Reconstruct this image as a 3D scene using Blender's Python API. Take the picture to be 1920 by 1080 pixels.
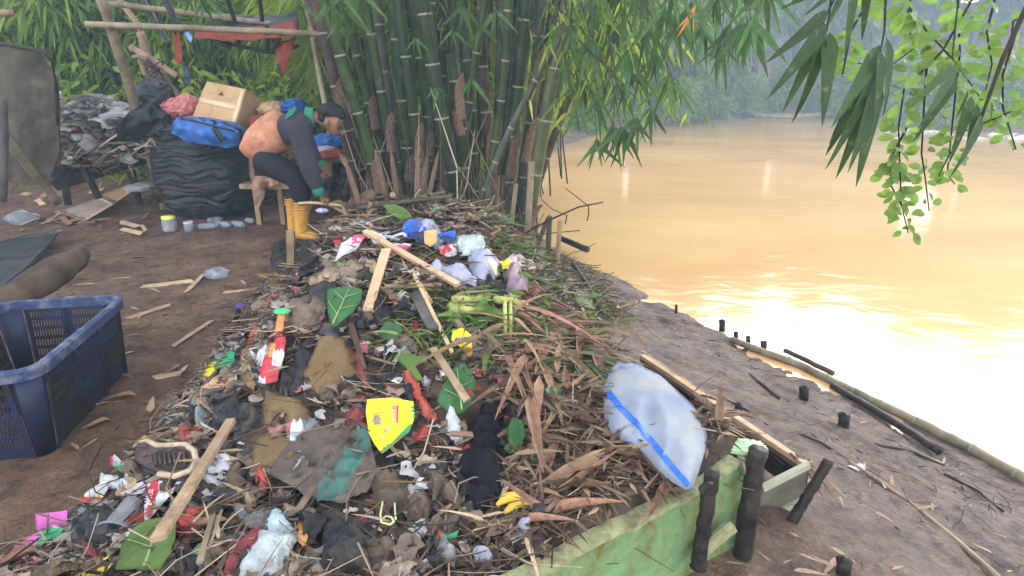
import bpy, math, random
import numpy as np
from mathutils import Vector, Matrix, Quaternion, noise as mnoise
from mathutils.geometry import delaunay_2d_cdt
R = math.radians
random.seed(7); RNG = np.random.default_rng(7)
sc = bpy.context.scene
for o in list(bpy.data.objects): bpy.data.objects.remove(o)
COL = sc.collection

# ---------------- camera, sky, sun, exposure ----------------
FPX, PITCH, CZ = 1150.0, R(18.73), 1.5
cam = bpy.data.objects.new('camera', bpy.data.cameras.new('camera')); COL.objects.link(cam)
cam.data.sensor_width = 36; cam.data.lens = FPX/1920*36
cam.data.clip_start = 0.05; cam.data.clip_end = 400
cam.location = (0, 0, CZ); cam.rotation_euler = (R(90)-PITCH, 0, 0)
sc.camera = cam
SUN_EL, SUN_AZ = 14.3, 29.5
w = bpy.data.worlds.new('World'); sc.world = w; w.use_nodes = True
nt = w.node_tree; bg = nt.nodes['Background']
sky = nt.nodes.new('ShaderNodeTexSky'); sky.sky_type = 'NISHITA'; sky.sun_disc = False
sky.sun_elevation = R(SUN_EL); sky.sun_rotation = R(SUN_AZ); sky.dust_density = 1.3; sky.air_density = 1.0; sky.ozone_density = 1.0
hsv = nt.nodes.new('ShaderNodeHueSaturation'); hsv.inputs['Saturation'].default_value = .28; nt.links.new(sky.outputs[0], hsv.inputs['Color']); nt.links.new(hsv.outputs[0], bg.inputs[0]); bg.inputs[1].default_value = 0.15
sd_ = bpy.data.lights.new('sun', 'SUN'); sd_.energy = 1.2; sd_.angle = R(10); sd_.color = (1.0, 0.94, 0.84)
sun = bpy.data.objects.new('sun', sd_); COL.objects.link(sun)
S = Vector((math.sin(R(SUN_AZ))*math.cos(R(SUN_EL)), math.cos(R(SUN_AZ))*math.cos(R(SUN_EL)), math.sin(R(SUN_EL))))
sun.rotation_euler = S.to_track_quat('Z', 'Y').to_euler(); sun.location = (10, 10, 14)
sc.view_settings.view_transform = 'Standard'; sc.view_settings.look = 'None'
sc.view_settings.exposure = 3.3; sc.view_settings.gamma = 1; sc.view_settings.use_curve_mapping = False
sc.render.engine = 'CYCLES'
cy = sc.cycles; cy.use_denoising = True; cy.max_bounces = 8; cy.diffuse_bounces = 3; cy.glossy_bounces = 3
cy.transmission_bounces = 6; cy.transparent_max_bounces = 8; cy.volume_bounces = 1; cy.caustics_reflective = False; cy.caustics_refractive = False
cy.sample_clamp_indirect = 6

# ---------------- pixel rays and the lie of the land ----------------
SP, CP = math.sin(PITCH), math.cos(PITCH)
def ray(px, py):
    u = (px-960)/FPX; v = -(py-540)/FPX
    return u, CP+v*SP, -SP+v*CP
def at(px, py, z):
    x, y, dz = ray(px, py); t = (z-CZ)/dz
    return Vector((x*t, y*t, z))
def aty(px, py, Y):
    x, y, dz = ray(px, py); t = Y/y
    return Vector((x*t, Y, CZ+dz*t))
def mpp(py, Y): return Y/(ray(0, py)[1]*FPX)
def sm(a):
    a = np.clip(a, 0, 1); return a*a*(3-2*a)
def _h(ix, iy, s):
    n = (ix.astype(np.int64)*374761393 + iy.astype(np.int64)*668265263 + s*974634777) & 0x7fffffff
    n = ((n ^ (n >> 13))*1274126177) & 0x7fffffff
    return ((n ^ (n >> 16)) & 0xffff)/65535.0
def vn(x, y, s=0):
    x = np.asarray(x, float); y = np.asarray(y, float)
    ix = np.floor(x); iy = np.floor(y); fx = x-ix; fy = y-iy
    fx = fx*fx*(3-2*fx); fy = fy*fy*(3-2*fy)
    a = _h(ix, iy, s); b = _h(ix+1, iy, s); c = _h(ix, iy+1, s); d = _h(ix+1, iy+1, s)
    return (a+(b-a)*fx+(c-a)*fy+(a-b-c+d)*fx*fy)*2-1
def fbm(x, y, o=4, s=0, g=.5):
    r = 0; am = 1; t = 0
    for k in range(o):
        r = r+am*vn(x*2**k+k*17.3, y*2**k-k*9.1, s+k); t += am; am *= g
    return r/t
def ridge(x, y, o=3, s=0):
    r = 0; am = 1; t = 0
    for k in range(o):
        r = r+am*(1-2*np.abs(vn(x*2**k+k*7.3, y*2**k-k*3.1, s+k))); t += am; am *= .5
    return r/t
WZ = -0.75
RIV = [(6.5, -20), (5.6, -3.5), (4.3, .4)] + [tuple(at(a, b, WZ)[:2]) for a, b in
      [(1925, 903), (1700, 792), (1500, 705), (1390, 645), (1300, 602), (1220, 556), (1150, 515), (1062, 482), (1005, 440), (985, 400), (975, 330),
       (1060, 272), (1130, 249), (1290, 238), (1345, 228), (1420, 223), (1560, 222), (1720, 234), (1930, 256)]] + [(60, 24), (110, 22), (110, -20)]
RA = np.array(RIV)
def seg_d(x, y, a, b):
    dx, dy = b[0]-a[0], b[1]-a[1]
    t = np.clip(((x-a[0])*dx+(y-a[1])*dy)/(dx*dx+dy*dy), 0, 1)
    return np.hypot(x-a[0]-t*dx, y-a[1]-t*dy)
def inpoly(x, y, P):
    c = np.zeros(np.shape(x), bool)
    for i in range(len(P)):
        x1, y1 = P[i]; x2, y2 = P[i-1]
        m = ((y1 > y) != (y2 > y)) & (x < (x2-x1)*(y-y1)/((y2-y1) or 1e-9)+x1)
        c ^= m
    return c
def shore(x, y):
    d = np.full(np.shape(x), 1e9)
    for i in range(len(RA)): d = np.minimum(d, seg_d(x, y, RA[i-1], RA[i]))
    return np.where(inpoly(x, y, RA), -d, d)
def G0(x, y):
    s = shore(x, y)+.06*fbm(x*2.2, y*2.2, 3, 5)
    z = np.where(s < 0, WZ+np.maximum(-1.0, s*.3), WZ+.75*sm(.02+np.clip(s/2.9, 0, 1)**.8*.98))
    z = z+sm((y-7.9)/6)*sm((-.2-x)/2.5)*3.0 + sm((y-6.9)/5)*sm((-3.6-x)/1.5)*.8
    z = z+np.where(y > 13, np.minimum(7.5, .36*np.maximum(0, s-1.5)), 0)
    return z, s
def G(x, y):
    z, s = G0(x, y)
    k = np.where(s > 0, 1.0, .3)
    kb = np.clip((3.3-s)/1.0, 0, 1)
    z = z+k*(.035*fbm(x*1.3, y*1.3, 3, 1)+.016*fbm(x*7, y*7, 3, 2)+.007*ridge(x*16, y*16, 2, 3)+kb*(.016*fbm(x*5, y*5, 2, 32)-.022*sm((vn(x*3.1, y*3.1, 41)-.45)*6)+.008*vn(x*22, y*22, 51)))
    return z
# the heap's outline on the ground
BRD0, BRD1 = (-.62, .855), (.80, 1.80)            # green board, its two ends
PLK1 = tuple(at(1200, 668, .30)[:2])             # plank behind
HP = [tuple(at(a, b, 0)[:2]) for a, b in [(-60, 1110), (40, 1050), (150, 960), (262, 850), (320, 770), (400, 690), (450, 610), (480, 560), (530, 520), (600, 478)]] + \
     [(-1.25, 4.9), (-.5, 5.3), (.25, 5.2), (.62, 4.5)] + [tuple(at(1120, 560, 0)[:2]), PLK1, BRD1, BRD0, (-.9, .5), (-1.6, .6)]
FREE = [(HP[i], HP[i+1]) for i in range(0, 14)] + [(HP[14], HP[15])]
HPA = np.array(HP)
def P0(x, y):
    ins = inpoly(x, y, HPA)
    d = np.full(np.shape(x), 1e9)
    for a, b in FREE: d = np.minimum(d, seg_d(x, y, a, b))
    A = .29+.40*sm((y-1.55)/1.5)-.16*sm((y-3.7)/1.2)-.16*sm((x-.15)/.7)*sm((y-2.6)/.8)
    return np.where(ins, A*sm(.08+d/.95)*1.0, 0), ins, d
gx0, gx1, gy0, gy1, gs = -5.2, 5.2, .3, 9.4, .026
GXS = np.arange(gx0, gx1, gs); GYS = np.arange(gy0, gy1, gs)
MX, MY = np.meshgrid(GXS, GYS)
_g, _s = G0(MX, MY); _p, _ins, _d = P0(MX, MY)
_bump = np.where(_ins, sm(_d/.3), 0)*(.085*fbm(MX*3.3, MY*3.3, 2, 11)+.03*ridge(MX*2.1, MY*2.1, 2, 15))
HS = np.where(_ins, np.maximum(_g, -.12), _g)+_p+_bump       # smooth surface things rest on
HS = HS+.02*fbm(MX*1.3, MY*1.3, 2, 1)*(~_ins)
HSF = HS+np.where(_ins, .042*ridge(MX*8, MY*8, 3, 21)*sm(_d/.15), 0)
def surf(x, y):
    x = np.asarray(x, float); y = np.asarray(y, float)
    fx = np.clip((x-gx0)/gs, 0, len(GXS)-1.001); fy = np.clip((y-gy0)/gs, 0, len(GYS)-1.001)
    ix = fx.astype(int); iy = fy.astype(int); fx = fx-ix; fy = fy-iy
    return HS[iy, ix]*(1-fx)*(1-fy)+HS[iy, ix+1]*fx*(1-fy)+HS[iy+1, ix]*(1-fx)*fy+HS[iy+1, ix+1]*fx*fy
HS = np.maximum(HS, WZ)
YST = np.linspace(.45, 9.3, 520)
def hits(pp):
    """where the rays through picture points meet the surface"""
    out = []
    for px, py in pp:
        x, y, dz = ray(px, py)
        t = YST/y; Z = CZ+dz*t; Hh = surf(x*t, YST)
        b = np.nonzero(Z < Hh)[0]
        if len(b) == 0: out.append(at(px, py, 0)); continue
        k = b[0]
        if k > 0:
            a0 = Z[k-1]-Hh[k-1]; a1 = Z[k]-Hh[k]; f = a0/(a0-a1+1e-9); tt = t[k-1]+(t[k]-t[k-1])*f
        else: tt = t[0]
        out.append(Vector((x*tt, y*tt, CZ+dz*tt)))
    return out
def hit(px, py): return hits([(px, py)])[0]

PATCHP = []
def proj(P):
    P = np.asarray(P, float); d = P[:, 1]*CP-(P[:, 2]-CZ)*SP; v = P[:, 1]*SP+(P[:, 2]-CZ)*CP
    return 960+FPX*P[:, 0]/d, 540-FPX*v/d
def clear_of(P, keep=.18):
    """thin the litter where larger pieces lie on top"""
    px, py = proj(P); k = np.ones(len(P), bool); r = RNG.random(len(P))
    for poly, kp in PATCHP: k &= ~(inpoly(px, py, poly) & (r > (kp if kp is not None else keep)))
    return P[k]
# ---------------- materials ----------------
def N(nt, t, **k):
    n = nt.nodes.new(t)
    for a, b in k.items(): setattr(n, a, b)
    return n
def ramp(nt, fac, stops, interp='LINEAR'):
    r = N(nt, 'ShaderNodeValToRGB'); r.color_ramp.interpolation = interp
    e = r.color_ramp.elements
    while len(e) < len(stops): e.new(.5)
    for i, (p, c) in enumerate(stops):
        e[i].position = p; e[i].color = (c[0], c[1], c[2], 1)
    nt.links.new(fac, r.inputs[0]); return r.outputs[0]
def mixc(nt, f, a, b, mode='MIX'):
    m = N(nt, 'ShaderNodeMix', data_type='RGBA', blend_type=mode)
    for s, v in ((m.inputs[0], f), (m.inputs[6], a), (m.inputs[7], b)):
        if hasattr(v, 'is_linked') or hasattr(v, 'links'): nt.links.new(v, s)
        elif isinstance(v, (int, float)): s.default_value = v
        else: s.default_value = (v[0], v[1], v[2], 1)
    return m.outputs[2]
MUD = (.085, .055, .036)
def mat(name, col, col2=None, rough=.7, ns=12, bump=.3, bs=40, dirt=0.0, dirtc=MUD, rand=0.0, trans=0.0, spec=.18, stretch=None, alpha=1.0, ds=9, attr=None, metal=0, glass=0, dist=0.0):
    m = bpy.data.materials.new(name); m.use_nodes = True; nt = m.node_tree; L = nt.links.new
    b = nt.nodes['Principled BSDF']; out = nt.nodes['Material Output']
    tc = N(nt, 'ShaderNodeTexCoord'); vec = tc.outputs['Object']
    if stretch:
        mp = N(nt, 'ShaderNodeMapping'); mp.inputs['Scale'].default_value = stretch; L(vec, mp.inputs[0]); vec = mp.outputs[0]
    n1 = N(nt, 'ShaderNodeTexNoise'); n1.inputs['Scale'].default_value = ns; n1.inputs['Detail'].default_value = 5; n1.inputs['Distortion'].default_value = dist
    L(vec, n1.inputs['Vector'])
    if attr:
        at_ = N(nt, 'ShaderNodeAttribute', attribute_name='var'); c = ramp(nt, at_.outputs['Fac'], attr, 'LINEAR')
        c = mixc(nt, .35, c, ramp(nt, n1.outputs[0], [(.3, (.35, .35, .35)), (.7, (1.3, 1.3, 1.3))]), 'MULTIPLY')
    else:
        c2 = col2 or tuple(v*.6 for v in col)
        c = ramp(nt, n1.outputs[0], [(.32, c2), (.66, col)])
    if rand:
        oi = N(nt, 'ShaderNodeObjectInfo'); hs = N(nt, 'ShaderNodeHueSaturation'); L(c, hs.inputs['Color'])
        mr = N(nt, 'ShaderNodeMapRange'); mr.inputs[3].default_value = 1-rand; mr.inputs[4].default_value = 1+rand
        L(oi.outputs['Random'], mr.inputs[0]); L(mr.outputs[0], hs.inputs['Value'])
        mh = N(nt, 'ShaderNodeMapRange'); mh.inputs[3].default_value = .5-rand*.05; mh.inputs[4].default_value = .5+rand*.05
        wn = N(nt, 'ShaderNodeMath', operation='FRACT'); ml = N(nt, 'ShaderNodeMath', operation='MULTIPLY'); ml.inputs[1].default_value = 7.31
        L(oi.outputs['Random'], ml.inputs[0]); L(ml.outputs[0], wn.inputs[0]); L(wn.outputs[0], mh.inputs[0]); L(mh.outputs[0], hs.inputs['Hue'])
        c = hs.outputs[0]
    if dirt:
        n2 = N(nt, 'ShaderNodeTexNoise'); n2.inputs['Scale'].default_value = ds; n2.inputs['Detail'].default_value = 8; n2.inputs['Roughness'].default_value = .7
        L(tc.outputs['Object'], n2.inputs['Vector'])
        f = ramp(nt, n2.outputs[0], [(max(.02, .62-dirt*.45), (0, 0, 0)), (min(.98, .80-dirt*.3), (1, 1, 1))])
        c = mixc(nt, f, c, dirtc)
    L(c, b.inputs['Base Color'])
    b.inputs['Roughness'].default_value = rough; b.inputs['Specular IOR Level'].default_value = spec; b.inputs['Metallic'].default_value = metal
    if glass: b.inputs['Transmission Weight'].default_value = glass; b.inputs['IOR'].default_value = 1.2
    if bump:
        n3 = N(nt, 'ShaderNodeTexNoise'); n3.inputs['Scale'].default_value = bs; n3.inputs['Detail'].default_value = 6; n3.inputs['Distortion'].default_value = dist
        L(vec, n3.inputs['Vector']); bp = N(nt, 'ShaderNodeBump'); bp.inputs['Strength'].default_value = bump; bp.inputs['Distance'].default_value = .01
        L(n3.outputs[0], bp.inputs['Height']); L(bp.outputs[0], b.inputs['Normal'])
    sh = b.outputs[0]
    if trans:
        tr = N(nt, 'ShaderNodeBsdfTranslucent'); g = mixc(nt, 1.0, c, (1.5, 1.45, .75), 'MULTIPLY'); L(g, tr.inputs[0])
        mx = N(nt, 'ShaderNodeMixShader'); mx.inputs[0].default_value = trans; L(sh, mx.inputs[1]); L(tr.outputs[0], mx.inputs[2]); sh = mx.outputs[0]
    if alpha < 1:
        tp = N(nt, 'ShaderNodeBsdfTransparent'); mx = N(nt, 'ShaderNodeMixShader'); mx.inputs[0].default_value = alpha
        L(tp.outputs[0], mx.inputs[1]); L(sh, mx.inputs[2]); sh = mx.outputs[0]
    L(sh, out.inputs[0]); return m
def film(name, col, col2=None, rough=.35, dirt=.28, bump=.9, **k): return mat(name, col, col2 or tuple(v*.7 for v in col), rough=rough, dirt=dirt, bump=bump, bs=28, dist=.8, spec=.22, **k)
M = {}
M['ground'] = None
M['wood'] = mat('weathered_wood', (.30, .20, .12), (.13, .085, .055), ns=6, stretch=(1, 1, 1), dirt=.25, bump=.5, bs=30, rand=.15)
M['woodp'] = mat('pale_wood', (.50, .33, .20), (.34, .21, .12), ns=5, dirt=.15, bump=.4, bs=30)
M['woodd'] = mat('dark_wet_wood', (.032, .024, .019), (.009, .007, .006), ns=9, rough=.5, bump=.8, bs=35)
M['woodg'] = mat('grey_wood', (.12, .105, .105), (.05, .043, .042), ns=8, rough=.45, bump=.5, dirt=.2)
M['bamdry'] = mat('dry_bamboo', (.25, .195, .125), (.10, .07, .045), ns=5, rough=.5, bump=.25, bs=20, dirt=.18, rand=.15)
M['bam'] = mat('green_bamboo', (.024, .042, .008), (.008, .014, .003), ns=4, rough=.42, bump=.15, bs=12, dirt=.12, dirtc=(.12, .11, .09), rand=.25)
M['bamo'] = mat('olive_bamboo', (.075, .085, .035), (.03, .042, .016), ns=4, rough=.4, bump=.15, bs=12, dirt=.15, dirtc=(.16, .14, .11), rand=.2)
M['bamg'] = mat('grey_bamboo', (.065, .068, .048), (.024, .027, .018), ns=5, rough=.55, bump=.2, bs=16, dirt=.2, rand=.2)
M['bamb'] = mat('brown_bamboo', (.07, .04, .028), (.02, .012, .01), ns=6, rough=.6, bump=.4, bs=20, rand=.2)
M['node'] = mat('bamboo_node', (.26, .24, .16), (.13, .11, .07), ns=30, rough=.6, bump=.1)
M['sheath'] = mat('bamboo_sheath', (.19, .115, .08), (.07, .042, .03), ns=9, stretch=(1, 1, .3), rough=.65, bump=.5, rand=.3)
M['leafn'] = mat('big_bamboo_leaf', (.036, .068, .022), (.018, .038, .013), ns=14, stretch=(.6, 6, 1), rough=.5, bump=.2, trans=.16, rand=.25, dirt=.06, dirtc=(.22, .15, .06))
M['leafm'] = mat('bamboo_leaf', (.050, .100, .028), (.027, .058, .016), ns=8, rough=.45, bump=.1, trans=.32, rand=.4)
M['leafy'] = mat('yellow_leaf', (.55, .22, .05), (.40, .15, .03), ns=8, rough=.5, bump=.1, trans=.4)
M['leafs'] = mat('small_light_leaf', (.14, .23, .055), (.085, .16, .035), ns=8, rough=.4, bump=.1, trans=.5, rand=.25)
GREENS = [(0, (.012, .028, .006)), (.25, (.04, .085, .012)), (.6, (.11, .19, .022)), (1, (.30, .36, .06))]
M['fol'] = mat('foliage', (0, 0, 0), attr=GREENS, rough=.5, bump=0, trans=.42, ns=2)
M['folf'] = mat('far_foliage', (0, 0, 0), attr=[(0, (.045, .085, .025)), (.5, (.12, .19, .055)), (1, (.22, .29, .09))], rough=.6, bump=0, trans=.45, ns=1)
M['grassd'] = mat('olive_blades', (0, 0, 0), attr=[(0, (.06, .085, .03)), (.5, (.16, .17, .07)), (1, (.32, .28, .14))], rough=.6, bump=0, trans=.35, ns=2)
M['grass'] = mat('cut_grass', (0, 0, 0), attr=[(0, (.04, .085, .02)), (.6, (.09, .15, .035)), (1, (.26, .25, .10))], rough=.55, bump=0, trans=.25, ns=2)
M['bark'] = mat('bark', (.09, .07, .05), (.035, .028, .022), ns=14, rough=.8, bump=.6)
M['twig'] = mat('dark_twig', (.035, .024, .018), (.012, .009, .007), ns=20, rough=.7, bump=.4)
M['deadl'] = mat('dead_leaf', (.30, .17, .10), (.15, .08, .05), ns=9, rough=.6, bump=.4, rand=.4, trans=.12, dirt=.12)
M['deadt'] = mat('tan_leaf', (.45, .31, .20), (.27, .17, .105), ns=9, rough=.6, bump=.4, rand=.3, trans=.12, dirt=.12)

# ---------------- mesh builder ----------------
_u = ['first', 'second', 'third', 'fourth', 'fifth', 'sixth', 'seventh', 'eighth', 'ninth']
ORD = _u+['tenth', 'eleventh', 'twelfth', 'thirteenth', 'fourteenth', 'fifteenth', 'sixteenth', 'seventeenth', 'eighteenth', 'nineteenth']
for _t, _th in (('twenty', 'twentieth'), ('thirty', 'thirtieth'), ('forty', 'fortieth')): ORD = ORD+[_th]+[_t+'-'+v for v in _u]
CNT = {}
class MB:
    def __init__(s): s.v = []; s.f = []; s.a = []; s.m = []
    def add(s, vs, fs, a=None, mi=0):
        n = len(s.v); s.v.extend([tuple(v) for v in vs]); s.f.extend([tuple(i+n for i in f) for f in fs])
        s.a.extend([a if a is not None else .5]*len(vs)); s.m.extend([mi]*len(fs)); return s
    def tube(s, pts, rs, n=8, cap=True, a=None, mi=0, sq=1.0):
        pts = [Vector(p) for p in pts]; rs = rs if isinstance(rs, (list, tuple)) else [rs]*len(pts)
        d0 = (pts[-1]-pts[0]).normalized(); ref = Vector((0, 0, 1)) if abs(d0.z) < .9 else Vector((0, 1, 0))
        vs = []
        for i, p in enumerate(pts):
            d = (pts[min(i+1, len(pts)-1)]-pts[max(i-1, 0)]).normalized()
            u = d.cross(ref).normalized(); w_ = u.cross(d)
            for k in range(n):
                t = 2*math.pi*k/n; vs.append(p+(u*math.cos(t)+w_*math.sin(t)*sq)*rs[i])
        fs = [(i*n+k, i*n+(k+1) % n, (i+1)*n+(k+1) % n, (i+1)*n+k) for i in range(len(pts)-1) for k in range(n)]
        if cap: fs.append(tuple(range(n-1, -1, -1))); fs.append(tuple((len(pts)-1)*n+k for k in range(n)))
        return s.add(vs, fs, a, mi)
    def plank(s, p0, p1, w_, t, up=(0, 0, 1), a=None, jag=0, mi=0, segs=4, bend=0):
        p0 = Vector(p0); p1 = Vector(p1); d = (p1-p0).normalized(); up = Vector(up); u = d.cross(up).normalized(); q = u.cross(d)
        vs = []
        for i in range(segs+1):
            f = i/segs; c = p0.lerp(p1, f)+q*(bend*math.sin(math.pi*f))
            ww = w_*(1+random.uniform(-jag, jag)*.3)
            e = d*(random.uniform(-jag, jag)*w_ if i in (0, segs) else 0)
            for a1, b1 in ((-1, -1), (1, -1), (1, 1), (-1, 1)): vs.append(c+u*(a1*ww/2)+q*(b1*t/2)+e*a1)
        fs = [(i*4+k, i*4+(k+1) % 4, i*4+4+(k+1) % 4, i*4+4+k) for i in range(segs) for k in range(4)]
        fs += [(3, 2, 1, 0), tuple(segs*4+k for k in range(4))]
        return s.add(vs, fs, a, mi)
    def box(s, c, h, rot=None, a=None, mi=0):
        c = Vector(c); rot = rot or Matrix.Identity(3)
        vs = [c+rot @ Vector((i*h[0], j*h[1], k*h[2])) for i in (-1, 1) for j in (-1, 1) for k in (-1, 1)]
        return s.add(vs, [(0, 1, 3, 2), (4, 6, 7, 5), (0, 4, 5, 1), (2, 3, 7, 6), (0, 2, 6, 4), (1, 5, 7, 3)], a, mi)
    def mesh(s, name, mats, smooth=True, org=(0, 0, 0)):
        me = bpy.data.meshes.new(name); V = np.array(s.v, float)-np.array(org, float)
        me.from_pydata(V.tolist(), [], s.f)
        mats = mats if isinstance(mats, (list, tuple)) else [mats]
        for m in mats: me.materials.append(m)
        if len(mats) > 1: me.polygons.foreach_set('material_index', s.m)
        if smooth: me.polygons.foreach_set('use_smooth', [True]*len(me.polygons))
        at_ = me.attributes.new('var', 'FLOAT', 'POINT'); at_.data.foreach_set('value', np.array(s.a, float))
        me.update(); return me
    def build(s, name, m, parent=None, smooth=True, label=None, cat=None, group=None, kind=None, mod=None):
        V = np.array(s.v); o = Vector(((V[:, 0].min()+V[:, 0].max())/2, (V[:, 1].min()+V[:, 1].max())/2, V[:, 2].min()))
        me = s.mesh(name, m, smooth, o); ob = bpy.data.objects.new(name, me); COL.objects.link(ob)
        return fin(ob, o, parent, label, cat, group, kind)
WPOS = {}
def fin(ob, o, parent=None, label=None, cat=None, group=None, kind=None):
    o = Vector(o); WPOS[ob.name] = o
    if parent is not None:
        ob.parent = parent; ob.location = o-WPOS[parent.name]
    else: ob.location = o
    if label: ob['label'] = label
    if cat: ob['category'] = cat
    if group: ob['group'] = group
    if kind: ob['kind'] = kind
    return ob
def thing(name, label, cat, loc, group=None):
    o = bpy.data.objects.new(name, None); COL.objects.link(o); o.empty_display_size = .05
    return fin(o, loc, None, label, cat, group)
def inst(name, me, mtx, parent=None, label=None, cat=None, group=None):
    """an object sharing mesh data, placed by a world matrix"""
    ob = bpy.data.objects.new(name, me); COL.objects.link(ob)
    if parent is not None:
        ob.parent = parent; ob.matrix_basis = Matrix.Translation(-WPOS[parent.name]) @ mtx
    else: ob.matrix_basis = mtx
    WPOS[ob.name] = mtx.translation.copy()
    if label: ob['label'] = label
    if cat: ob['category'] = cat
    if group: ob['group'] = group
    return ob
def frame_m(p, d, nrm, sx=1, sy=None, sz=None):
    d = Vector(d).normalized(); n = Vector(nrm); y = n.cross(d)
    if y.length < 1e-4: y = Vector((0, 1, 0)).cross(d)
    y.normalize(); z = d.cross(y)
    m = Matrix((d, y, z)).transposed().to_4x4(); m.translation = p
    return m @ Matrix.Diagonal((sx, sy or sx, sz or sy or sx, 1))
def leaf_mesh(name, m, width=.14, bend=.12, fold=.25, st=7, shape='lance', a=.5, mb=None):
    mb0 = MB(); vs = []; fs = []
    for i in range(st+1):
        t = i/st
        if shape == 'lance': wv = (min(1, t*5)**.6)*(1-t)**.75*1.25
        elif shape == 'obov': wv = math.sin(math.pi*min(1, t**.9))**.7*(1+.25*t)
        else: wv = math.sin(math.pi*t**.6)**.8
        wv *= width/2; z = -bend*t*t
        vs += [(t, -wv, z+fold*wv), (t, 0, z), (t, wv, z+fold*wv)]
    for i in range(st):
        b = i*3; fs += [(b, b+3, b+4, b+1), (b+1, b+4, b+5, b+2)]
    mb0.add(vs, fs, a); return mb0.mesh(name, m)
def blade_arr(P, D, L, W, droop, seg=4, fold=.2, a=None):
    """many blades at once as arrays: base P, direction D, length L, width W"""
    n = len(P); D = D/np.linalg.norm(D, axis=1, keepdims=True)
    ref = RNG.normal(size=(n, 3)); U = np.cross(D, ref); U /= np.linalg.norm(U, axis=1, keepdims=True)+1e-9
    V = np.zeros((n, (seg+1)*2, 3))
    for i in range(seg+1):
        t = i/seg; wv = (min(1, t*4+.15)**.6)*(1-t)**.7*1.2
        c = P+D*(L*t)[:, None]; c[:, 2] -= droop*L*t*t
        V[:, 2*i] = c-U*(W*wv/2)[:, None]; V[:, 2*i+1] = c+U*(W*wv/2)[:, None]
    base = np.array([[2*i, 2*i+2, 2*i+3, 2*i+1] for i in range(seg)])
    F = (base[None]+(np.arange(n)*(seg+1)*2)[:, None, None]).reshape(-1, 4)
    A = np.repeat(a if a is not None else RNG.random(n), (seg+1)*2)
    return V.reshape(-1, 3), F, A
def arr_mesh(name, m, V, F, A, smooth=True, org=(0, 0, 0)):
    me = bpy.data.meshes.new(name); V = V-np.array(org)
    me.vertices.add(len(V)); me.vertices.foreach_set('co', V.astype(np.float32).ravel())
    k = F.shape[1]
    me.loops.add(F.size); me.loops.foreach_set('vertex_index', F.astype(np.int32).ravel())
    me.polygons.add(len(F)); me.polygons.foreach_set('loop_start', np.arange(0, F.size, k, dtype=np.int32))
    if smooth: me.polygons.foreach_set('use_smooth', [True]*len(F))
    me.materials.append(m); at_ = me.attributes.new('var', 'FLOAT', 'POINT'); at_.data.foreach_set('value', A.astype(np.float32))
    me.update(calc_edges=True); me.validate(); return me
def arr_obj(name, m, V, F, A, org=None, **k):
    if org is None: org = (V[:, 0].mean(), V[:, 1].mean(), V[:, 2].min())
    ob = bpy.data.objects.new(name, arr_mesh(name, m, V, F, A, True, org)); COL.objects.link(ob)
    par = k.pop('parent', None); return fin(ob, org, par, **k)
def cat3(L): 
    off = 0; Vs = []; Fs = []; As = []
    for V, F, A in L: Vs.append(V); Fs.append(F+off); As.append(A); off += len(V)
    return np.concatenate(Vs), np.concatenate(Fs), np.concatenate(As)
# ---------------- setting: ground, river, haze ----------------
def ground_mat():
    m = bpy.data.materials.new('wet_mud'); m.use_nodes = True; nt = m.node_tree; L = nt.links.new; b = nt.nodes['Principled BSDF']
    tc = N(nt, 'ShaderNodeTexCoord'); v = tc.outputs['Object']
    def nz(s, d=6, r=.6):
        n = N(nt, 'ShaderNodeTexNoise'); n.inputs['Scale'].default_value = s; n.inputs['Detail'].default_value = d; n.inputs['Roughness'].default_value = r; L(v, n.inputs['Vector']); return n.outputs[0]
    at_ = N(nt, 'ShaderNodeAttribute', attribute_name='var')
    c1 = ramp(nt, nz(2.5), [(.3, (.105, .055, .033)), (.5, (.18, .10, .060)), (.7, (.265, .16, .10))])
    c2 = ramp(nt, nz(3.5), [(.3, (.105, .068, .053)), (.5, (.175, .118, .094)), (.75, (.25, .177, .143))])
    c = mixc(nt, at_.outputs['Fac'], c1, c2)
    c = mixc(nt, 1.0, c, ramp(nt, nz(45, 8, .7), [(.3, (.55, .52, .5)), (.7, (1.35, 1.3, 1.25))]), 'MULTIPLY')
    L(c, b.inputs['Base Color'])
    L(ramp(nt, nz(1.7, 4), [(.38, (.42, .42, .42)), (.62, (.85, .85, .85))]), b.inputs['Roughness'])
    c = mixc(nt, 1.0, c, ramp(nt, nz(9, 6, .65), [(.36, (.45, .43, .42)), (.5, (1, 1, 1)), (.7, (1.15, 1.12, 1.1))]), 'MULTIPLY'); L(c, b.inputs['Base Color'])
    b.inputs['Specular IOR Level'].default_value = .3
    ad = N(nt, 'ShaderNodeMath', operation='ADD'); L(nz(26, 8, .7), ad.inputs[0]); L(nz(110, 4, .6), ad.inputs[1])
    bp = N(nt, 'ShaderNodeBump'); bp.inputs['Strength'].default_value = 1.0; bp.inputs['Distance'].default_value = .035; L(ad.outputs[0], bp.inputs['Height']); L(bp.outputs[0], b.inputs['Normal'])
    return m
xs = np.concatenate([np.linspace(-70, -6.3, 45), np.arange(-6.2, 5.6, .036), np.linspace(5.8, 110, 70)])
ys = np.concatenate([np.linspace(-22, .2, 16), np.arange(.3, 9.4, .036), np.linspace(9.5, 110, 130)])
X, Y = np.meshgrid(xs, ys); Z = G(X, Y); Sh = shore(X, Y)
nx, ny = len(xs), len(ys)
idx = np.arange(nx*ny).reshape(ny, nx)
F = np.stack([idx[:-1, :-1], idx[:-1, 1:], idx[1:, 1:], idx[1:, :-1]], -1).reshape(-1, 4)
wet = np.clip(sm((3.1-Sh)/1.2)*sm((X+.2)/.8), 0, 1)
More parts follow.
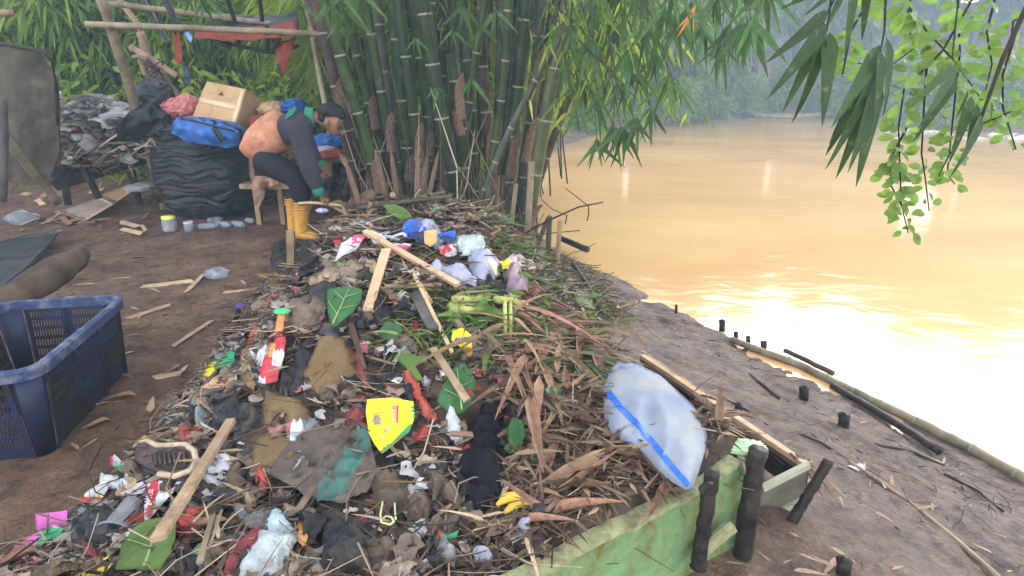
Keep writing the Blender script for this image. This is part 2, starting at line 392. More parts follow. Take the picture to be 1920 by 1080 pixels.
g_ = bpy.data.objects.new('ground', arr_mesh('ground', ground_mat(), np.stack([X, Y, Z], -1).reshape(-1, 3), F, wet.ravel())); COL.objects.link(g_)
fin(g_, (0, 0, 0), kind='structure', label='wet brown mud ground sloping down to the river')
def water_mat():
    m = bpy.data.materials.new('muddy_water'); m.use_nodes = True; nt = m.node_tree; L = nt.links.new; b = nt.nodes['Principled BSDF']
    tc = N(nt, 'ShaderNodeTexCoord'); mp = N(nt, 'ShaderNodeMapping'); mp.inputs['Scale'].default_value = (1, 1.5, 1); L(tc.outputs['Object'], mp.inputs[0])
    n = N(nt, 'ShaderNodeTexNoise'); n.inputs['Scale'].default_value = .25; n.inputs['Detail'].default_value = 4; L(mp.outputs[0], n.inputs['Vector'])
    L(ramp(nt, n.outputs[0], [(.3, (.50, .285, .115)), (.7, (.63, .39, .170))]), b.inputs['Base Color'])
    b.inputs['Roughness'].default_value = .10; b.inputs['IOR'].default_value = 1.33; b.inputs['Specular IOR Level'].default_value = .5
    n2 = N(nt, 'ShaderNodeTexNoise'); n2.inputs['Scale'].default_value = 1.6; n2.inputs['Detail'].default_value = 7; n2.inputs['Roughness'].default_value = .55; n2.inputs['Distortion'].default_value = .6; L(mp.outputs[0], n2.inputs['Vector'])
    bp = N(nt, 'ShaderNodeBump'); bp.inputs['Strength'].default_value = .09; bp.inputs['Distance'].default_value = .10; L(n2.outputs[0], bp.inputs['Height']); L(bp.outputs[0], b.inputs['Normal'])
    df = N(nt, 'ShaderNodeBsdfDiffuse'); L(b.inputs['Base Color'].links[0].from_socket, df.inputs[0])
    gl = N(nt, 'ShaderNodeBsdfGlossy', distribution='BECKMANN'); gl.inputs['Roughness'].default_value = .09; L(bp.outputs[0], gl.inputs['Normal']); L(bp.outputs[0], df.inputs['Normal'])
    fr = N(nt, 'ShaderNodeFresnel'); fr.inputs['IOR'].default_value = 1.33; L(bp.outputs[0], fr.inputs['Normal'])
    mx = N(nt, 'ShaderNodeMixShader'); L(fr.outputs[0], mx.inputs[0]); L(df.outputs[0], mx.inputs[1]); L(gl.outputs[0], mx.inputs[2]); L(mx.outputs[0], nt.nodes['Material Output'].inputs[0]); nt.nodes.remove(b)
    return m
wm = MB(); wm.add([(-8, -21, WZ), (109, -21, WZ), (109, 75, WZ), (-8, 75, WZ)], [(0, 1, 2, 3)])
wm.build('river', water_mat(), kind='structure', label='calm muddy orange river in bright haze')
hz = MB(); hz.box((20, 44, 11.5), (95, 72, 15.5))
hm = bpy.data.materials.new('haze'); hm.use_nodes = True; hn = hm.node_tree; hn.nodes.remove(hn.nodes['Principled BSDF'])
pv = hn.nodes.new('ShaderNodeVolumePrincipled'); pv.inputs['Density'].default_value = .0046; pv.inputs['Color'].default_value = (.62, .81, 1, 1); pv.inputs['Anisotropy'].default_value = .1
hn.links.new(pv.outputs[0], hn.nodes['Material Output'].inputs['Volume'])
hz.build('haze', hm, smooth=False, kind='stuff', label='pale haze hanging over the river')

# ---------------- rubbish heap: body and litter ----------------
step = .02
hx = np.arange(HPA[:, 0].min()-.05, HPA[:, 0].max()+.05, step); hy = np.arange(max(.35, HPA[:, 1].min()), HPA[:, 1].max()+.05, step)
X, Y = np.meshgrid(hx, hy); ins = inpoly(X, Y, HPA)
def surff(x, y):
    fx = np.clip((x-gx0)/gs, 0, len(GXS)-1.001); fy = np.clip((y-gy0)/gs, 0, len(GYS)-1.001); ix = fx.astype(int); iy = fy.astype(int); fx = fx-ix; fy = fy-iy
    return HSF[iy, ix]*(1-fx)*(1-fy)+HSF[iy, ix+1]*fx*(1-fy)+HSF[iy+1, ix]*(1-fx)*fy+HSF[iy+1, ix+1]*fx*fy
Z = surff(X, Y); Z = np.where(ins, Z, G(X, Y)-.05)
idx = np.arange(X.size).reshape(X.shape); q = ins[:-1, :-1] | ins[:-1, 1:] | ins[1:, 1:] | ins[1:, :-1]
F = np.stack([idx[:-1, :-1], idx[:-1, 1:], idx[1:, 1:], idx[1:, :-1]], -1)[q]
M['heap'] = mat('rotting_rubbish', (.085, .058, .042), (.025, .018, .014), ns=9, rough=.8, bump=1.0, bs=45, dirt=.2, dirtc=(.03, .024, .02))
hob = arr_obj('rubbish_heap', M['heap'], np.stack([X, Y, Z], -1).reshape(-1, 3), F, np.full(X.size, .5), kind='stuff', label='dark rotting mass of the rubbish heap')
def on_heap(n, xr=(-2.4, 1.3), yr=(.8, 5.2), cond=None):
    out = []
    while sum(len(o) for o in out) < n:
        p = np.stack([RNG.uniform(*xr, n*2), RNG.uniform(*yr, n*2)], 1)
        k = inpoly(p[:, 0], p[:, 1], HPA)
        if cond is not None: k &= cond(p[:, 0], p[:, 1])
        out.append(p[k])
    p = np.concatenate(out)[:n]; return clear_of(np.column_stack([p, surff(p[:, 0], p[:, 1])]))
def flatdir(n, tilt=.25):
    t = RNG.uniform(0, 2*np.pi, n); return np.stack([np.cos(t), np.sin(t), RNG.normal(0, tilt, n)], 1)
PAL = [(0, (.022, .016, .012)), (.25, (.055, .036, .025)), (.5, (.115, .072, .047)), (.72, (.20, .125, .078)), (.9, (.32, .23, .15)), (1, (.46, .37, .26))]
M['litter'] = mat('leaf_litter', (0, 0, 0), attr=PAL, rough=.7, bump=.3, ns=20)
def tri_tube(P, D, L, W, bend=.15, seg=3, a=None):
    n = len(P); D = D/np.linalg.norm(D, axis=1, keepdims=True); ref = np.tile([0, 0, 1.0], (n, 1)); U = np.cross(D, ref); U /= np.linalg.norm(U, axis=1, keepdims=True)+1e-9; Q = np.cross(U, D)
    V = np.zeros((n, (seg+1)*3, 3)); bd = RNG.normal(0, bend, n)
    for i in range(seg+1):
        t = i/seg; c = P+D*(L*(t-.5))[:, None]+U*(bd*L*math.sin(math.pi*t))[:, None]
        for k in range(3):
            an = k*2.094; V[:, 3*i+k] = c+(U*math.cos(an)+Q*math.sin(an))*(W/2*(1-.5*t))[:, None]
    base = np.array([[3*i+k, 3*i+(k+1) % 3, 3*i+3+(k+1) % 3, 3*i+3+k] for i in range(seg) for k in range(3)])
    F = (base[None]+(np.arange(n)*(seg+1)*3)[:, None, None]).reshape(-1, 4)
    return V.reshape(-1, 3), F, np.repeat(a if a is not None else RNG.random(n), (seg+1)*3)
def shreds(P, S, a=None, k=5, flat=.35, tilt=.45):
    """crumpled little sheets: k x k grids with folds"""
    n = len(P); u = np.linspace(-.5, .5, k); UU, VV = np.meshgrid(u, u); V = np.zeros((n, k*k, 3))
    tl = RNG.normal(0, tilt, n); ct, st_ = np.cos(tl), np.sin(tl); th = RNG.uniform(0, 6.28, n); asp = RNG.uniform(.35, 1, n); ph = RNG.uniform(0, 6.28, (n, 4)); f = RNG.uniform(5, 13, (n, 2))
    for j, (uu, vv) in enumerate(zip(UU.ravel(), VV.ravel())):
        lx = uu*S*(1+.3*np.sin(vv*5+ph[:, 2])); ly = vv*S*asp*(1+.4*np.sin(uu*6+ph[:, 3]))
        lz = flat*S*(.4*np.sin(uu*f[:, 0]+ph[:, 0])+.4*np.sin(vv*f[:, 1]+ph[:, 1])+RNG.normal(0, .16, n))
        ly, lz = ly*ct-lz*st_, ly*st_+lz*ct+np.abs(st_)*S*asp*.3
        V[:, j] = P+np.stack([lx*np.cos(th)-ly*np.sin(th), lx*np.sin(th)+ly*np.cos(th), lz*.6+.01], 1)
    base = np.array([[i*k+j, i*k+j+1, (i+1)*k+j+1, (i+1)*k+j] for i in range(k-1) for j in range(k-1)])
    F = (base[None]+(np.arange(n)*k*k)[:, None, None]).reshape(-1, 4)
    return V.reshape(-1, 3), F, np.repeat(a if a is not None else RNG.random(n), k*k)
SPAL = [(0, (.007, .007, .009)), (.30, (.014, .013, .014)), (.33, (.10, .065, .042)), (.5, (.17, .115, .075)), (.62, (.27, .21, .16)), (.68, (.06, .055, .06)), (.80, (.42, .39, .36)), (.86, (.55, .53, .52)), (.89, (.34, .05, .04)), (.92, (.40, .10, .12)), (.95, (.42, .36, .30)), (1, (.06, .14, .04))]
M['shred'] = mat('film_shreds', (0, 0, 0), attr=SPAL, rough=.42, bump=.5, bs=60, ns=20, spec=.5, dirt=.3)
# debris between heap and bamboo foot, and on the back of the heap
n = 3200; p = np.stack([RNG.uniform(-1.5, .95, n), RNG.uniform(4.6, 7.0, n)], 1); k = (shore(p[:, 0], p[:, 1]) > .05); p = p[k]; p = np.column_stack([p, surf(p[:, 0], p[:, 1])+RNG.uniform(0, .13, len(p))*sm(fbm(p[:, 0]*2, p[:, 1]*2, 2, 9)+.6)])
arr_obj('twig_brush', M['litter'], *tri_tube(p, flatdir(len(p), .25), RNG.uniform(.1, .5, len(p)), RNG.uniform(.004, .012, len(p))), kind='stuff', label='brushwood and stalks around the foot of the bamboo')
n = 2200; p = np.stack([RNG.uniform(-1.4, .95, n), RNG.uniform(4.4, 7.0, n)], 1); p = p[shore(p[:, 0], p[:, 1]) > .03]; p = np.column_stack([p, surf(p[:, 0], p[:, 1])+RNG.uniform(0, .08, len(p))])
arr_obj('grass_straw', M['grassd'], *blade_arr(p, flatdir(len(p), .5), RNG.uniform(.1, .3, len(p)), RNG.uniform(.006, .02, len(p)), .4, 4), kind='stuff', label='trampled yellowish grass at the foot of the bamboo')
# fine litter on the bare ground and the bank
n = 9000; p = np.stack([RNG.uniform(-4.6, 4, n), RNG.uniform(1.0, 8.5, n)], 1)
dens = np.where(p[:, 0] < 0, .25+.9*sm((p[:, 1]-5.2)/2)*sm((-2.4-p[:, 0])/1)+.35*(p[:, 0] < -3.2), .75)*(.25+1.2*sm(fbm(p[:, 0]*1.1, p[:, 1]*1.1, 3, 8)+.5))
p = p[(RNG.random(n) < dens) & (shore(p[:, 0], p[:, 1]) > .02) & ~inpoly(p[:, 0], p[:, 1], HPA)]
p = np.column_stack([p, G(p[:, 0], p[:, 1])+.006])
arr_obj('ground_litter', M['litter'], *blade_arr(p, flatdir(len(p), .06), RNG.uniform(.015, .09, len(p)), RNG.uniform(.003, .011, len(p)), .02, 3), kind='stuff', label='small dead leaves and chips trodden into the mud')
p2 = p[RNG.random(len(p)) < .3]
arr_obj('ground_twigs', M['litter'], *tri_tube(p2, flatdir(len(p2), .03), RNG.uniform(.04, .28, len(p2)), RNG.uniform(.002, .006, len(p2)), a=RNG.uniform(0, .6, len(p2))), kind='stuff', label='thin dark twigs lying in the mud')

# ---------------- far bank and woods ----------------
def crown(seed, n, rx, ry, rz, L, W, zc, lumps=9, droop=.3, m=None):
    r = np.random.default_rng(seed); P = []; D = []
    cs = r.normal(size=(lumps, 3)); cs /= np.linalg.norm(cs, axis=1, keepdims=True); cs *= r.uniform(.3, .75, (lumps, 1)); rad = r.uniform(.3, .5, lumps)
    i = r.integers(0, lumps, n); u = r.normal(size=(n, 3)); u /= np.linalg.norm(u, axis=1, keepdims=True)
    q = cs[i]+u*(rad[i]*r.uniform(.55, 1.08, n))[:, None]
    P = q*np.array([rx, ry, rz])+np.array([0, 0, zc]); D = u+r.normal(0, .5, (n, 3)); D[:, 2] -= .3
    a = np.clip(r.random(lumps)[i]*.5+r.random(n)*.5, 0, 1)
    return blade_arr(P, D, r.uniform(.6, 1.3, n)*L, r.uniform(.7, 1.3, n)*W, droop, 2, a=a)
TR = []
for k in range(4):
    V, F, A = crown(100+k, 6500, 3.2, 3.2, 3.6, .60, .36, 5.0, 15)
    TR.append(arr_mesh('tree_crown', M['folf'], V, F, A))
tb = MB(); tb.tube([(0, 0, -.5), (.1, 0, 2), (-.1, .1, 4), (.1, 0, 6)], [.22, .18, .13, .05], 8); tb.tube([(0, 0, 2.4), (.9, .2, 4), (1.6, .3, 5.4)], [.1, .07, .03], 6); tb.tube([(0, 0, 3), (-.9, -.2, 4.5), (-1.3, 0, 6)], [.1, .06, .03], 6)
TRK = tb.mesh('tree_trunk', M['bark'])
rows = []
for px, Yd, s in [(1130, 31, .8), (1210, 34, .95), (1275, 36, 1.0), (1340, 39, 1.1), (1405, 43, 1.15), (1480, 47, 1.25), (1560, 46, 1.2), (1640, 48, 1.3), (1720, 46, 1.25), (1800, 44, 1.25), (1890, 42, 1.2), (1980, 42, 1.2),
                  (1170, 40, 1.2), (1250, 43, 1.25), (1320, 47, 1.3), (1430, 52, 1.35), (1530, 54, 1.4), (1620, 56, 1.4), (1710, 55, 1.4), (1810, 53, 1.4), (1910, 50, 1.35), (2010, 50, 1.35), (1090, 36, 1.3), (1060, 28, 1.0), ]+[(1130+62*k, 60+random.uniform(0, 6), 1.5) for k in range(15)]:
    rows.append((px, Yd, s))
def rank(i):
    a, b = (0, 12) if i < 12 else (12, 24) if i < 24 else (24, len(rows))
    return sorted(range(a, b), key=lambda j: rows[j][0]).index(i)
for i, (px, Yd, s) in enumerate(rows):
    x = aty(px, 200, Yd).x; z = float(G(np.array([x]), np.array([float(Yd)]))[0])
    back = 12 <= i < 24; far3 = i >= 24
    t = thing('tree', ORD[rank(i)]+(' tree from the left in the bluish back row across the river' if back else ' tree from the left on the wooded skyline beyond the river' if far3 else ' tree from the left in the front row on the far bank'), 'tree', (x, Yd, max(z, WZ)-.2), 'back row of trees across the river' if back else 'skyline trees beyond the river' if far3 else 'front row of trees on the far bank')
    mt = Matrix.Translation(WPOS[t.name]) @ Matrix.Rotation(i*1.7, 4, 'Z') @ Matrix.Diagonal((s*random.uniform(.9, 1.15), s*random.uniform(.9, 1.1), s*random.uniform(.92, 1.12), 1))
    inst('trunk', TRK, mt, t); inst('crown', TR[i % 4], mt, t)
SH = []
for k in range(3):
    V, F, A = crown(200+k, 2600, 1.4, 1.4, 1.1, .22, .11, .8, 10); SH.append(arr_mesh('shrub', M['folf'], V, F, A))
FS = [(1085, 255, 1.0), (1120, 240, 1.3), (1165, 232, 1.2), (1205, 232, 1.5), (1245, 226, 1.4), (1290, 222, 1.6), (1330, 214, 1.5), (1375, 212, 1.5), (1425, 210, 1.4), (1475, 208, 1.6), (1540, 210, 1.7), (1600, 212, 1.7), (1665, 214, 1.8), (1730, 220, 1.8), (1800, 226, 1.8), (1870, 236, 1.7), (1930, 240, 1.7), (1230, 205, 2.0), (1300, 196, 2.2), (1150, 205, 1.8)]
for i, (px, py, s) in enumerate(FS):
    p = at(px, py, WZ+.3); p = at(px, py, float(G(np.array([p.x]), np.array([p.y]))[0])) if py > 215 else p
    inst('shrub', SH[i % 3], Matrix.Translation(p) @ Matrix.Rotation(i*2.1, 4, 'Z') @ Matrix.Scale(s, 4), label=ORD[sorted(FS).index((px, py, s))]+' pale shrub from the left along the far waterline', cat='shrub', group='shrubs along the far bank')
lg = MB(); lg.tube([at(1385, 207, WZ+.5), at(1440, 219, WZ+.2), at(1500, 218, WZ+.25), at(1572, 213, WZ+.3)], [.10, .13, .15, .12], 8)
lg.build('driftwood_log', M['bamdry'], label='pale driftwood log lying along the far waterline', cat='log')
# rapids / shingle strip on the far right
sb = MB()
for i in range(46):
    c = at(random.uniform(1660, 1925), random.uniform(243, 262), WZ); r = random.uniform(.15, .55)
    sb.tube([c+Vector((-r, 0, -.05)), c+Vector((0, 0, .03)), c+Vector((r, 0, -.05))], [.02, r*.35, .02], 7, sq=.4)
sb.build('gravel_bar', mat('pale_stones', (.45, .43, .42), (.3, .28, .27), ns=3, rough=.6), kind='stuff', label='pale stones breaking the water near the far bank')

# ---------------- hillside behind the clearing ----------------
n = 13000; x = RNG.uniform(-12, -1.6, n); y = RNG.uniform(8.2, 11.5, n); p = np.column_stack([x, y, G(x, y)+RNG.uniform(.1, 1.5, n)*sm(fbm(x*.9, y*.9, 2, 71)+.7)]); d = flatdir(n, .5); d[:, 1] -= .5
arr_obj('broadleaf_undergrowth', M['fol'], *blade_arr(p, d, RNG.uniform(.12, .28, n), RNG.uniform(.04, .085, n), .5, 4, a=np.clip(RNG.uniform(.3, 1.15, n), 0, 1)), kind='stuff', label='bright broad leaved weeds covering the slope behind')
def hillz(x, y): return G(x, y)
n = 5500; x = RNG.uniform(-13, 0, n); y = RNG.uniform(8.3, 15, n); p = np.column_stack([x, y, hillz(x, y)])
p = p[(x < -1.2+.0*y) | (y > 9.2)]
d = flatdir(len(p), .2); d[:, 2] = RNG.uniform(.3, 1.6, len(p)); d[:, 1] -= .5
arr_obj('undergrowth', M['fol'], *blade_arr(p, d, RNG.uniform(.25, .7, len(p)), RNG.uniform(.02, .045, len(p)), .8, 5, a=RNG.uniform(.25, 1, len(p))), kind='stuff', label='dense arching grass and bamboo undergrowth on the slope behind')
n = 9000; x = RNG.uniform(-4.6, -.4, n); y = RNG.uniform(7.7, 9.0, n); p = np.column_stack([x, y, hillz(x, y)+RNG.uniform(0, .7, n)])
d = flatdir(len(p), .2); d[:, 2] = RNG.uniform(-.6, 1.0, len(p)); d[:, 1] -= .3
arr_obj('dry_grass', M['grassd'], *blade_arr(p, d, RNG.uniform(.15, .45, len(p)), RNG.uniform(.01, .022, len(p)), .7, 4), kind='stuff', label='olive tangle of thin dry grass behind the man')
BC = []
for k in range(4):
    V, F, A = crown(300+k, 1500, 1.0, 1.0, .9, .22, .048, .7, 9, .6); A = np.clip(A*.75+.15+.2*(k % 2), 0, 1)
    n = 9; sp = np.stack([RNG.uniform(-.5, .5, n), RNG.uniform(-.5, .5, n), np.full(n, -.9)], 1); sd = np.stack([RNG.normal(0, .12, n), RNG.normal(0, .12, n), np.ones(n)], 1)
    V, F, A = cat3([(V, F, A), tri_tube(sp, sd, np.full(n, 3.2), np.full(n, .03), .05, 5, np.full(n, .2))])
    BC.append(arr_mesh('bamboo_shrub', M['fol'], V, F, A))
ps = []
for i in range(46):
    px = random.uniform(-60, 640); py = random.uniform(-40, 190); Yd = random.uniform(9.2, 12.5)
    ps.append((px, py, Yd))
for i, (px, py, Yd) in enumerate(ps):
    q = aty(px, py, Yd); gz = float(G(np.array([q.x]), np.array([Yd]))[0]); z = min(max(q.z, gz), gz+1.3)
    inst('bamboo_shrub', BC[i % 4], Matrix.Translation((q.x, Yd, z-.5)) @ Matrix.Rotation(i*1.3, 4, 'Z') @ Matrix.Scale(random.uniform(.7, 1.25), 4), label=ORD[sorted(ps).index((px, py, Yd))]+' arching bamboo shrub from the left on the slope behind the shelter', cat='shrub', group='bamboo shrubs on the slope')
# foliage behind the bamboo clump, its backlit brightness put into the leaf colour
BL = []
for k in range(2):
    V, F, A = crown(340+k, 1500, 1.0, 1.0, .9, .26, .035, .7, 9, .6); A = .55+.45*A
    n = 7; sp = np.stack([RNG.uniform(-.5, .5, n), RNG.uniform(-.5, .5, n), np.full(n, -.9)], 1); sd = np.stack([RNG.normal(0, .12, n), RNG.normal(0, .12, n), np.ones(n)], 1)
    V, F, A = cat3([(V, F, A), tri_tube(sp, sd, np.full(n, 3.2), np.full(n, .03), .05, 5, np.full(n, .2))]); BL.append(arr_mesh('bamboo_shrub', M['fol'], V, F, A))
BP = [(random.uniform(600, 1005), random.uniform(-60, 240), random.uniform(8.4, 13)) for i in range(40)]
for i, (px, py, Yd) in enumerate(BP):
    q = aty(px, py, Yd)
    inst('bamboo_shrub', BL[i % 2], Matrix.Translation((q.x, Yd, q.z-.6)) @ Matrix.Rotation(i*1.9, 4, 'Z') @ Matrix.Scale(random.uniform(.9, 1.5), 4), label=ORD[sorted(BP).index((px, py, Yd))]+' leafy shrub from the left seen between the bamboo culms', cat='shrub', group='leafy growth behind the culms')
# ---------------- bamboo clump ----------------
def culm(x0, y0, pts, Y0, wpx, mt, label, group=None, sheaths=(), gap=.42, top=4.6, Ytop=None, nodes=True, broken=False):
    """pts: picture points from the foot upward; depth drifts from Y0 to Ytop"""
    Yt = Ytop if Ytop is not None else Y0
    P = [aty(px, py, Y0+(Yt-Y0)*(i/(len(pts)-1))) for i, (px, py) in enumerate(pts)]
    g = float(surf(P[0].x, P[0].y)) if P[0].y < 9 else 0
    if P[0].z > g: P.insert(0, P[0]+(P[0]-P[1]).normalized()*((P[0].z-g)/max(.3, (P[1]-P[0]).normalized().z)+.05))
    r = wpx*mpp(250, Y0)/2*.88
    if not broken:
        d = (P[-1]-P[-2]).normalized(); q = P[-1]
        for k in range(5):
            d = (d+Vector((d.x*.18, -.02, -.05*k))).normalized(); q = q+d*.75; P.append(q)
    # resample
    Ls = [0]
    for a, b in zip(P, P[1:]): Ls.append(Ls[-1]+(b-a).length)
    def at_s(s):
        for i in range(len(P)-1):
            if s <= Ls[i+1]: 
                f = (s-Ls[i])/(Ls[i+1]-Ls[i]); return P[i].lerp(P[i+1], f)
        return P[-1]
    t = thing('bamboo_culm', label, 'bamboo', P[0], group)
    n = max(6, int(Ls[-1]/.2)); ss = [Ls[-1]*i/n for i in range(n+1)]
    sp = [at_s(s) for s in ss]
    for _ in range(2): sp = [sp[0]]+[(sp[i-1]+sp[i]*2+sp[i+1])/4 for i in range(1, len(sp)-1)]+[sp[-1]]
    def ats(s):
        f = min(max(s/Ls[-1]*n, 0), n-1e-4); i = int(f); return sp[i].lerp(sp[i+1], f-i), (sp[i+1]-sp[i]).normalized()
    rad = lambda s: r*(1.05-.35*(s/max(Ls[-1], 5)))
    mb = MB(); mb.tube(sp, [rad(s) for s in ss], 12); mb.build('stem', mt, t)
    s = random.uniform(.15, .4); k = 0; vis = 3.6
    while nodes and s < min(Ls[-1], vis):
        c, d = ats(s); rr = rad(s); 
        m2 = frame_m(c, d, (0, 1, 0), 1, rr, rr); inst('node_ring', NODE, m2, t)
        s += gap*random.uniform(.8, 1.2)*(.75 if k < 2 else 1); k += 1
    for q_, (f, ang, ln) in enumerate(sheaths[:2]):
        c, d = ats(f); inst('sheath', SHTH[(k+q_) % 3], frame_m(c, d, (math.cos(ang+q_), -1, 0), ln*random.uniform(.55, .9), rad(f)*1.06, rad(f)*1.06), t)
    return t, ats, Ls[-1], rad
nb = MB(); pr = [(-.009, 1.0), (-.005, 1.05), (0, 1.07), (.005, 1.04), (.010, 1.0)]
nb.add([(a, b*math.cos(k*math.pi/6), b*math.sin(k*math.pi/6)) for a, b in pr for k in range(12)], [(i*12+k, i*12+(k+1) % 12, (i+1)*12+(k+1) % 12, (i+1)*12+k) for i in range(4) for k in range(12)])
NODE = nb.mesh('node_ring', M['node'])
SHTH = []
for q in range(3):
    sb = MB(); vs = []; st = 8
    for i in range(st+1):
        t_ = i/st; half = 1.5*(1-t_)**.55+.03; lift = 1.02+.55*t_**3*(1+.4*q)
        for k in range(7):
            an = -half+2*half*k/6; vs.append((t_, math.sin(an)*lift*(1+.06*math.sin(9*t_+k+q)), math.cos(an)*lift))
    sb.add(vs, [(i*7+k, i*7+k+1, i*7+8+k, i*7+7+k) for i in range(st) for k in range(6)]); SHTH.append(sb.mesh('sheath', M['sheath']))
G1 = 'green bamboo culms of the clump'
C = [
 ([(866, 400), (842, 300), (812, 130), (792, -10)], 6.1, 31, 'bam', 'thick green bamboo culm with pale rings leaning left in the middle of the clump', [], .44),
 ([(878, 400), (868, 250), (845, 100)], 6.3, 25, 'bam', 'broken green bamboo culm with a frayed brown top behind the thickest culm', [(1.35, 0, .5), (1.2, 2, .4)], .45),
 ([(792, 395), (783, 250), (762, 120), (746, -10)], 6.5, 24, 'bam', 'green bamboo culm wrapped in reddish sheaths left of the thickest culm', [(.4, .5, .55), (.8, -.4, .5), (1.2, .2, .5)], .46),
 ([(775, 385), (755, 180), (738, -10)], 6.7, 30, 'bam', 'dark straight bamboo culm behind the sheathed one', [(.6, .3, .5)], .5),
 ([(725, 400), (690, 280), (640, 110), (603, -10)], 6.2, 25, 'bam', 'dark green culm leaning far left just behind the head of the man', [(.5, .3, .5)], .45),
 ([(748, 390), (728, 240), (705, 120), (683, -10)], 6.5, 20, 'bam', 'slim dark green culm leaning left between two thicker ones', [(.9, 0, .5)], .5),
 ([(735, 385), (700, 220), (668, 100), (640, -10)], 6.9, 20, 'bam', 'slim dark culm rising behind the left leaning culm', [(1.1, .4, .5)], .5),
 ([(762, 390), (722, 150), (705, -10)], 6.8, 20, 'bamg', 'greyish mottled culm at the left of the clump', [], .5),
 ([(906, 400), (935, 230), (951, 90), (953, -10)], 6.2, 19, 'bam', 'clean upright green culm right of the clump centre', [(.4, .3, .5)], .4),
 ([(988, 430), (1003, 330), (1035, 150), (1067, -10)], 5.95, 30, 'bamo', 'thick olive green culm leaning right beside the river', [(.5, .2, .4)], .46),
 ([(975, 420), (1004, 300), (1052, 140), (1108, -10)], 6.25, 22, 'bamg', 'grey green culm bending right behind the olive culm', [], .42),
 ([(990, 400), (1040, 250), (1095, 110), (1148, -10)], 6.6, 17, 'bamb', 'dark thin culm leaning furthest right over the water', [], .4),
 ([(895, 395), (935, 285), (985, 185), (1034, 95), (1100, -10)], 5.9, 15, 'bamg', 'slim grey culm crossing the clump diagonally to the right', [], .4),
 ([(950, 410), (962, 250), (975, 120), (986, -10)], 6.3, 25, 'bam', 'green culm clad in loose brown sheaths left of the olive culm', [(.5, .5, .6), (.9, -.3, .6), (1.4, .2, .6), (1.9, .2, .5)], .5),
 ([(850, 390), (872, 250), (888, 130), (912, -10)], 6.6, 18, 'bam', 'green culm leaning right behind the thickest culm', [], .5),
 ([(970, 415), (985, 290), (1004, 150), (1016, -10)], 6.5, 24, 'bamg', 'grey sheathed culm close behind the olive culm', [(1.1, .3, .6), (1.7, 0, .6)], .5),
 ([(925, 400), (915, 250), (903, 120), (905, -10)], 6.8, 24, 'bamb', 'brown sheathed old culm in the middle gap', [(.4, .5, .6), (.9, -.3, .6), (1.4, .2, .6)], .5),
 ([(668, 385), (650, 250), (618, 110), (590, -10)], 6.6, 24, 'bamb', 'dead brown culm at the left edge of the clump', [(1.2, .2, .6)], .5),
 ([(700, 400), (665, 270), (620, 120), (575, -10)], 7.0, 18, 'bamb', 'second dead brown culm slanting beside the shelter', [], .5),
 ([(640, 372), (612, 210), (590, 90), (572, -10)], 7.2, 12, 'bamdry', 'thin dry straw coloured culm beside the shelter roof', [], .5),
 ([(808, 390), (800, 200), (778, 60), (765, -10)], 6.9, 17, 'bam', 'dark culm squeezed behind the thickest culm', [(.9, 0, .5)], .5),
 ([(832, 395), (818, 210), (812, 80), (808, -10)], 7.1, 20, 'bam', 'dark upright culm at the back centre', [], .5),
 ([(890, 398), (886, 200), (868, 60), (858, -10)], 7.0, 20, 'bam', 'very dark culm just right of centre at the back', [], .5),
]
TOPS = []
for pts, Yd, wp, mk, lab, shs, gap in C:
    top = pts[-1][1] < 20
    t, ats, L, rad = culm(0, 0, pts, Yd, wp, M[mk], lab, G1, shs, gap, Ytop=Yd-.15, broken=not top); TOPS.append((ats, L, rad))
BXS = [random.uniform(700, 985) for i in range(16)]
for i in range(16):
    bx = BXS[i]; tx = bx+(bx-850)*random.uniform(.2, .6)+random.uniform(-25, 25); Yd = random.uniform(7.0, 7.7)
    t, ats, L, rad = culm(0, 0, [(bx, 375), ((bx+tx)/2, 190), (tx, -10)], Yd, random.uniform(13, 22), M[random.choice(['bam', 'bam', 'bamb', 'bamg'])], ORD[sorted(BXS).index(bx)]+' shadowed culm from the left at the back of the clump', 'shadowed culms at the back of the clump', [(random.uniform(.3, 1.5), 0, .5)], .6, nodes=i < 9); TOPS.append((ats, L, rad))
# stumps, cut culms, roots and hanging sheaths at the foot
STK = [((985, 432), (997, 303), 5.55, 13, 'bamdry', 'pale cut bamboo stake standing at the right foot of the clump'),
       ((905, 405), (918, 335), 5.8, 12, 'bamg', 'short cut bamboo stump inside the clump foot'),
       ((948, 415), (968, 345), 5.7, 9, 'bamdry', 'thin split bamboo stub leaning right at the clump foot'),
       ((925, 410), (945, 330), 5.8, 8, 'bamb', 'brown splintered stub at the clump foot'),
       ((1026, 452), (1031, 405), 5.6, 11, 'bamo', 'greenish square cut stake beside the water edge'),
       ((1044, 468), (1050, 414), 5.4, 9, 'wood', 'reddish stake beside the greenish one at the water edge')]
for (a, b, Yd, wp, mk, lab) in STK:
    p, q = aty(*a, Yd), aty(*b, Yd); p.z = min(p.z, float(surf(p.x, p.y))-.05); mb = MB(); r = wp*mpp(400, Yd)/2
    mb.tube([p, p.lerp(q, .5), q], [r*1.05, r, r*.95], 9); 
    mb.tube([q-(q-p).normalized()*.002, q-(q-p).normalized()*.03], [r*.7, r*.5], 8)
    mb.build('bamboo_stake', M[mk], smooth=False, label=lab, cat='stake')
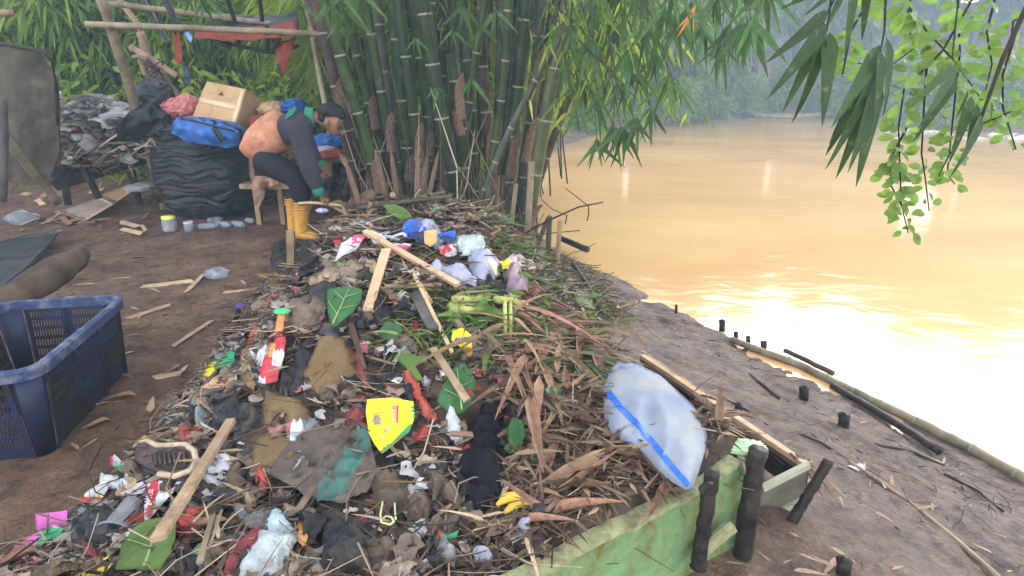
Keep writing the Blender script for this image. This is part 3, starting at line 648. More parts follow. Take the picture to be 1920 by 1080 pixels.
for i in range(24):
    bx = random.uniform(690, 1000); Yd = random.uniform(5.7, 6.6); p = aty(bx, random.uniform(350, 400), Yd); g = float(surf(p.x, p.y)); 
    q = Vector((p.x+random.uniform(-.25, .25), Yd+random.uniform(-.2, .1), g+random.uniform(.3, .95)))
    L = (q-Vector((p.x, Yd, g))).length
    inst('fallen_sheath', SHTH[i % 3], frame_m(Vector((p.x, Yd, g-.02)), q-Vector((p.x, Yd, g)), (0, -1, 0), L, .026, .014), label='dry brown bamboo sheath propped at the foot of the clump', cat='sheath', group='dry sheaths at the foot of the clump')
mb = MB()
for i in range(90):
    bx = random.uniform(660, 1000); Yd = random.uniform(5.8, 7.2); p = aty(bx, 390, Yd); g = float(surf(p.x, p.y)); a = Vector((p.x, Yd, g))
    b = a+Vector((random.uniform(-.5, .5), random.uniform(-.3, .1), random.uniform(.2, 1.6))); c = a.lerp(b, .5)+Vector((random.uniform(-.12, .12), 0, .05))
    mb.tube([a, c, b], [.009, .007, .003], 5, False, a=random.random())
mb.build('dry_side_shoots', M['litter'], kind='stuff', label='thin dry side shoots tangled through the foot of the bamboo')
# ---------------- bamboo leaf sprays ----------------
LM = [leaf_mesh('leaf', M['leafm'], .13, .10+.1*k, .3) for k in range(3)]
LN = [leaf_mesh('leaf', M['leafn'], .165, .05+.05*k, .35, 10) for k in range(3)]
LY = leaf_mesh('leaf', M['leafy'], .10, .15, .3)
def spray(px, py, Yd, n, Lpx, label, group, ang=0, yellow=False, twig=None):
    p = aty(px, py, Yd); L = Lpx*mpp(py, Yd)
    t = thing('bamboo_spray', label, 'bamboo spray', p, group)
    tw = twig or p+Vector((random.uniform(-.5, .1), .2, random.uniform(.5, .9)))
    mb = MB(); mb.tube([tw, tw.lerp(p, .5)+Vector((.03, 0, .05)), p], [.006, .004, .003], 5, False); mb.build('twig', M['twig'], t)
    for k in range(n):
        a = ang+(k-(n-1)/2)*(1.15/max(n-1, 1))*1.3+random.uniform(-.12, .12)
        d = Vector((math.sin(a), random.uniform(-.45, .35), -math.cos(a))); off = Vector((random.uniform(-.02, .02), random.uniform(-.03, .03), random.uniform(0, .1)))*L*4
        l = L*random.uniform(.65, 1.15)
        inst('leaf', LY if yellow and k < 3 else LM[k % 3], frame_m(p+off*.5, d, (random.uniform(-.4, .4), -1, random.uniform(0, .5)), l, l*random.uniform(.8, 1.15)), t)
SPR = [(1120, 190, 70), (1165, 250, 75), (1192, 230, 60), (1120, 270, 62), (1150, 245, 70), (1255, 155, 75), (1265, 158, 60), (1220, 210, 65), (1105, 90, 85), (1150, 60, 90), (1180, 110, 85), (1210, 60, 80), (1240, 20, 95), (1270, 40, 80),
       (1320, 60, 80), (1350, 95, 75), (1370, 60, 80), (1390, 55, 110), (1410, 45, 90), (1300, 10, 80), (1430, -10, 95), (1200, 140, 80), (1090, 160, 75), (1070, 60, 70), (1135, 130, 70), (1165, 170, 72), (1340, -5, 85), (1385, -10, 80), (1080, 210, 55), (1230, 110, 60),
       (1205, -10, 85), (1165, -10, 85), (1110, 0, 80), (1265, -20, 85), (1060, 130, 60)]
for i, (px, py, L) in enumerate(SPR):
    spray(px, py, random.uniform(4.2, 5.6), random.choice([6, 7, 8]), L*1.05, ORD[sorted(SPR).index((px, py, L))]+' drooping bamboo leaf fan from the left over the river', 'drooping bamboo leaf fans over the river', yellow=False)
spray(1303, 20, 4.4, 5, 60, 'small bamboo fan with withered orange leaves among the green ones', None, yellow=True)
HG = [(372, -8, 55, 5.0), (385, 5, 60, 5.1), (618, 12, 70, 4.8), (640, 5, 95, 4.8), (655, 30, 70, 5.0), (675, -5, 80, 4.9), (820, 170, 45, 5.7), (885, 150, 60, 5.5), (900, 60, 60, 5.6), (780, 75, 40, 5.6), (930, 30, 60, 5.6), (560, 5, 50, 5.4), (850, 60, 45, 5.6), (870, 20, 55, 5.6)]
for (px, py, L, Yd) in HG:
    spray(px, py, Yd, 4, L, ORD[sorted(HG).index((px, py, L, Yd))]+' small leaf tuft from the left before the shelter and culms', 'leaves hanging in front of the culms')
# big near leaves, base and tip picked out one by one
def near(label, Yd, twigs, leaves, grp=None):
    b0 = aty(*leaves[0][0], Yd); t = thing('bamboo_spray', label, 'bamboo spray', b0, grp)
    for tw in twigs:
        mb = MB(); P = [aty(a, b, Yd) for a, b in tw[0]]; mb.tube(P, tw[1], 6, False); mb.build('twig', M['twig'], t)
    for k, (b, e) in enumerate(leaves):
        p = aty(*b, Yd+random.uniform(-.03, .03)); q = aty(*e, Yd-random.uniform(-.05, .12)); L = (q-p).length
        inst('leaf', LN[k % 3], frame_m(p, q-p, (random.uniform(-.5, .5), -1, .1), L*1.02, L*.98), t)
near('large dark bamboo leaf fan hanging at top centre right', 1.75, [([(1560, -30), (1556, 20), (1550, 60)], [.004, .003, .002]), ([(1550, 60), (1543, 40), (1580, -30)], .0025)],
     [((1553, 20), (1440, 118)), ((1550, 45), (1450, 178)), ((1545, 62), (1500, 238)), ((1540, 62), (1470, 210)), ((1556, 60), (1548, 228)), ((1580, -10), (1545, 60)), ((1600, -20), (1587, 105)), ((1625, -20), (1618, 78)), ((1520, -10), (1460, 18)), ((1568, -20), (1508, 30))])
near('densest cluster of long bamboo leaves hanging over the bright water', 1.7, [([(1662, -30), (1658, 60), (1652, 90)], [.004, .003, .002])],
     [((1650, 84), (1566, 235)), ((1652, 90), (1562, 262)), ((1645, 110), (1552, 292)), ((1648, 120), (1556, 318)), ((1640, 150), (1575, 335)), ((1642, 140), (1618, 347)), ((1644, 160), (1596, 320)), ((1651, 95), (1648, 230)), ((1662, 70), (1674, 215)), ((1636, 170), (1612, 330))])
near('pair of curled bamboo leaves among the small leaved branches', 1.8, [([(1800, -30), (1785, 110)], [.003, .002])],
     [((1785, 118), (1703, 208)), ((1795, 140), (1718, 266)), ((1790, 120), (1740, 235))])
near('dark bamboo leaves at the tip of the black stem on the right', 1.7, [([(1935, -10), (1880, 110), (1838, 226)], [.007, .006, .004])],
     [((1815, 168), (1792, 228)), ((1822, 180), (1784, 305)), ((1840, 215), (1800, 330)), ((1832, 195), (1810, 300)), ((1858, 190), (1860, 235))])
near('short bamboo leaves hanging at the very top beside the clump', 2.4, [([(1200, -40), (1210, -10)], .003)],
     [((1205, -20), (1165, 55)), ((1210, -20), (1200, 70)), ((1216, -20), (1235, 60)), ((1330, -20), (1350, 50)), ((1345, -20), (1310, 50))])
# small leaved branch on the right
LS = [leaf_mesh('leaf', M['leafs'], .55, .08, .25, 6, 'obov') for k in range(2)]
TW = [[(1834, -20), (1767, 96), (1695, 168), (1685, 240), (1690, 385), (1703, 436)], [(1680, -20), (1735, 55), (1786, 110), (1843, 190), (1900, 235)], [(1738, 120), (1733, 192), (1728, 288), (1735, 335), (1742, 395)],
      [(1795, -20), (1800, 96), (1786, 230), (1776, 326), (1790, 345)], [(1905, 60), (1880, 140), (1880, 200), (1905, 280)], [(1700, 240), (1668, 300), (1672, 350), (1700, 405)], [(1870, -20), (1850, 60), (1860, 120), (1840, 200)],
      [(1710, -20), (1700, 40), (1715, 90), (1660, 130), (1575, 110)], [(1640, -20), (1595, 60), (1580, 140)], [(1940, 190), (1870, 220), (1800, 250), (1760, 330)], [(1930, 20), (1900, 40), (1890, 120)]]
nl = 0
for i, P in enumerate(TW):
    Yd = 2.1+.12*(i % 4)
    pts = [aty(a, b, Yd+.05*k) for k, (a, b) in enumerate(P)]
    t = thing('leafy_branch', ['longest light green branch trailing down over the water', 'light green branch arching in from the top right', 'trailing light green twig in the middle of the curtain', 'straight hanging light green twig', 'light green twig by the right frame edge low down', 'short light green twig curling near the lowest tip', 'light green twig hanging behind the black stem', 'light green twig behind the long bamboo leaves', 'faint light green twig between two bamboo leaf clusters', 'light green twig reaching in from the right edge', 'light green twig at the top right corner'][i], 'branch', pts[0])
    mb = MB(); mb.tube(pts, [.0045-.0028*k/len(pts) for k in range(len(pts))], 5, False); mb.build('twig', M['twig'], t)
    for a, b in zip(pts, pts[1:]):
        n = max(2, int((b-a).length/.017))
        for k in range(n):
            if nl > 1300: break
            f = (k+random.random()*.5)/n; p = a.lerp(b, f); sd = 1 if (k % 2) else -1
            for rep in range(1 if P[0][1] > 0 or random.random() < .6 else 2):
                d = Vector((sd*random.uniform(.3, 1), random.uniform(-.8, .8), random.uniform(-.9, .25))); p2 = p+d*random.uniform(.005, .03); L = random.uniform(.034, .062)
                inst('leaf', LS[k % 2], frame_m(p2, d, (random.uniform(-.6, .6), -1, random.uniform(.2, 1)), L), t); nl += 1
tb = MB(); pts = [aty(1888, 300, 2.2)+Vector((.03*math.sin(k*1.3)*k*.3, 0, -.012*k)) for k in range(7)]
# crowns of the clump, above the frame and hanging to the river side: one mass of leaves per culm top
CRW = []
for k in range(3):
    V, F, A = crown(500+k, 1500, 1.0, 1.0, .8, .24, .03, 0, 10, .7); CRW.append(arr_mesh('leaf_mass', M['fol'], V, F, A*.8))
kk = 0
for ats, L, rad in TOPS:
    if L < 3: continue
    for f in (.97,):
        c, d = ats(L*f)
        if c.z < 2.9: continue
        inst('leaf_mass', CRW[kk % 3], Matrix.Translation(c) @ Matrix.Rotation(kk, 4, 'Z') @ Matrix.Scale(random.uniform(.8, 1.2), 4), label='leafy crown at the head of a bamboo culm', cat='bamboo crown', group='leafy crowns above the clump'); kk += 1
# fine hanging foliage right of the clump
P = []; 
for i in range(52):
    px = random.gauss(1125, 62); py = random.uniform(-30, 170)
    if px < 1040: px = 1040+random.random()*80
    if px > 1320: continue
    P.append(aty(px, py, random.uniform(5.2, 7.5)))
P = np.array([p[:] for p in P]); k = RNG.integers(0, len(P), 1100); q = P[k]+RNG.normal(0, .16, (1100, 3)); d = flatdir(1100, .2); d[:, 2] = -RNG.uniform(.6, 2.5, 1100)
arr_obj('hanging_foliage', M['fol'], *blade_arr(q, d, RNG.uniform(.14, .30, 1100), RNG.uniform(.016, .032, 1100), .1, 4, a=RNG.uniform(.3, 1, 1100)), kind='stuff', label='curtain of narrow bamboo leaves right of the clump')
mb = MB()
for p in P: 
    p = Vector(p); mb.tube([p+Vector((random.uniform(-.9, -.2), random.uniform(0, .5), random.uniform(.5, 1.4))), p+Vector((-.1, 0, .3)), p+Vector((.03, 0, -.2))], [.006, .005, .002], 5, False)
mb.build('hanging_twigs', M['twig'], kind='stuff', label='thin twigs carrying the curtain of bamboo leaves')

# ---------------- shelter poles ----------------
def pole(pts, wpx, Ys, mk, label, name='pole', cat='pole', rings=0, taper=1.0, grp=None):
    P = [aty(a, b, Yd) for (a, b), Yd in zip(pts, Ys)]; r = wpx*mpp(200, sum(Ys)/len(Ys))/2
    Q = []
    for a, b in zip(P, P[1:]):
        for k in range(5): Q.append(a.lerp(b, k/5)+Vector((random.uniform(-.1, .1), 0, random.uniform(-.1, .1)))*r)
    Q.append(P[-1]); n = len(Q)
    if not rings:
        mb = MB(); mb.tube(Q, [r*(1-(1-taper)*i/n) for i in range(n)], 9); return mb.build(name, M[mk], label=label, cat=cat, group=grp)
    t = thing(name, label, cat, P[0], grp); mb = MB(); mb.tube(Q, [r*(1-(1-taper)*i/n) for i in range(n)], 10); mb.build('stem', M[mk], t)
    for k in range(rings):
        f = (k+.6)/rings*(n-1); i = int(f); c = Q[i].lerp(Q[min(i+1, n-1)], f-i); d = (P[-1]-P[0])
        inst('node_ring', NODE, frame_m(c, d, (0, 1, 0), .8, r*.98, r*.98), t)
    return t
pole([(312, 398), (262, 230), (222, 95), (186, -15)], 17, [7.35, 7.0, 6.7, 6.4], 'bamdry', 'leaning bamboo pole holding up the shelter at its left front', 'bamboo_pole', rings=7)
pole([(160, 46), (400, 54), (640, 66)], 11, [6.45, 6.6, 6.8], 'bamdry', 'long pale bamboo rail tied across the front of the shelter', 'bamboo_pole', rings=7)
pole([(205, 6), (360, 26), (560, 52)], 10, [7.2, 7.4, 7.6], 'bamdry', 'second bamboo rail running behind the front one', 'bamboo_pole', rings=6)
pole([(305, -10), (325, 30), (345, 60)], 12, [6.9, 6.9, 6.9], 'woodd', 'dark short rafter crossing the left end of the rails')
pole([(258, -15), (300, 55), (318, 85)], 9, [7.5, 7.4, 7.3], 'woodd', 'dark brace behind the rafter')
pole([(213, -15), (262, 50), (272, 120), (292, 180)], 10, [7.7, 7.7, 7.7, 7.8], 'wood', 'thin grey pole dropping behind the leaning pole')
pole([(262, 60), (283, 120), (300, 160)], 14, [7.6, 7.6, 7.6], 'wood', 'thick crooked branch tied above the junction')
pole([(245, 88), (290, 115), (332, 143)], 12, [7.5, 7.5, 7.5], 'wood', 'rough branch slanting down right at the tied junction')
pole([(262, 112), (285, 160), (300, 190)], 11, [7.6, 7.6, 7.6], 'wood', 'upright grey branch under the junction')
pole([(300, 135), (322, 165), (342, 195)], 12, [7.7, 7.7, 7.7], 'bamdry', 'pale branch running down to the cardboard box')
pole([(248, 108), (262, 106), (276, 112)], 8, [7.4, 7.4, 7.4], 'bamdry', 'short sawn stub poking out of the junction')
mb = MB()
for i in range(7):
    c = aty(285+random.uniform(-12, 18), 125+random.uniform(-12, 28), 7.45); r = .07
    mb.tube([c+Vector((r*math.cos(k), .5*r*math.sin(k), r*.8*math.sin(k+i))) for k in np.linspace(0, 6, 12)], .007, 5, False)
mb.build('binding', M['twig'], label='dark cord bound round the junction of the branches', cat='cord')
pole([(380, 66), (440, 84), (512, 99), (560, 86)], 7, [7.1, 7.2, 7.3, 7.5], 'woodd', 'dark low batten under the shelter roof')
for i, (a, b) in enumerate([((424, -10), (440, 40)), ((486, -10), (492, 40)), ((530, 60), (508, 98)), ((446, 50), (450, 84)), ((500, 45), (502, 95))]):
    pole([a, ((a[0]+b[0])/2, (a[1]+b[1])/2), b], 8, [7.0, 7.05, 7.1], 'woodd', ['dark rafter crossing above the left part of the roof cloth', 'dark rafter crossing above the middle of the roof cloth', 'dark slanting strut at the right end of the roof cloth', 'short dark strut below the rails', 'second short dark strut below the rails'][i])
def sheet(name, label, cat, quad, Ys, mt, nu=14, nv=10, sag=.06, th=.004, fr=5, amp=.03, parent=None):
    """hanging or standing sheet between four picture corners (tl, tr, br, bl)"""
    P = [aty(a, b, Yd) for (a, b), Yd in zip(quad, Ys)]; vs = []
    nrm = (P[1]-P[0]).cross(P[3]-P[0]).normalized()
    for j in range(nv+1):
        for i in range(nu+1):
            u, v = i/nu, j/nv; p = P[0].lerp(P[1], u).lerp(P[3].lerp(P[2], u), v)
            dsp = amp*mnoise.noise(Vector((u*fr, v*fr*.6, 3.1)))+amp*.5*mnoise.noise(Vector((u*fr*3, v*fr, 1.7)))
            vs.append(p+nrm*dsp+Vector((0, 0, -sag*math.sin(math.pi*u)*(1-v*.3))))
    n = len(vs); fs = [(j*(nu+1)+i, j*(nu+1)+i+1, (j+1)*(nu+1)+i+1, (j+1)*(nu+1)+i) for j in range(nv) for i in range(nu)]
    mb = MB(); b2 = [v-nrm*th for v in vs]
    bd = [i for i in range(nu+1)]+[(j+1)*(nu+1)-1 for j in range(1, nv+1)]+[nv*(nu+1)+i for i in range(nu-1, -1, -1)]+[j*(nu+1) for j in range(nv-1, 0, -1)]
    mb.add(vs+b2, fs+[tuple(x+n for x in f[::-1]) for f in fs]+[(bd[k], bd[k]+n, bd[(k+1) % len(bd)]+n, bd[(k+1) % len(bd)]) for k in range(len(bd))])
    return mb.build(name, mt, parent, label=label, cat=cat)
M['orangec'] = film('orange_cloth', (.33, .075, .045), rough=.8, dirt=.1, trans=.3)
M['blackc'] = film('black_sheet', (.015, .016, .02), rough=.4, dirt=.1)
M['bluec'] = film('blue_cloth', (.02, .12, .38), (.012, .05, .18), rough=.6, dirt=.12)
sheet('roof_cloth', 'dull red cloth slung under the shelter roof', 'cloth', [(368, 48), (556, 40), (558, 68), (364, 72)], [7.0, 7.2, 7.0, 6.9], M['orangec'], sag=.04)
sheet('roof_sheet', 'black plastic sheet sagging above the shelter rails', 'sheet', [(395, 22), (560, 22), (560, 52), (385, 40)], [7.6, 7.8, 7.4, 7.4], M['blackc'], sag=.05)
sheet('hanging_rag', 'torn orange rag hanging from the right end of the roof', 'rag', [(505, 66), (556, 66), (536, 132), (528, 134)], [7.1, 7.1, 7.1, 7.1], M['orangec'], nu=6, amp=.05)
sheet('hanging_rag', 'narrow orange rag hanging from the rail', 'rag', [(322, 55), (336, 55), (343, 112), (330, 114)], [6.75]*4, M['orangec'], nu=5, amp=.03)
sheet('hanging_rag', 'dark blue rag tied below the narrow orange one', 'rag', [(342, 112), (352, 118), (358, 152), (345, 156)], [6.75]*4, film('navy_rag', (.01, .03, .06)), nu=5, amp=.03)
sheet('hanging_rag', 'pale blue strip dangling over the rail', 'rag', [(338, 45), (348, 45), (362, 70), (352, 73)], [6.6]*4, film('pale_blue_rag', (.2, .3, .7)), nu=4, amp=.02)
# brown panel on the left, frame and props
M['panel'] = mat('worn_brown_canvas', (.060, .048, .032), (.022, .018, .012), ns=4, rough=.75, bump=.6, bs=14, dirt=.3, stretch=(1, 1, .5))
t = thing('canvas_panel', 'large worn brown canvas panel with a rounded corner at the left', 'panel', aty(50, 350, 6.2))
quad = [(-70, 70), (70, 92), (108, 150), (112, 285), (96, 330), (60, 348), (-70, 330)]
def slab(name, poly, Yd, th, mt, parent=None, label=None, cat=None, bulge=.05, Yf=None, step=9, amp=.02, fr=4, group=None):
    pts = []; n = len(poly)
    for i in range(n):
        a, b = poly[i], poly[(i+1) % n]; k = max(1, int(math.dist(a, b)/step))
        pts += [(a[0]+(b[0]-a[0])*j/k, a[1]+(b[1]-a[1])*j/k) for j in range(k)]
    nb_ = len(pts); xs_ = [p[0] for p in poly]; ys_ = [p[1] for p in poly]
    gx, gy = np.meshgrid(np.arange(min(xs_), max(xs_), step), np.arange(min(ys_), max(ys_), step)); gx = gx.ravel()+step*.3; gy = gy.ravel()+step*.2
    k = inpoly(gx, gy, poly); dd = np.full(gx.shape, 1e9)
    for i in range(n): dd = np.minimum(dd, seg_d(gx, gy, poly[i-1], poly[i]))
    k &= dd > step*.55
    allp = [Vector(p) for p in pts]+[Vector((a, b)) for a, b in zip(gx[k], gy[k])]
    V2, E2, F2, *_ = delaunay_2d_cdt(allp, [(i, (i+1) % nb_) for i in range(nb_)], [], 1, 1e-4)
    return V2, F2, nb_
def vslab(name, poly, Yd, th, mt, parent=None, label=None, cat=None, bulge=.05, amp=.02, fr=4, step=9, group=None, tilt=0):
    V2, F2, nb_ = slab(name, poly, Yd, th, mt, step=step); cx = sum(p[0] for p in poly)/len(poly); cy_ = sum(p[1] for p in poly)/len(poly)
    ys_ = [p[1] for p in poly]; h = max(ys_)-min(ys_); vs = []
    dd = np.full(len(V2), 1e9); ax = np.array([v.x for v in V2]); ay = np.array([v.y for v in V2])
    for i in range(len(poly)): dd = np.minimum(dd, seg_d(ax, ay, poly[i-1], poly[i]))
    for v, d_ in zip(V2, dd):
        yy = Yd+tilt*(cy_-v.y)/h-bulge*math.sin(min(1, d_/(h*.35))*math.pi/2)-amp*mnoise.fractal(Vector((v.x*fr/h, v.y*fr/h, 2.3)), .8, 2, 3)
        vs.append(aty(v.x, v.y, yy))
    n = len(vs); mb = MB(); b2 = [v+Vector((0, th, 0)) for v in vs]
    mb.add(vs+b2, [tuple(f) for f in F2]+[tuple(x+n for x in f[::-1]) for f in F2]+[(i, (i+1) % nb_, (i+1) % nb_+n, i+n) for i in range(nb_)])
    return mb.build(name, mt, parent, label=label, cat=cat, group=group)
vslab('canvas', quad, 6.2, .02, M['panel'], t, bulge=.10, amp=.07, fr=3, tilt=.35)
mb = MB(); mb.tube([aty(a, b, 6.17) for a, b in [(-70, 70), (0, 82), (60, 92), (84, 98), (98, 115), (105, 160), (111, 285)]], .018, 8); mb.build('edge_cord', M['twig'], t)
pole([(-2, 375), (0, 300), (2, 240), (-4, 180)], 26, [5.6, 5.65, 5.7, 5.7], 'woodg', 'stout weathered post cut by the left frame edge', 'post', 'post')
pole([(108, 380), (60, 320), (8, 255)], 16, [6.3, 6.0, 5.8], 'bamdry', 'slanting bamboo prop leaning from the post to the ground', 'prop', 'pole')
pole([(90, 345), (50, 305), (15, 270)], 14, [6.4, 6.2, 6.0], 'wood', 'second slanting prop behind the first one', 'prop', 'pole')
pole([(-20, 25), (22, 24)], 12, [5.5, 5.5], 'wood', 'end of a grey branch poking in at the top left edge', 'branch', 'branch')
# low rack with refuse left of the sack
t = thing('rack', 'low rack of dark logs and wet boards carrying refuse', 'rack', aty(190, 385, 7.4))
for a, b, wv in [((95, 325), (285, 262), 26), ((100, 345), (300, 285), 22), ((120, 300), (262, 270), 20)]:
    mb = MB(); p, q = aty(*a, 7.2), aty(*b, 7.6); mb.plank(p, q, .10, wv*.0062, (0, -.5, 1), jag=.1); mb.build('log', M['woodd'], t, smooth=False)
for a, b in [((150, 300), (186, 372)), ((245, 320), (262, 385)), ((120, 330), (128, 385)), ((290, 280), (300, 380))]:
    mb = MB(); mb.tube([aty(*a, 7.3), aty(*b, 7.25)], [.05, .04], 7); mb.build('leg', M['woodd'], t)
def lump(name, label, cat, c, rs, mt, amp=.12, fr=3, seg=44, sq=1.0, rot=None, grp=None, parent=None, ridg=True, aniso=(1, 1, 1), flat=0, kind=None):
    c = Vector(c); vs = []; nu, nv = seg, seg*2//3; rot = rot or Matrix.Identity(3); sd0 = random.uniform(0, 50)
    def sp(v): return math.copysign(abs(v)**sq, v)
    for j in range(nv+1):
        ph = -math.pi/2+math.pi*j/nv
        for i in range(nu):
            th = 2*math.pi*i/nu; n = Vector((sp(math.cos(th))*sp(math.cos(ph)), sp(math.sin(th))*sp(math.cos(ph)), sp(math.sin(ph))))
            q = Vector((n.x*fr*aniso[0]+sd0, n.y*fr*aniso[1], n.z*fr*aniso[2])); k = mnoise.fractal(q, .9, 2, 3)
            if ridg: k = .5*k+(.5-abs(mnoise.noise(q*1.7))*1.6)*.6+(.3-abs(mnoise.noise(q*3.9)))*.6+(.3-abs(mnoise.noise(q*8.1)))*.25
            f = 1+amp*k
            if flat and n.z < -flat: n.z = -flat
            vs.append(c+rot @ Vector((n.x*rs[0]*f, n.y*rs[1]*f, n.z*rs[2]*f)))
    fs = [(j*nu+i, j*nu+(i+1) % nu, (j+1)*nu+(i+1) % nu, (j+1)*nu+i) for j in range(nv) for i in range(nu)]
    mb = MB(); mb.add(vs, fs); ob = mb.build(name, mt, parent, label=label, cat=cat, group=grp)
    if kind: ob['kind'] = kind
    return ob
M['blackbag'] = film('black_bag', (.005, .0055, .007), (.012, .013, .015), rough=.36, dirt=.10, ns=14)
M['greybag'] = film('grey_bag', (.035, .038, .048), (.015, .015, .02), rough=.35, dirt=.25)
M['whitebag'] = film('white_bag', (.46, .44, .46), (.32, .30, .32), rough=.4, dirt=.18, trans=.15)
M['clearbag'] = film('clear_bag', (.36, .36, .41), (.25, .25, .30), rough=.22, dirt=.12, alpha=.72)
M['card'] = mat('cardboard', (.45, .29, .155), (.36, .22, .115), ns=5, rough=.8, bump=.2, dirt=.2, dirtc=(.2, .12, .07))
M['pinkc'] = film('pink_film', (.62, .20, .20), rough=.5, dirt=.15)
for (px, py, rx, rz, mk, lab) in [(195, 262, 60, 26, 'card', 'brown torn cardboard and scraps mounded on the rack'), (250, 245, 75, 30, 'blackbag', 'black plastic draped over the back of the rack')]:
    c = aty(px, py, 7.5); lump('refuse_mound', lab, 'refuse', c, (rx*.0062, .35, rz*.0062), M[mk], .25, 4)
random.seed(12)
for (px, py, rx, rz, mk, lab) in [(128, 215, 26, 16, 'whitebag', 'white crumpled bag at the top of the rack refuse'), (133, 238, 24, 14, 'clearbag', 'cloudy crumpled bag on the rack refuse'), (150, 262, 28, 14, 'whitebag', 'dirty white bag on the lower rack refuse'),
    (122, 262, 20, 16, 'clearbag', 'small clear bag beside the canvas panel'), (150, 205, 18, 14, 'card', 'ball of brown paper on the rack refuse'), (165, 240, 24, 12, 'greybag', 'grey wad of plastic on the rack refuse'),
    (225, 205, 22, 12, 'whitebag', 'pale plastic bundle against the black plastic'), (330, 205, 22, 18, 'pinkc', 'pink bundle beside the cardboard box'), (352, 200, 20, 20, 'pinkc', 'red pink bundle touching the cardboard box'),
    (290, 180, 30, 28, 'greybag', 'upright grey sack behind the black plastic'), (118, 290, 16, 10, 'whitebag', 'white scrap at the rack foot'), (268, 350, 26, 8, 'whitebag', 'flattened pale bag under the rack')]:
    lump('refuse_bag', lab, 'bag', aty(px, py, 7.25), (rx*.0062, .2, rz*.0062), M[mk], .28, 3.5)
n = 520; P = np.array([aty(random.gauss(165, 45), random.gauss(262, 22), random.uniform(6.95, 7.2))[:] for _ in range(n)])
arr_obj('rack_litter', M['shred'], *shreds(P, RNG.uniform(.05, .2, n), tilt=1.0, a=RNG.choice([.3, .5, .6, .86, .86, .94, .1, .7, .66, .94, .9], n)), kind='stuff', label='torn paper and plastic scraps spilling over the rack')
n = 120; P = np.array([aty(min(max(random.gauss(155, 34), 112), 235), random.gauss(238, 24), random.uniform(6.9, 7.15))[:] for _ in range(n)])
arr_obj('paper_scraps', M['whitebag'], *shreds(P, RNG.uniform(.12, .30, n), tilt=1.0), kind='stuff', label='pale torn bags and paper scraps on the rack')
n = 260; P = np.array([aty(random.gauss(190, 50), random.gauss(275, 16), random.uniform(6.9, 7.15))[:] for _ in range(n)])
arr_obj('rack_straw', M['litter'], *blade_arr(P, flatdir(n, .5), RNG.uniform(.1, .35, n), RNG.uniform(.012, .03, n), .2, 4, a=RNG.uniform(.5, 1, n)), kind='stuff', label='pale leaf strips sticking out of the rack refuse')
vslab('plastic_drape', [(205, 262), (232, 222), (262, 186), (290, 190), (318, 218), (318, 262), (290, 250), (262, 262), (235, 262), (200, 290)], 6.95, .01, M['blackbag'], None, 'black and silver plastic film hanging over the rack edge', 'sheet', .12, .12, 6)
sheet('clear_board', 'clear plastic trough leaning out of the refuse', 'plastic trough', [(162, 202), (205, 212), (222, 245), (212, 248)], [7.1]*4, M['clearbag'], nu=6, nv=5, amp=.01)
random.seed(21)
# big black sack, blue bag, cardboard box
t = thing('refuse_sack', 'huge bulging black refuse sack standing full on the mud', 'sack', at(400, 412, 0))
vs = []; nu, nv = 110, 100; c0 = aty(398, 412, 7.15); c0.z = 0.0
for j in range(nv+1):
    v = j/nv; z = .02+v*.98; prof = (.88+.16*math.sin(math.pi*min(1, v*1.05)))*(1 if v > .06 else .9+v*1.6); prof *= 1-.22*max(0, v-.86)/.14
    for i in range(nu):
        th = 2*math.pi*i/nu; q9 = Vector((math.cos(th)*1.3, math.sin(th)*1.3, z*17+1.5*mnoise.noise(Vector((math.cos(th)*2, math.sin(th)*2, z*3))))); wr = .016*(1-2.4*abs(mnoise.noise(q9)))+.012*(1-2.4*abs(mnoise.noise(q9*Vector((2.2, 2.2, 2.3)).x)))+.035*mnoise.fractal(Vector((math.cos(th)*2.2, math.sin(th)*2.2, z*3)), .8, 2, 3)
        r = .50*prof+wr; vs.append(c0+Vector((r*math.cos(th)*1.04, r*.8*math.sin(th), z+.03*math.sin(th*3+z*4)*(v > .8))))
fs = [(j*nu+i, j*nu+(i+1) % nu, (j+1)*nu+(i+1) % nu, (j+1)*nu+i) for j in range(nv) for i in range(nu)]
fs.append(tuple(nv*nu+i for i in range(nu)))
mb = MB(); mb.add(vs, fs); mb.build('bag', M['blackbag'], t)
lump('neck', None, None, c0+Vector((0, -.05, .98)), (.40, .3, .09), M['greybag'], .3, 4, parent=t)
bb = thing('blue_bag', 'bright blue woven bag folded over the top of the black sack', 'bag', aty(388, 270, 6.9))
vslab('bag', [(322, 232), (332, 220), (372, 222), (425, 232), (448, 246), (450, 272), (428, 278), (392, 272), (352, 266), (322, 250)], 6.62, .22, film('blue_woven', (.035, .13, .42), (.02, .07, .24), rough=.5, dirt=.08), bb, bulge=.16, amp=.07, fr=4)
mb = MB(); mb.tube([aty(a, b, 6.42) for a, b in [(340, 222), (365, 227), (400, 236), (440, 246)]], .012, 6); mb.build('hem', M['blackc'], bb)
mb = MB(); mb.plank(aty(400, 238, 6.42), aty(418, 266, 6.42), .05, .012, (0, -1, 0)); mb.build('strap', M['blackc'], bb)
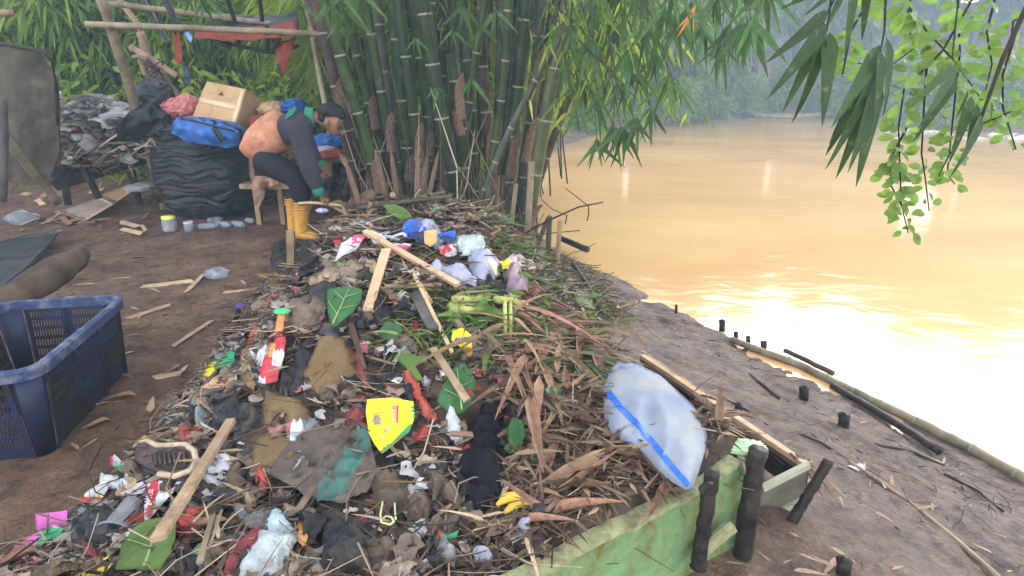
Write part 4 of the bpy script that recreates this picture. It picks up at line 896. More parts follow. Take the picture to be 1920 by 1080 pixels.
def qbox(name, label, cat, P, depth, mt, tape=None):
    """carton from a front picture quad (tl, tr, br, bl) at depths"""
    t = thing(name, label, cat, P[3]); n = (P[1]-P[0]).cross(P[3]-P[0]).normalized()
    if n.y < 0: n = -n
    Q = [p+n*depth for p in P]
    for nm, f in (('front_panel', (0, 1, 2, 3)), ('side_panel', (1, 5, 6, 2)), ('top_panel', (0, 4, 5, 1)), ('side_panel', (4, 0, 3, 7)), ('back_panel', (5, 4, 7, 6)), ('bottom_panel', (3, 2, 6, 7))):
        A = P+Q; q = [A[i] for i in f]; c = sum(q, Vector())/4; nn = (q[1]-q[0]).cross(q[3]-q[0]).normalized(); cc = sum(A, Vector())/8
        if nn.dot(c-cc) < 0: nn = -nn
        mb = MB(); q2 = [c+(v-c)*.995 for v in q]; mb.add([v+nn*.004 for v in q2]+[v-nn*.003 for v in q2], [(0, 1, 2, 3), (7, 6, 5, 4), (0, 4, 5, 1), (1, 5, 6, 2), (2, 6, 7, 3), (3, 7, 4, 0)]); mb.build(nm, mt, t, smooth=False)
    return t, n
P = [aty(388, 153, 7.25), aty(462, 168, 7.15), aty(440, 240, 7.0), aty(360, 222, 7.1)]
t, n = qbox('cardboard_box', 'tan cardboard box tilted on top of the black sack', 'box', P, .42, M['card'])
M['tape'] = mat('packing_tape', (.58, .42, .27), (.50, .35, .21), rough=.25, bump=.1)
mb = MB(); o_ = -n*.007
mb.plank((P[0]+P[3])/2+o_, (P[1]+P[2])/2+o_, .06, .003, n); mb.build('tape', M['tape'], t)
mb = MB(); mb.plank(P[1]+o_+Vector((-.03, 0, 0)), P[2]+o_+Vector((-.03, 0, 0)), .05, .003, n); mb.build('tape', M['tape'], t)
mb = MB(); c = P[0].lerp(P[1], .45).lerp(P[3].lerp(P[2], .45), .28)+o_; ux = (P[1]-P[0]).normalized(); uz = (P[0]-P[3]).normalized()
mb.add([c-ux*.035, c+ux*.035, c+uz*.05, c-ux*.035-n*.002, c+ux*.035-n*.002, c+uz*.05-n*.002], [(3, 4, 5), (0, 1, 4, 3), (1, 2, 5, 4), (2, 0, 3, 5)]); mb.build('printed_mark', mat('dark_print', (.12, .07, .05), bump=0), t, smooth=False)
for (px, py, rx, rz, mk, lab, Yd) in [(512, 205, 26, 15, 'card', 'brown paper bundle behind the man', 7.4), (552, 200, 24, 14, 'bluec', 'blue plastic bundle behind the back of the man', 7.4), (492, 228, 22, 14, 'orangec', 'orange red bag behind the man', 7.2), (615, 268, 34, 16, 'bluec', 'dark blue bundle below the chin of the man', 6.9),
        (622, 290, 26, 10, 'orangec', 'orange film lying in front of the man', 6.6), (612, 282, 22, 8, 'whitebag', 'pale wad beside the orange film', 6.7), (628, 330, 24, 30, 'blackbag', 'black bags slumped behind the forearm of the man', 7.0), (655, 345, 26, 36, 'woodd', 'dark root stock at the left foot of the clump', 7.0)]:
    lump('refuse_bundle', lab, 'bundle', aty(px, py, Yd), (rx*.0058, .2, rz*.0058), M[mk], .3, 3)
pole([(600, 345), (612, 320), (618, 300), (640, 296), (652, 305)], 15, [6.5]*5, 'bamdry', 'pale curved root or hose arching behind the hand', 'root', 'root')
# bench behind the man
t = thing('bench', 'low plank bench with brown cloth behind the man', 'bench', at(505, 405, 0))
mb = MB(); mb.plank(aty(466, 345, 6.7), aty(560, 345, 6.6), .35, .05); mb.build('seat', M['wood'], t, smooth=False)
for a in (478, 524, 548):
    mb = MB(); q = aty(a, 350, 6.6); mb.plank(q, Vector((q.x, q.y, 0)), .05, .05, (0, 1, 0)); mb.build('leg', M['wood'], t, smooth=False)
vslab('draped_cloth', [(466, 290), (480, 300), (500, 320), (524, 330), (522, 345), (500, 352), (494, 372), (484, 392), (474, 360), (468, 330)], 6.35, .03, mat('brown_rag', (.36, .20, .14), (.16, .09, .06), ns=9, bump=.8, bs=18), None, 'crumpled reddish brown cloth hanging off the bench', 'cloth', .08, .12, 6)
# ---------------- the man ----------------
def skin(name, joints, edges, root, mt, parent, sub=2):
    names = list(joints); me = bpy.data.meshes.new(name)
    P = [aty(*joints[k][:3]) if len(joints[k]) == 4 else joints[k][0] for k in names]
    o = P[names.index(root)]
    me.from_pydata([tuple(p-o) for p in P], [(names.index(a), names.index(b)) for a, b in edges], [])
    ob = bpy.data.objects.new(name, me); COL.objects.link(ob); me.materials.append(mt)
    m = ob.modifiers.new('skin', 'SKIN'); m.use_smooth_shade = True
    sv = me.skin_vertices[0].data if me.skin_vertices else None
    if sv is None:
        bpy.context.view_layer.objects.active = ob; me.skin_vertices.new() if hasattr(me.skin_vertices, 'new') else None; sv = me.skin_vertices[0].data
    for k, s in zip(names, sv):
        r = joints[k][-1]; r = r if isinstance(r, tuple) else (r, r); s.radius = r; s.use_root = (k == root)
    m.use_x_symmetry = m.use_y_symmetry = m.use_z_symmetry = False
    s = ob.modifiers.new('sub', 'SUBSURF'); s.levels = s.render_levels = sub
    return fin(ob, o, parent)
SKN = mat('skin_brown', (.20, .095, .055), (.15, .07, .04), ns=8, rough=.5, bump=.1)
SHD = mat('shirt_dark', (.034, .031, .042), (.018, .017, .024), ns=6, rough=.85, bump=.4, bs=22)
SHO = mat('shirt_orange', (.44, .20, .125), (.30, .11, .06), ns=7, rough=.85, bump=1.0, bs=9, dirt=.25, dirtc=(.16, .09, .06), dist=1.0)
GRN = mat('green_trim', (.02, .17, .11), rough=.8, bump=.2)
TRO = mat('trousers_black', (.010, .009, .013), (.005, .005, .007), ns=7, rough=.8, bump=.4, bs=20)
BOO = mat('boot_yellow', (.50, .25, .045), (.38, .18, .03), ns=7, rough=.45, bump=.2, dirt=.2)
man = thing('person', 'man in orange and black shirt, black trousers and yellow rubber boots bending down', 'person', at(575, 452, 0))
J = dict(pelvis=(490, 290, 5.85, .125), spine=(512, 258, 5.85, .13), chest=(545, 236, 5.85, .14), nb=(578, 220, 5.85, .075), neck=(595, 218, 5.85, .058), skull=(620, 219, 5.85, .100), brow=(632, 231, 5.85, .100), jaw=(627, 247, 5.85, .066), btip=(641, 236, 5.85, .06), jtip=(632, 255, 5.85, .036),
         sN=(560, 240, 5.66, .062), eN=(576, 312, 5.60, .046), wN=(600, 364, 5.64, .030), pN=(607, 374, 5.64, .032), sF=(564, 236, 6.04, .06), eF=(586, 288, 6.1, .046), wF=(603, 312, 6.1, .032), pF=(609, 322, 6.08, .034),
         hN=(492, 302, 5.75, .10), kN=(568, 336, 5.70, .07), aN=(562, 428, 5.74, .045), hF=(496, 302, 5.95, .10), kF=(556, 332, 6.02, .07), aF=(556, 418, 6.02, .045))
E = [('pelvis', 'spine'), ('spine', 'chest'), ('chest', 'nb'), ('nb', 'neck'), ('neck', 'skull'), ('skull', 'brow'), ('skull', 'jaw'), ('brow', 'btip'), ('jaw', 'jtip'), ('chest', 'sN'), ('sN', 'eN'), ('eN', 'wN'), ('wN', 'pN'), ('chest', 'sF'), ('sF', 'eF'), ('eF', 'wF'), ('wF', 'pF'),
     ('pelvis', 'hN'), ('hN', 'kN'), ('kN', 'aN'), ('pelvis', 'hF'), ('hF', 'kF'), ('kF', 'aF')]
skin('body', J, E, 'pelvis', SKN, man)
JU = dict(b=(527, 250, 5.85, .205), chest=(549, 240, 5.85, .19), nb=(581, 222, 5.85, .09), sN=(561, 246, 5.66, .105), mN=(570, 278, 5.62, .102), eN=(577, 310, 5.60, .092), fN=(588, 338, 5.61, .078), wN=(598, 359, 5.64, .052), sF=(566, 236, 6.05, .08), eF=(587, 288, 6.1, .062), wF=(600, 306, 6.1, .048))
skin('shirt_top', JU, [('b', 'chest'), ('chest', 'nb'), ('chest', 'sN'), ('sN', 'mN'), ('mN', 'eN'), ('eN', 'fN'), ('fN', 'wN'), ('chest', 'sF'), ('sF', 'eF'), ('eF', 'wF')], 'chest', SHD, man)
JL = dict(a0=(486, 284, 5.85, .095), a=(491, 281, 5.85, .135), b=(498, 272, 5.85, .178), c=(505, 263, 5.85, .208), d=(519, 257, 5.85, .216), e=(532, 252, 5.85, .18), e2=(541, 250, 5.85, .10))
mb = MB(); mb.tube([aty(a_, b_, 5.85) for a_, b_ in [(463, 290), (465, 287), (472, 281), (483, 272), (496, 263), (510, 254), (522, 248), (532, 245), (537, 244)]], [.05, .09, .12, .148, .168, .182, .190, .185, .14], 28, sq=1.0)
mb.v = [tuple(Vector(v)+(Vector(v)-aty(505, 262, 5.85)).normalized()*(.020*(.4-abs(mnoise.noise(Vector(v)*8))*1.6)+.006*mnoise.noise(Vector(v)*25))) for v in mb.v]; mb.build('shirt_tail', SHO, man)
if 0: skin('shirt_tail', JL, [('a', 'b'), ('b', 'c'), ('c', 'd'), ('d', 'e'), ('a0', 'a'), ('e', 'e2')], 'c', SHO, man)
JT = dict(p=(489, 300, 5.85, .130), hN=(496, 305, 5.74, .118), mN=(530, 318, 5.70, .128), kN=(563, 337, 5.69, .118), cN=(565, 360, 5.71, .105), bN=(565, 381, 5.73, .085), hF=(500, 304, 5.96, .115), mF=(530, 316, 5.98, .10), kF=(557, 332, 6.02, .09), bF=(556, 380, 6.02, .07))
skin('trousers', JT, [('p', 'hN'), ('hN', 'mN'), ('mN', 'kN'), ('kN', 'cN'), ('cN', 'bN'), ('p', 'hF'), ('hF', 'mF'), ('mF', 'kF'), ('kF', 'bF')], 'p', TRO, man)
for s, (dx, dy, Yd) in enumerate(((0, 0, 5.73), (-14, -8, 6.0))):
    P = [aty(566+dx, 377+dy, Yd), aty(565+dx, 400+dy, Yd), aty(565+dx, 424+dy, Yd), aty(566+dx, 440+dy, Yd)]
    hd = dict(a=(P[0], .088), b=(P[1], .082), c=(P[2], .070), h=(P[3], .066), f=(aty(584+dx, 443+dy, Yd-.02), .058), t=(aty(600+dx, 447+dy, Yd-.04), (.045)))
    bt = skin('boot', hd, [('a', 'b'), ('b', 'c'), ('c', 'h'), ('h', 'f'), ('f', 't')], 'c', BOO, man)
    so = MB(); zz = .002; a = aty(560+dx, 452+dy, Yd); e = aty(606+dx, 453+dy, Yd-.05); a.z = e.z = P[3].z-.072
    so.plank(a, e, .115, .03, segs=5); so.build('sole', mat('boot_sole', (.30, .15, .05), bump=.3), bt)
    for k in (0, 1, 2):
        rg = MB(); c = P[0].lerp(P[1], .12+k*.22); rg.tube([c+Vector((.092*math.cos(x), .092*math.sin(x), 0)) for x in np.linspace(0, 6.283, 17)], .007, 5, False); rg.build('boot_band', BOO, bt)
# collar, cuffs, stripes, hair, ear, face
mb = MB(); c = aty(585, 220, 5.85); ax = (aty(597, 219, 5.85)-aty(575, 221, 5.85)).normalized(); u = ax.cross(Vector((0, 1, 0))).normalized(); v = ax.cross(u)
for k in (0,): mb.tube([c+ax*(-.035), c+ax*.0, c+ax*.035], [.098, .088, .082], 16, False)
mb.build('collar', GRN, man)
for a, b, Yd, r in ((((594, 352)), (601, 366), 5.63, .049), ((598, 302), (604, 313), 6.1, .046)):
    mb = MB(); mb.tube([aty(*a, Yd), aty(*b, Yd)], [r*1.08, r*.95], 12); mb.build('cuff', GRN, man)
for k in range(3):
    mb = MB(); p = aty(541+k*5, 224-k*3, 5.69+k*.02); q = aty(549+k*5, 206-k*1, 5.80+k*.01); mb.plank(p+Vector((0, -.06, .01)), q+Vector((0, -.05, .015)), .018, .006, (0, -1, .5)); mb.build('sleeve_stripe', GRN, man)
H = aty(620, 216, 5.85)
lump('hair', None, None, H+Vector((.004, 0, .033)), (.118, .100, .080), mat('black_hair', (.012, .011, .012), bump=.8, bs=60, rough=.6), .10, 6, parent=man, flat=.45)
lump('hair', None, None, H+Vector((-.070, 0, -.012)), (.045, .092, .062), bpy.data.materials['black_hair'], .1, 6, parent=man)
lump('hair', None, None, H+Vector((.095, 0, .0)), (.042, .08, .042), bpy.data.materials['black_hair'], .12, 6, parent=man)
lump('ear', None, None, aty(612, 230, 5.745), (.017, .010, .028), SKN, .05, 3, 12, parent=man, ridg=False)
lump('nose', None, None, aty(642, 249, 5.85), (.020, .014, .022), SKN, .03, 3, 12, parent=man, ridg=False)
for s in (-1, 1):
    lump('eye', None, None, aty(640, 240, 5.85+s*.034)+Vector((.012, 0, 0)), (.010, .014, .007), mat('eye_dark', (.02, .015, .012), bump=0, rough=.3), .0, 3, 10, parent=man, ridg=False)
    lump('eyebrow', None, None, aty(643, 234, 5.85+s*.034)+Vector((.010, 0, 0)), (.010, .022, .006), bpy.data.materials['black_hair'], .1, 5, 10, parent=man, ridg=False)
lump('mouth', None, None, aty(637, 256, 5.85), (.010, .022, .006), mat('lip', (.16, .06, .05), bump=0), .02, 3, 10, parent=man, ridg=False)
for (hx_, hy_, Yd, tgt) in ((608, 378, 5.64, 1), (611, 326, 6.06, 0)):
    c = aty(hx_, hy_, Yd)
    for k in range(4):
        L = (.036, .042, .040, .032)[k]; b0 = c+Vector((.012-.0*k, -.03+.02*k, .0)); mb = MB()
        mb.tube([b0+Vector((-.01, 0, .03)), b0+Vector((.022, 0, .012)), b0+Vector((.026, 0, -.018)), b0+Vector((.004, 0, -.03))], [.011, .010, .009, .007], 7); mb.build('finger', SKN, man)
    mb = MB(); mb.tube([c+Vector((-.012, -.03, .03)), c+Vector((.004, -.045, .006)), c+Vector((.014, -.04, -.014))], [.012, .011, .008], 7); mb.build('thumb', SKN, man)
pole([(560, 381), (590, 380), (618, 383), (646, 386)], 6, [5.62, 5.62, 5.64, 5.68], 'woodp', 'wooden tool handle gripped in the hand of the man', 'tool_handle', 'tool')
pole([(620, 384), (634, 378), (650, 385), (662, 374)], 8, [5.75, 5.8, 5.85, 5.9], 'wood', 'knotty branch lying by the hand of the man', 'branch', 'branch')
lump('drink_carton', 'small crumpled purple and white pack hanging under the hand', 'pack', aty(604, 395, 5.6), (.055, .03, .022), film('purple_film', (.12, .06, .35), (.5, .5, .6), dirt=.05), .25, 4)

# ---------------- blue crate ----------------
BR, FR = Vector((-2.10, 3.04, 0)), Vector((-1.945, 2.22, 0)); ed = (FR-BR).normalized(); wd = Vector((-.983, -.186, 0)); Hc = .40
BL, FL = BR+wd*.50, FR+wd*.50
M['crate'] = mat('crate_blue', (.008, .035, .25), (.007, .011, .022), ns=3.6, rough=.45, bump=.25, bs=30, dirt=.85, dirtc=(.018, .017, .017), ds=4)
M['crateb'] = mat('crate_rim_blue', (.012, .03, .12), (.035, .045, .07), ns=9, rough=.7, bump=.3, bs=40, dirt=.3, dirtc=(.20, .18, .16))
crate = thing('crate', 'large dirty blue plastic crate with slotted walls standing on the mud', 'crate', (BR+FL)/2)
def cwall(a, b, n_out, name='side_wall'):
    L = (b-a).length; d = (b-a).normalized(); r = .05; a2 = a+d*r; L2 = L-2*r; mb = MB()
    nxc = int(L2/.0065); nz_ = 46; gz = Hc/nz_
    npan = 3 if L > .6 else 2; slots = set()
    for i in range(nxc):
        for j in range(nz_):
            s = (i/nxc*npan) % 1; row = j % 6; pan = int(i/nxc*npan); col = i % 2
            if .12 < s < .88 and col and row in (1, 2, 3, 4) and 5 < j < nz_-6 and not (.3 < (j/nz_) < .36 and s > .5): slots.add((i, j))
    vs = []; wdth = L2/nxc
    for j in range(nz_+1):
        for i in range(nxc+1):
            s = (i/nxc*npan) % 1; rib = .012*math.exp(-((min(s, 1-s))/.05)**2); tp = -.0+.03*(j/nz_); vs.append(a2+d*(i*wdth)+Vector((0, 0, .004+j*gz))+n_out*(rib+tp))
    fs = [(j*(nxc+1)+i, j*(nxc+1)+i+1, (j+1)*(nxc+1)+i+1, (j+1)*(nxc+1)+i) for j in range(nz_) for i in range(nxc) if (i, j) not in slots]
    mb.add(vs, fs); ob = mb.build(name, M['crate'], crate, smooth=False)
    m = ob.modifiers.new('thick', 'SOLIDIFY'); m.thickness = .004; m.offset = -1
    return ob
outs = [(BR, FR, -wd), (FR, FL, ed), (FL, BL, wd), (BL, BR, -ed)]
for a, b, n_ in outs: cwall(a, b, n_)
def corner_pts(off, z, r=.05, n=6):
    pts = []
    for (p, d1, d2) in ((BR, -ed, -wd), (FR, -wd, ed), (FL, ed, wd), (BL, wd, -ed)):
        # p corner; from direction d1 side to d2 side outward
        c = p-d1*r-d2*r
        for k in range(n+1):
            t_ = math.pi/2*k/n; pts.append(c+(d1*math.cos(t_)+d2*math.sin(t_))*(r+off)+Vector((0, 0, z)))
    return pts
for q in range(4):
    lo = corner_pts(0, .004)[q*7:q*7+7]; hi = corner_pts(.03, .004+Hc)[q*7:q*7+7]; mb = MB(); mb.add(lo+hi, [(k, k+1, 8+k, 7+k) for k in range(6)])
    ob = mb.build('corner', M['crate'], crate); m = ob.modifiers.new('thick', 'SOLIDIFY'); m.thickness = .005; m.offset = -1
rp = []
prof = [(.026, -.035), (.056, -.035), (.058, .006), (.045, .014), (.026, .012)]
for off, z in prof: rp.append(corner_pts(off, Hc+z+.004))
n = len(rp[0]); mb = MB(); mb.add([p for r_ in rp for p in r_], [(a*n+k, a*n+(k+1) % n, ((a+1) % 5)*n+(k+1) % n, ((a+1) % 5)*n+k) for a in range(5) for k in range(n)]); mb.build('rim', M['crateb'], crate, smooth=False)
mb = MB(); f = corner_pts(-.004, .012); c = sum(f, Vector())/len(f); mb.add(f+[c], [(k, (k+1) % len(f), len(f)) for k in range(len(f))]); mb.build('floor', M['crate'], crate)

# ---------------- jars and bottles ----------------
GLS = mat('clear_plastic', (.34, .37, .40), (.22, .25, .28), rough=.10, bump=.3, bs=25, alpha=.5, dirt=.1)
def lathe(prof, c, axis=(0, 0, 1), n=18, mb=None):
    mb = mb or MB(); ax = Vector(axis).normalized(); ref = Vector((0, 1, 0)) if abs(ax.y) < .8 else Vector((1, 0, 0)); u = ax.cross(ref).normalized(); v = ax.cross(u); c = Vector(c); vs = []
    for r, h in prof:
        for k in range(n): t_ = 2*math.pi*k/n; vs.append(c+ax*h+(u*math.cos(t_)+v*math.sin(t_))*r)
    mb.add(vs, [(i*n+k, i*n+(k+1) % n, (i+1)*n+(k+1) % n, (i+1)*n+k) for i in range(len(prof)-1) for k in range(n)]); return mb
def gp(px, py): p = hit(px, py); return p
p = gp(320, 434); t = thing('jar', 'clear plastic jar with a yellow lid standing in front of the black sack', 'jar', p)
lathe([(.0, .003), (.068, .003), (.072, .02), (.072, .12), (.058, .135), (.06, .15)], p).build('body', GLS, t); lathe([(.0, .006), (.05, .006), (.06, .03), (.05, .05), (.0, .055)], p).build('contents', film('yellow_bits', (.55, .42, .08)), t)
lathe([(.066, .135), (.068, .165), (.0, .168)], p).build('lid', mat('yellow_lid', (.60, .62, .10), bump=0, rough=.4), t)
p = gp(356, 434); t = thing('jar', 'small empty clear jar beside the yellow lidded one', 'jar', p)
lathe([(.0, .003), (.05, .003), (.052, .09), (.045, .1), (.042, .1), (.046, .088), (.044, .008)], p).build('body', GLS, t); lathe([(.047, .092), (.05, .1), (.047, .106)], p).build('rim', mat('white_rim', (.6, .58, .52), bump=0), t)
for i, (px, py, dx, L, lab) in enumerate([(392, 430, .9, .2, 'clear plastic bottle lying left in the row by the sack'), (420, 427, .8, .22, 'pale blue clear bottle lying in the middle of the row'), (445, 426, -.7, .2, 'clear bottle with label lying right in the row'), (470, 420, .5, .12, 'small clear cup at the right end of the bottle row'), (405, 418, .3, .16, 'clear bottle lying behind the row by the sack')]):
    p = gp(px, py)+Vector((0, 0, .036)); ax = Vector((dx, .35*(-1)**i, 0)).normalized(); t = thing('bottle', lab, 'bottle', p)
    lathe([(0, -L/2), (.030, -L/2), (.034, -L/2+.02), (.031, -L/6), (.034, 0), (.033, L/4), (.013, L/2-.02), (.013, L/2)], p, ax).build('body', GLS, t)
    if i < 3: lathe([(.0, L/2+.012), (.015, L/2+.012), (.015, L/2-.008)], p, ax).build('cap', mat('blue_cap', (.05, .12, .5), bump=0), t)

# ---------------- patches laid on the surface ----------------
def patch(name, label, cat, poly, mt, lift=.02, crump=.012, th=.0012, step=9, puff=0.0, fr=9, group=None, parent=None, mats=None, mfn=None, edge=.6, jag=None):
    PATCHP.append((poly, None)); step = min(step, 6)
    if jag is None: jag = 0 if (mfn or parent is not None or name in ('card_scrap', 'cardboard_sheet', 'pink_packet')) else 3.2
    if jag:
        q_ = []
        for i in range(len(poly)):
            a, b = poly[i], poly[(i+1) % len(poly)]; kk = max(1, int(math.dist(a, b)/7)); q_ += [(a[0]+(b[0]-a[0])*j/kk+random.uniform(-jag, jag), a[1]+(b[1]-a[1])*j/kk+random.uniform(-jag, jag)) for j in range(kk)]
        poly = q_
    wrk = .35 if name == 'foam_piece' else 1.0 if jag or name in ('snack_bag', 'sack', 'blue_wrapper', 'red_wrapper') else .45
    V2, F2, nb_ = slab(name, poly, 0, 0, None, step=step); n = len(V2)
    ax = np.array([v.x for v in V2]); ay = np.array([v.y for v in V2]); dd = np.full(n, 1e9)
    for i in range(len(poly)): dd = np.minimum(dd, seg_d(ax, ay, poly[i-1], poly[i]))
    H_ = hits([(a, b) for a, b in zip(ax, ay)]); mx = max(dd.max(), 1); vs = []; s0 = random.uniform(0, 30); nrm = Vector((0, -.35, .93))
    for v, d_, h in zip(V2, dd, H_):
        q = Vector((h.x*fr+s0, h.y*fr, h.z*fr)); k = mnoise.fractal(q, .9, 2.1, 3)*.7+wrk*((.35-abs(mnoise.noise(q*1.9+Vector((5, 1, 2)))))*1.3+(.3-abs(mnoise.noise(q*4.3+Vector((1, 7, 2)))))*.85); e_ = min(1, d_/14) if jag else 1
        vs.append(h+nrm*(lift*(.35+.65*e_)+crump*k*(edge+(1-edge)*min(1, d_/mx*2))+puff*math.sqrt(min(1, d_/mx))))
    mb = MB(); b2 = [v-nrm*(th+(puff*.6 if puff else 0)*0) for v in vs]; mb.add(vs+b2, [tuple(f) for f in F2]+[tuple(x+n for x in f[::-1]) for f in F2]+[(i, (i+1) % nb_, (i+1) % nb_+n, i+n) for i in range(nb_)])
    if mfn:
        for fi, f in enumerate(F2):
            c = sum((Vector((V2[i].x, V2[i].y)) for i in f), Vector((0, 0)))/len(f); mb.m[fi] = mfn(c.x, c.y)
    ob = mb.build(name, mats or mt, parent, label=label, cat=cat, group=group); ob['_s'] = 1; del ob['_s']
    return ob
def text_on(txt, c, up, right, size, mt, parent, lift=.03, name='lettering', bold=.0):
    """flat print: letters set on the surface, from picture point c, with picture directions right and up"""
    cu = bpy.data.curves.new('t', 'FONT'); cu.body = txt; cu.size = 1; cu.align_x = 'CENTER'; cu.offset = bold
    to = bpy.data.objects.new('t', cu); COL.objects.link(to); dg = bpy.context.evaluated_depsgraph_get(); me = to.evaluated_get(dg).to_mesh()
    V = [v.co.copy() for v in me.vertices]; Fc = [tuple(p.vertices) for p in me.polygons]; to.to_mesh_clear(); bpy.data.objects.remove(to); bpy.data.curves.remove(cu)
    pp = [(c[0]+(v.x*right[0]+(v.y-.35)*up[0])*size, c[1]+(v.x*right[1]+(v.y-.35)*up[1])*size) for v in V]
    nrm = Vector((0, -.35, .93)); mb = MB(); mb.add([h+nrm*lift for h in hits(pp)], Fc); return mb.build(name, mt, parent, smooth=False)
def splint(name, label, cat, a, b, wpx, mk, la=.03, lb=.03, th=None, flat=True, group=None, jag=.15, bend=0):
    p, q = hits([a, b]); p = p+Vector((0, -.3*la, la)); q = q+Vector((0, -.3*lb, lb)); w_ = wpx*((p-Vector((0, 0, CZ))).length+(q-Vector((0, 0, CZ))).length)/2/FPX*.95
    mb = MB()
    if flat: mb.plank(p, q, w_, th or w_*.3, (0, -.5, 1), jag=jag, bend=bend)
    else: mb.tube([p, p.lerp(q, .33)+Vector((0, 0, bend)), p.lerp(q, .66)+Vector((0, 0, bend)), q], [w_/2, w_/2*.95, w_/2*.9, w_/2*.7], 8)
    return mb.build(name, mk if not isinstance(mk, str) else M[mk], smooth=not flat, label=label, cat=cat, group=group)
F_ = {}
for k, c, c2, kw in [('red', (.50, .03, .05), (.36, .02, .03), {}), ('yellow', (.78, .62, .02), (.62, .47, .02), dict(dirt=.06)), ('green', (.02, .30, .12), (.02, .2, .08), {}), ('blue', (.01, .11, .50), (.01, .05, .24), {}), ('navy', (.01, .025, .11), None, {}),
                     ('pink', (.62, .12, .42), (.45, .08, .3), {}), ('hotpink', (.70, .05, .17), (.5, .04, .1), {}), ('white', (.52, .52, .54), (.36, .36, .39), {}), ('lightblue', (.42, .58, .66), (.36, .42, .44), {}), ('maroon', (.20, .03, .035), (.12, .02, .02), {}), ('orange', (.60, .27, .08), (.5, .2, .06), {}),
                     ('purple', (.14, .06, .30), (.08, .03, .2), {}), ('mauve', (.24, .155, .19), (.15, .095, .12), {}), ('lav', (.34, .34, .45), (.24, .24, .31), dict(alpha=.85)), ('redcloth', (.42, .06, .045), (.28, .04, .03), {}), ('black', (.006, .006, .008), (.013, .013, .016), dict(rough=.35)),
                     ('char', (.018, .019, .023), (.009, .009, .011), dict(rough=.6)), ('grey', (.20, .20, .20), (.12, .12, .12), {}), ('tan', (.33, .24, .15), (.2, .14, .09), dict(dirt=.4)), ('mudcloth', (.15, .108, .078), (.06, .043, .032), dict(rough=.8, dirt=.4))]:
    F_[k] = film('film_'+k, c, c2, **kw)
M['foam'] = mat('brown_foam', (.185, .115, .055), (.09, .056, .028), ns=5, rough=.9, bump=.7, bs=70, dirt=.25)
M['foame'] = mat('foam_edge', (.42, .29, .11), rough=.9, bump=.6)
M['woven'] = mat('woven_grey_sack', (.14, .112, .093), (.065, .05, .042), ns=4, rough=.85, bump=.8, bs=90, dirt=.3)
M['taro'] = mat('broad_leaf', (.045, .125, .04), (.03, .085, .03), ns=5, rough=.45, bump=.4, bs=14, trans=.12)
M['tarol'] = mat('mottled_broad_leaf', (.10, .155, .03), (.055, .10, .025), ns=5, rough=.5, bump=.5, bs=14, trans=.12, dirt=.1)
# dark beds first, then the pieces on top
patch('black_bag', 'black plastic bag and stake mound at the feet of the man', 'bag', [(512, 462), (540, 450), (585, 452), (606, 470), (600, 492), (570, 505), (540, 528), (520, 520), (508, 490)], F_['black'], .03, .04, puff=.08)
patch('cloth', 'large muddy tan cloth bunched behind the red strip', 'cloth', [(560, 520), (600, 490), (660, 478), (690, 495), (672, 530), (620, 552), (570, 548)], F_['tan'], .03, .035)
patch('cloth', 'grey brown rag spread left of the taro leaf', 'cloth', [(540, 560), (600, 552), (618, 580), (600, 625), (560, 640), (535, 600)], F_['mudcloth'], .03, .035)
patch('cloth', 'dark blue black plastic crumpled behind the taro leaf', 'plastic', [(570, 545), (630, 530), (650, 548), (630, 572), (585, 578)], F_['char'], .05, .03)
patch('foam_piece', 'broad brown foam slab folded in the middle of the heap', 'foam', [(600, 640), (625, 632), (655, 640), (668, 668), (672, 705), (640, 735), (600, 748), (572, 742), (570, 700), (588, 668)], M['foam'], .05, .016, th=.012)
patch('foam_piece', 'brown foam strip hanging from under the broad slab', 'foam', [(500, 740), (560, 748), (585, 780), (572, 815), (545, 820), (532, 790), (520, 830), (500, 815), (494, 770)], M['foam'], .05, .016, th=.012)
patch('foam_piece', 'lowest brown foam flap with a torn yellowish edge', 'foam', [(482, 820), (530, 812), (562, 830), (572, 860), (545, 890), (500, 898), (466, 900), (475, 850)], M['foam'], .045, .014, th=.012)
patch('foam_piece', 'narrow brown foam strip beside the green packet', 'foam', [(455, 660), (482, 655), (488, 690), (480, 735), (452, 728), (446, 690)], M['foam'], .04, .02, th=.01)
patch('black_bag', 'torn black plastic bag left of the foam strips', 'bag', [(400, 768), (440, 752), (490, 758), (497, 800), (480, 832), (430, 828), (395, 805)], F_['black'], .035, .04, puff=.03)
patch('sack', 'grey brown woven sack spread flat with a green band', 'sack', [(512, 905), (545, 850), (590, 818), (650, 810), (695, 820), (700, 850), (712, 900), (690, 940), (650, 958), (600, 955), (560, 935)], M['woven'], .045, .04, mats=[M['woven'], film('teal_band', (.02, .14, .11), (.06, .10, .09))], mfn=lambda x, y: 1 if abs((x-672)+(y-860)*.62) < 22 else 0)
patch('yellow_packet', 'bright yellow noodle packet with a green border folded on the heap', 'packet', [(694, 775), (740, 772), (779, 779), (782, 806), (772, 834), (745, 856), (722, 877), (706, 855), (697, 835), (692, 800)], None, .075, .012, step=6, mats=[F_['yellow'], F_['green'], F_['tan']],
      mfn=lambda x, y: 1 if (x > 777 or ((x-722)*.66+(y-877)*.75 > -7 and x > 721)) else (2 if math.hypot((x-712)/9, (y-812)/11) < 1 else 0))
yp = [o for o in bpy.data.objects if o.name.startswith('yellow_packet')][0]
PR = mat('red_print', (.45, .03, .05), bump=0); PP = mat('purple_print', (.40, .12, .35), bump=0)
text_on('Masako', (744, 806), (-1, 0), (0, 1), 11, PP, yp, .088, bold=.01)
text_on('MSG', (733, 834), (-.6, -.8), (.75, -.6), 9, PP, yp, .088, bold=.01)
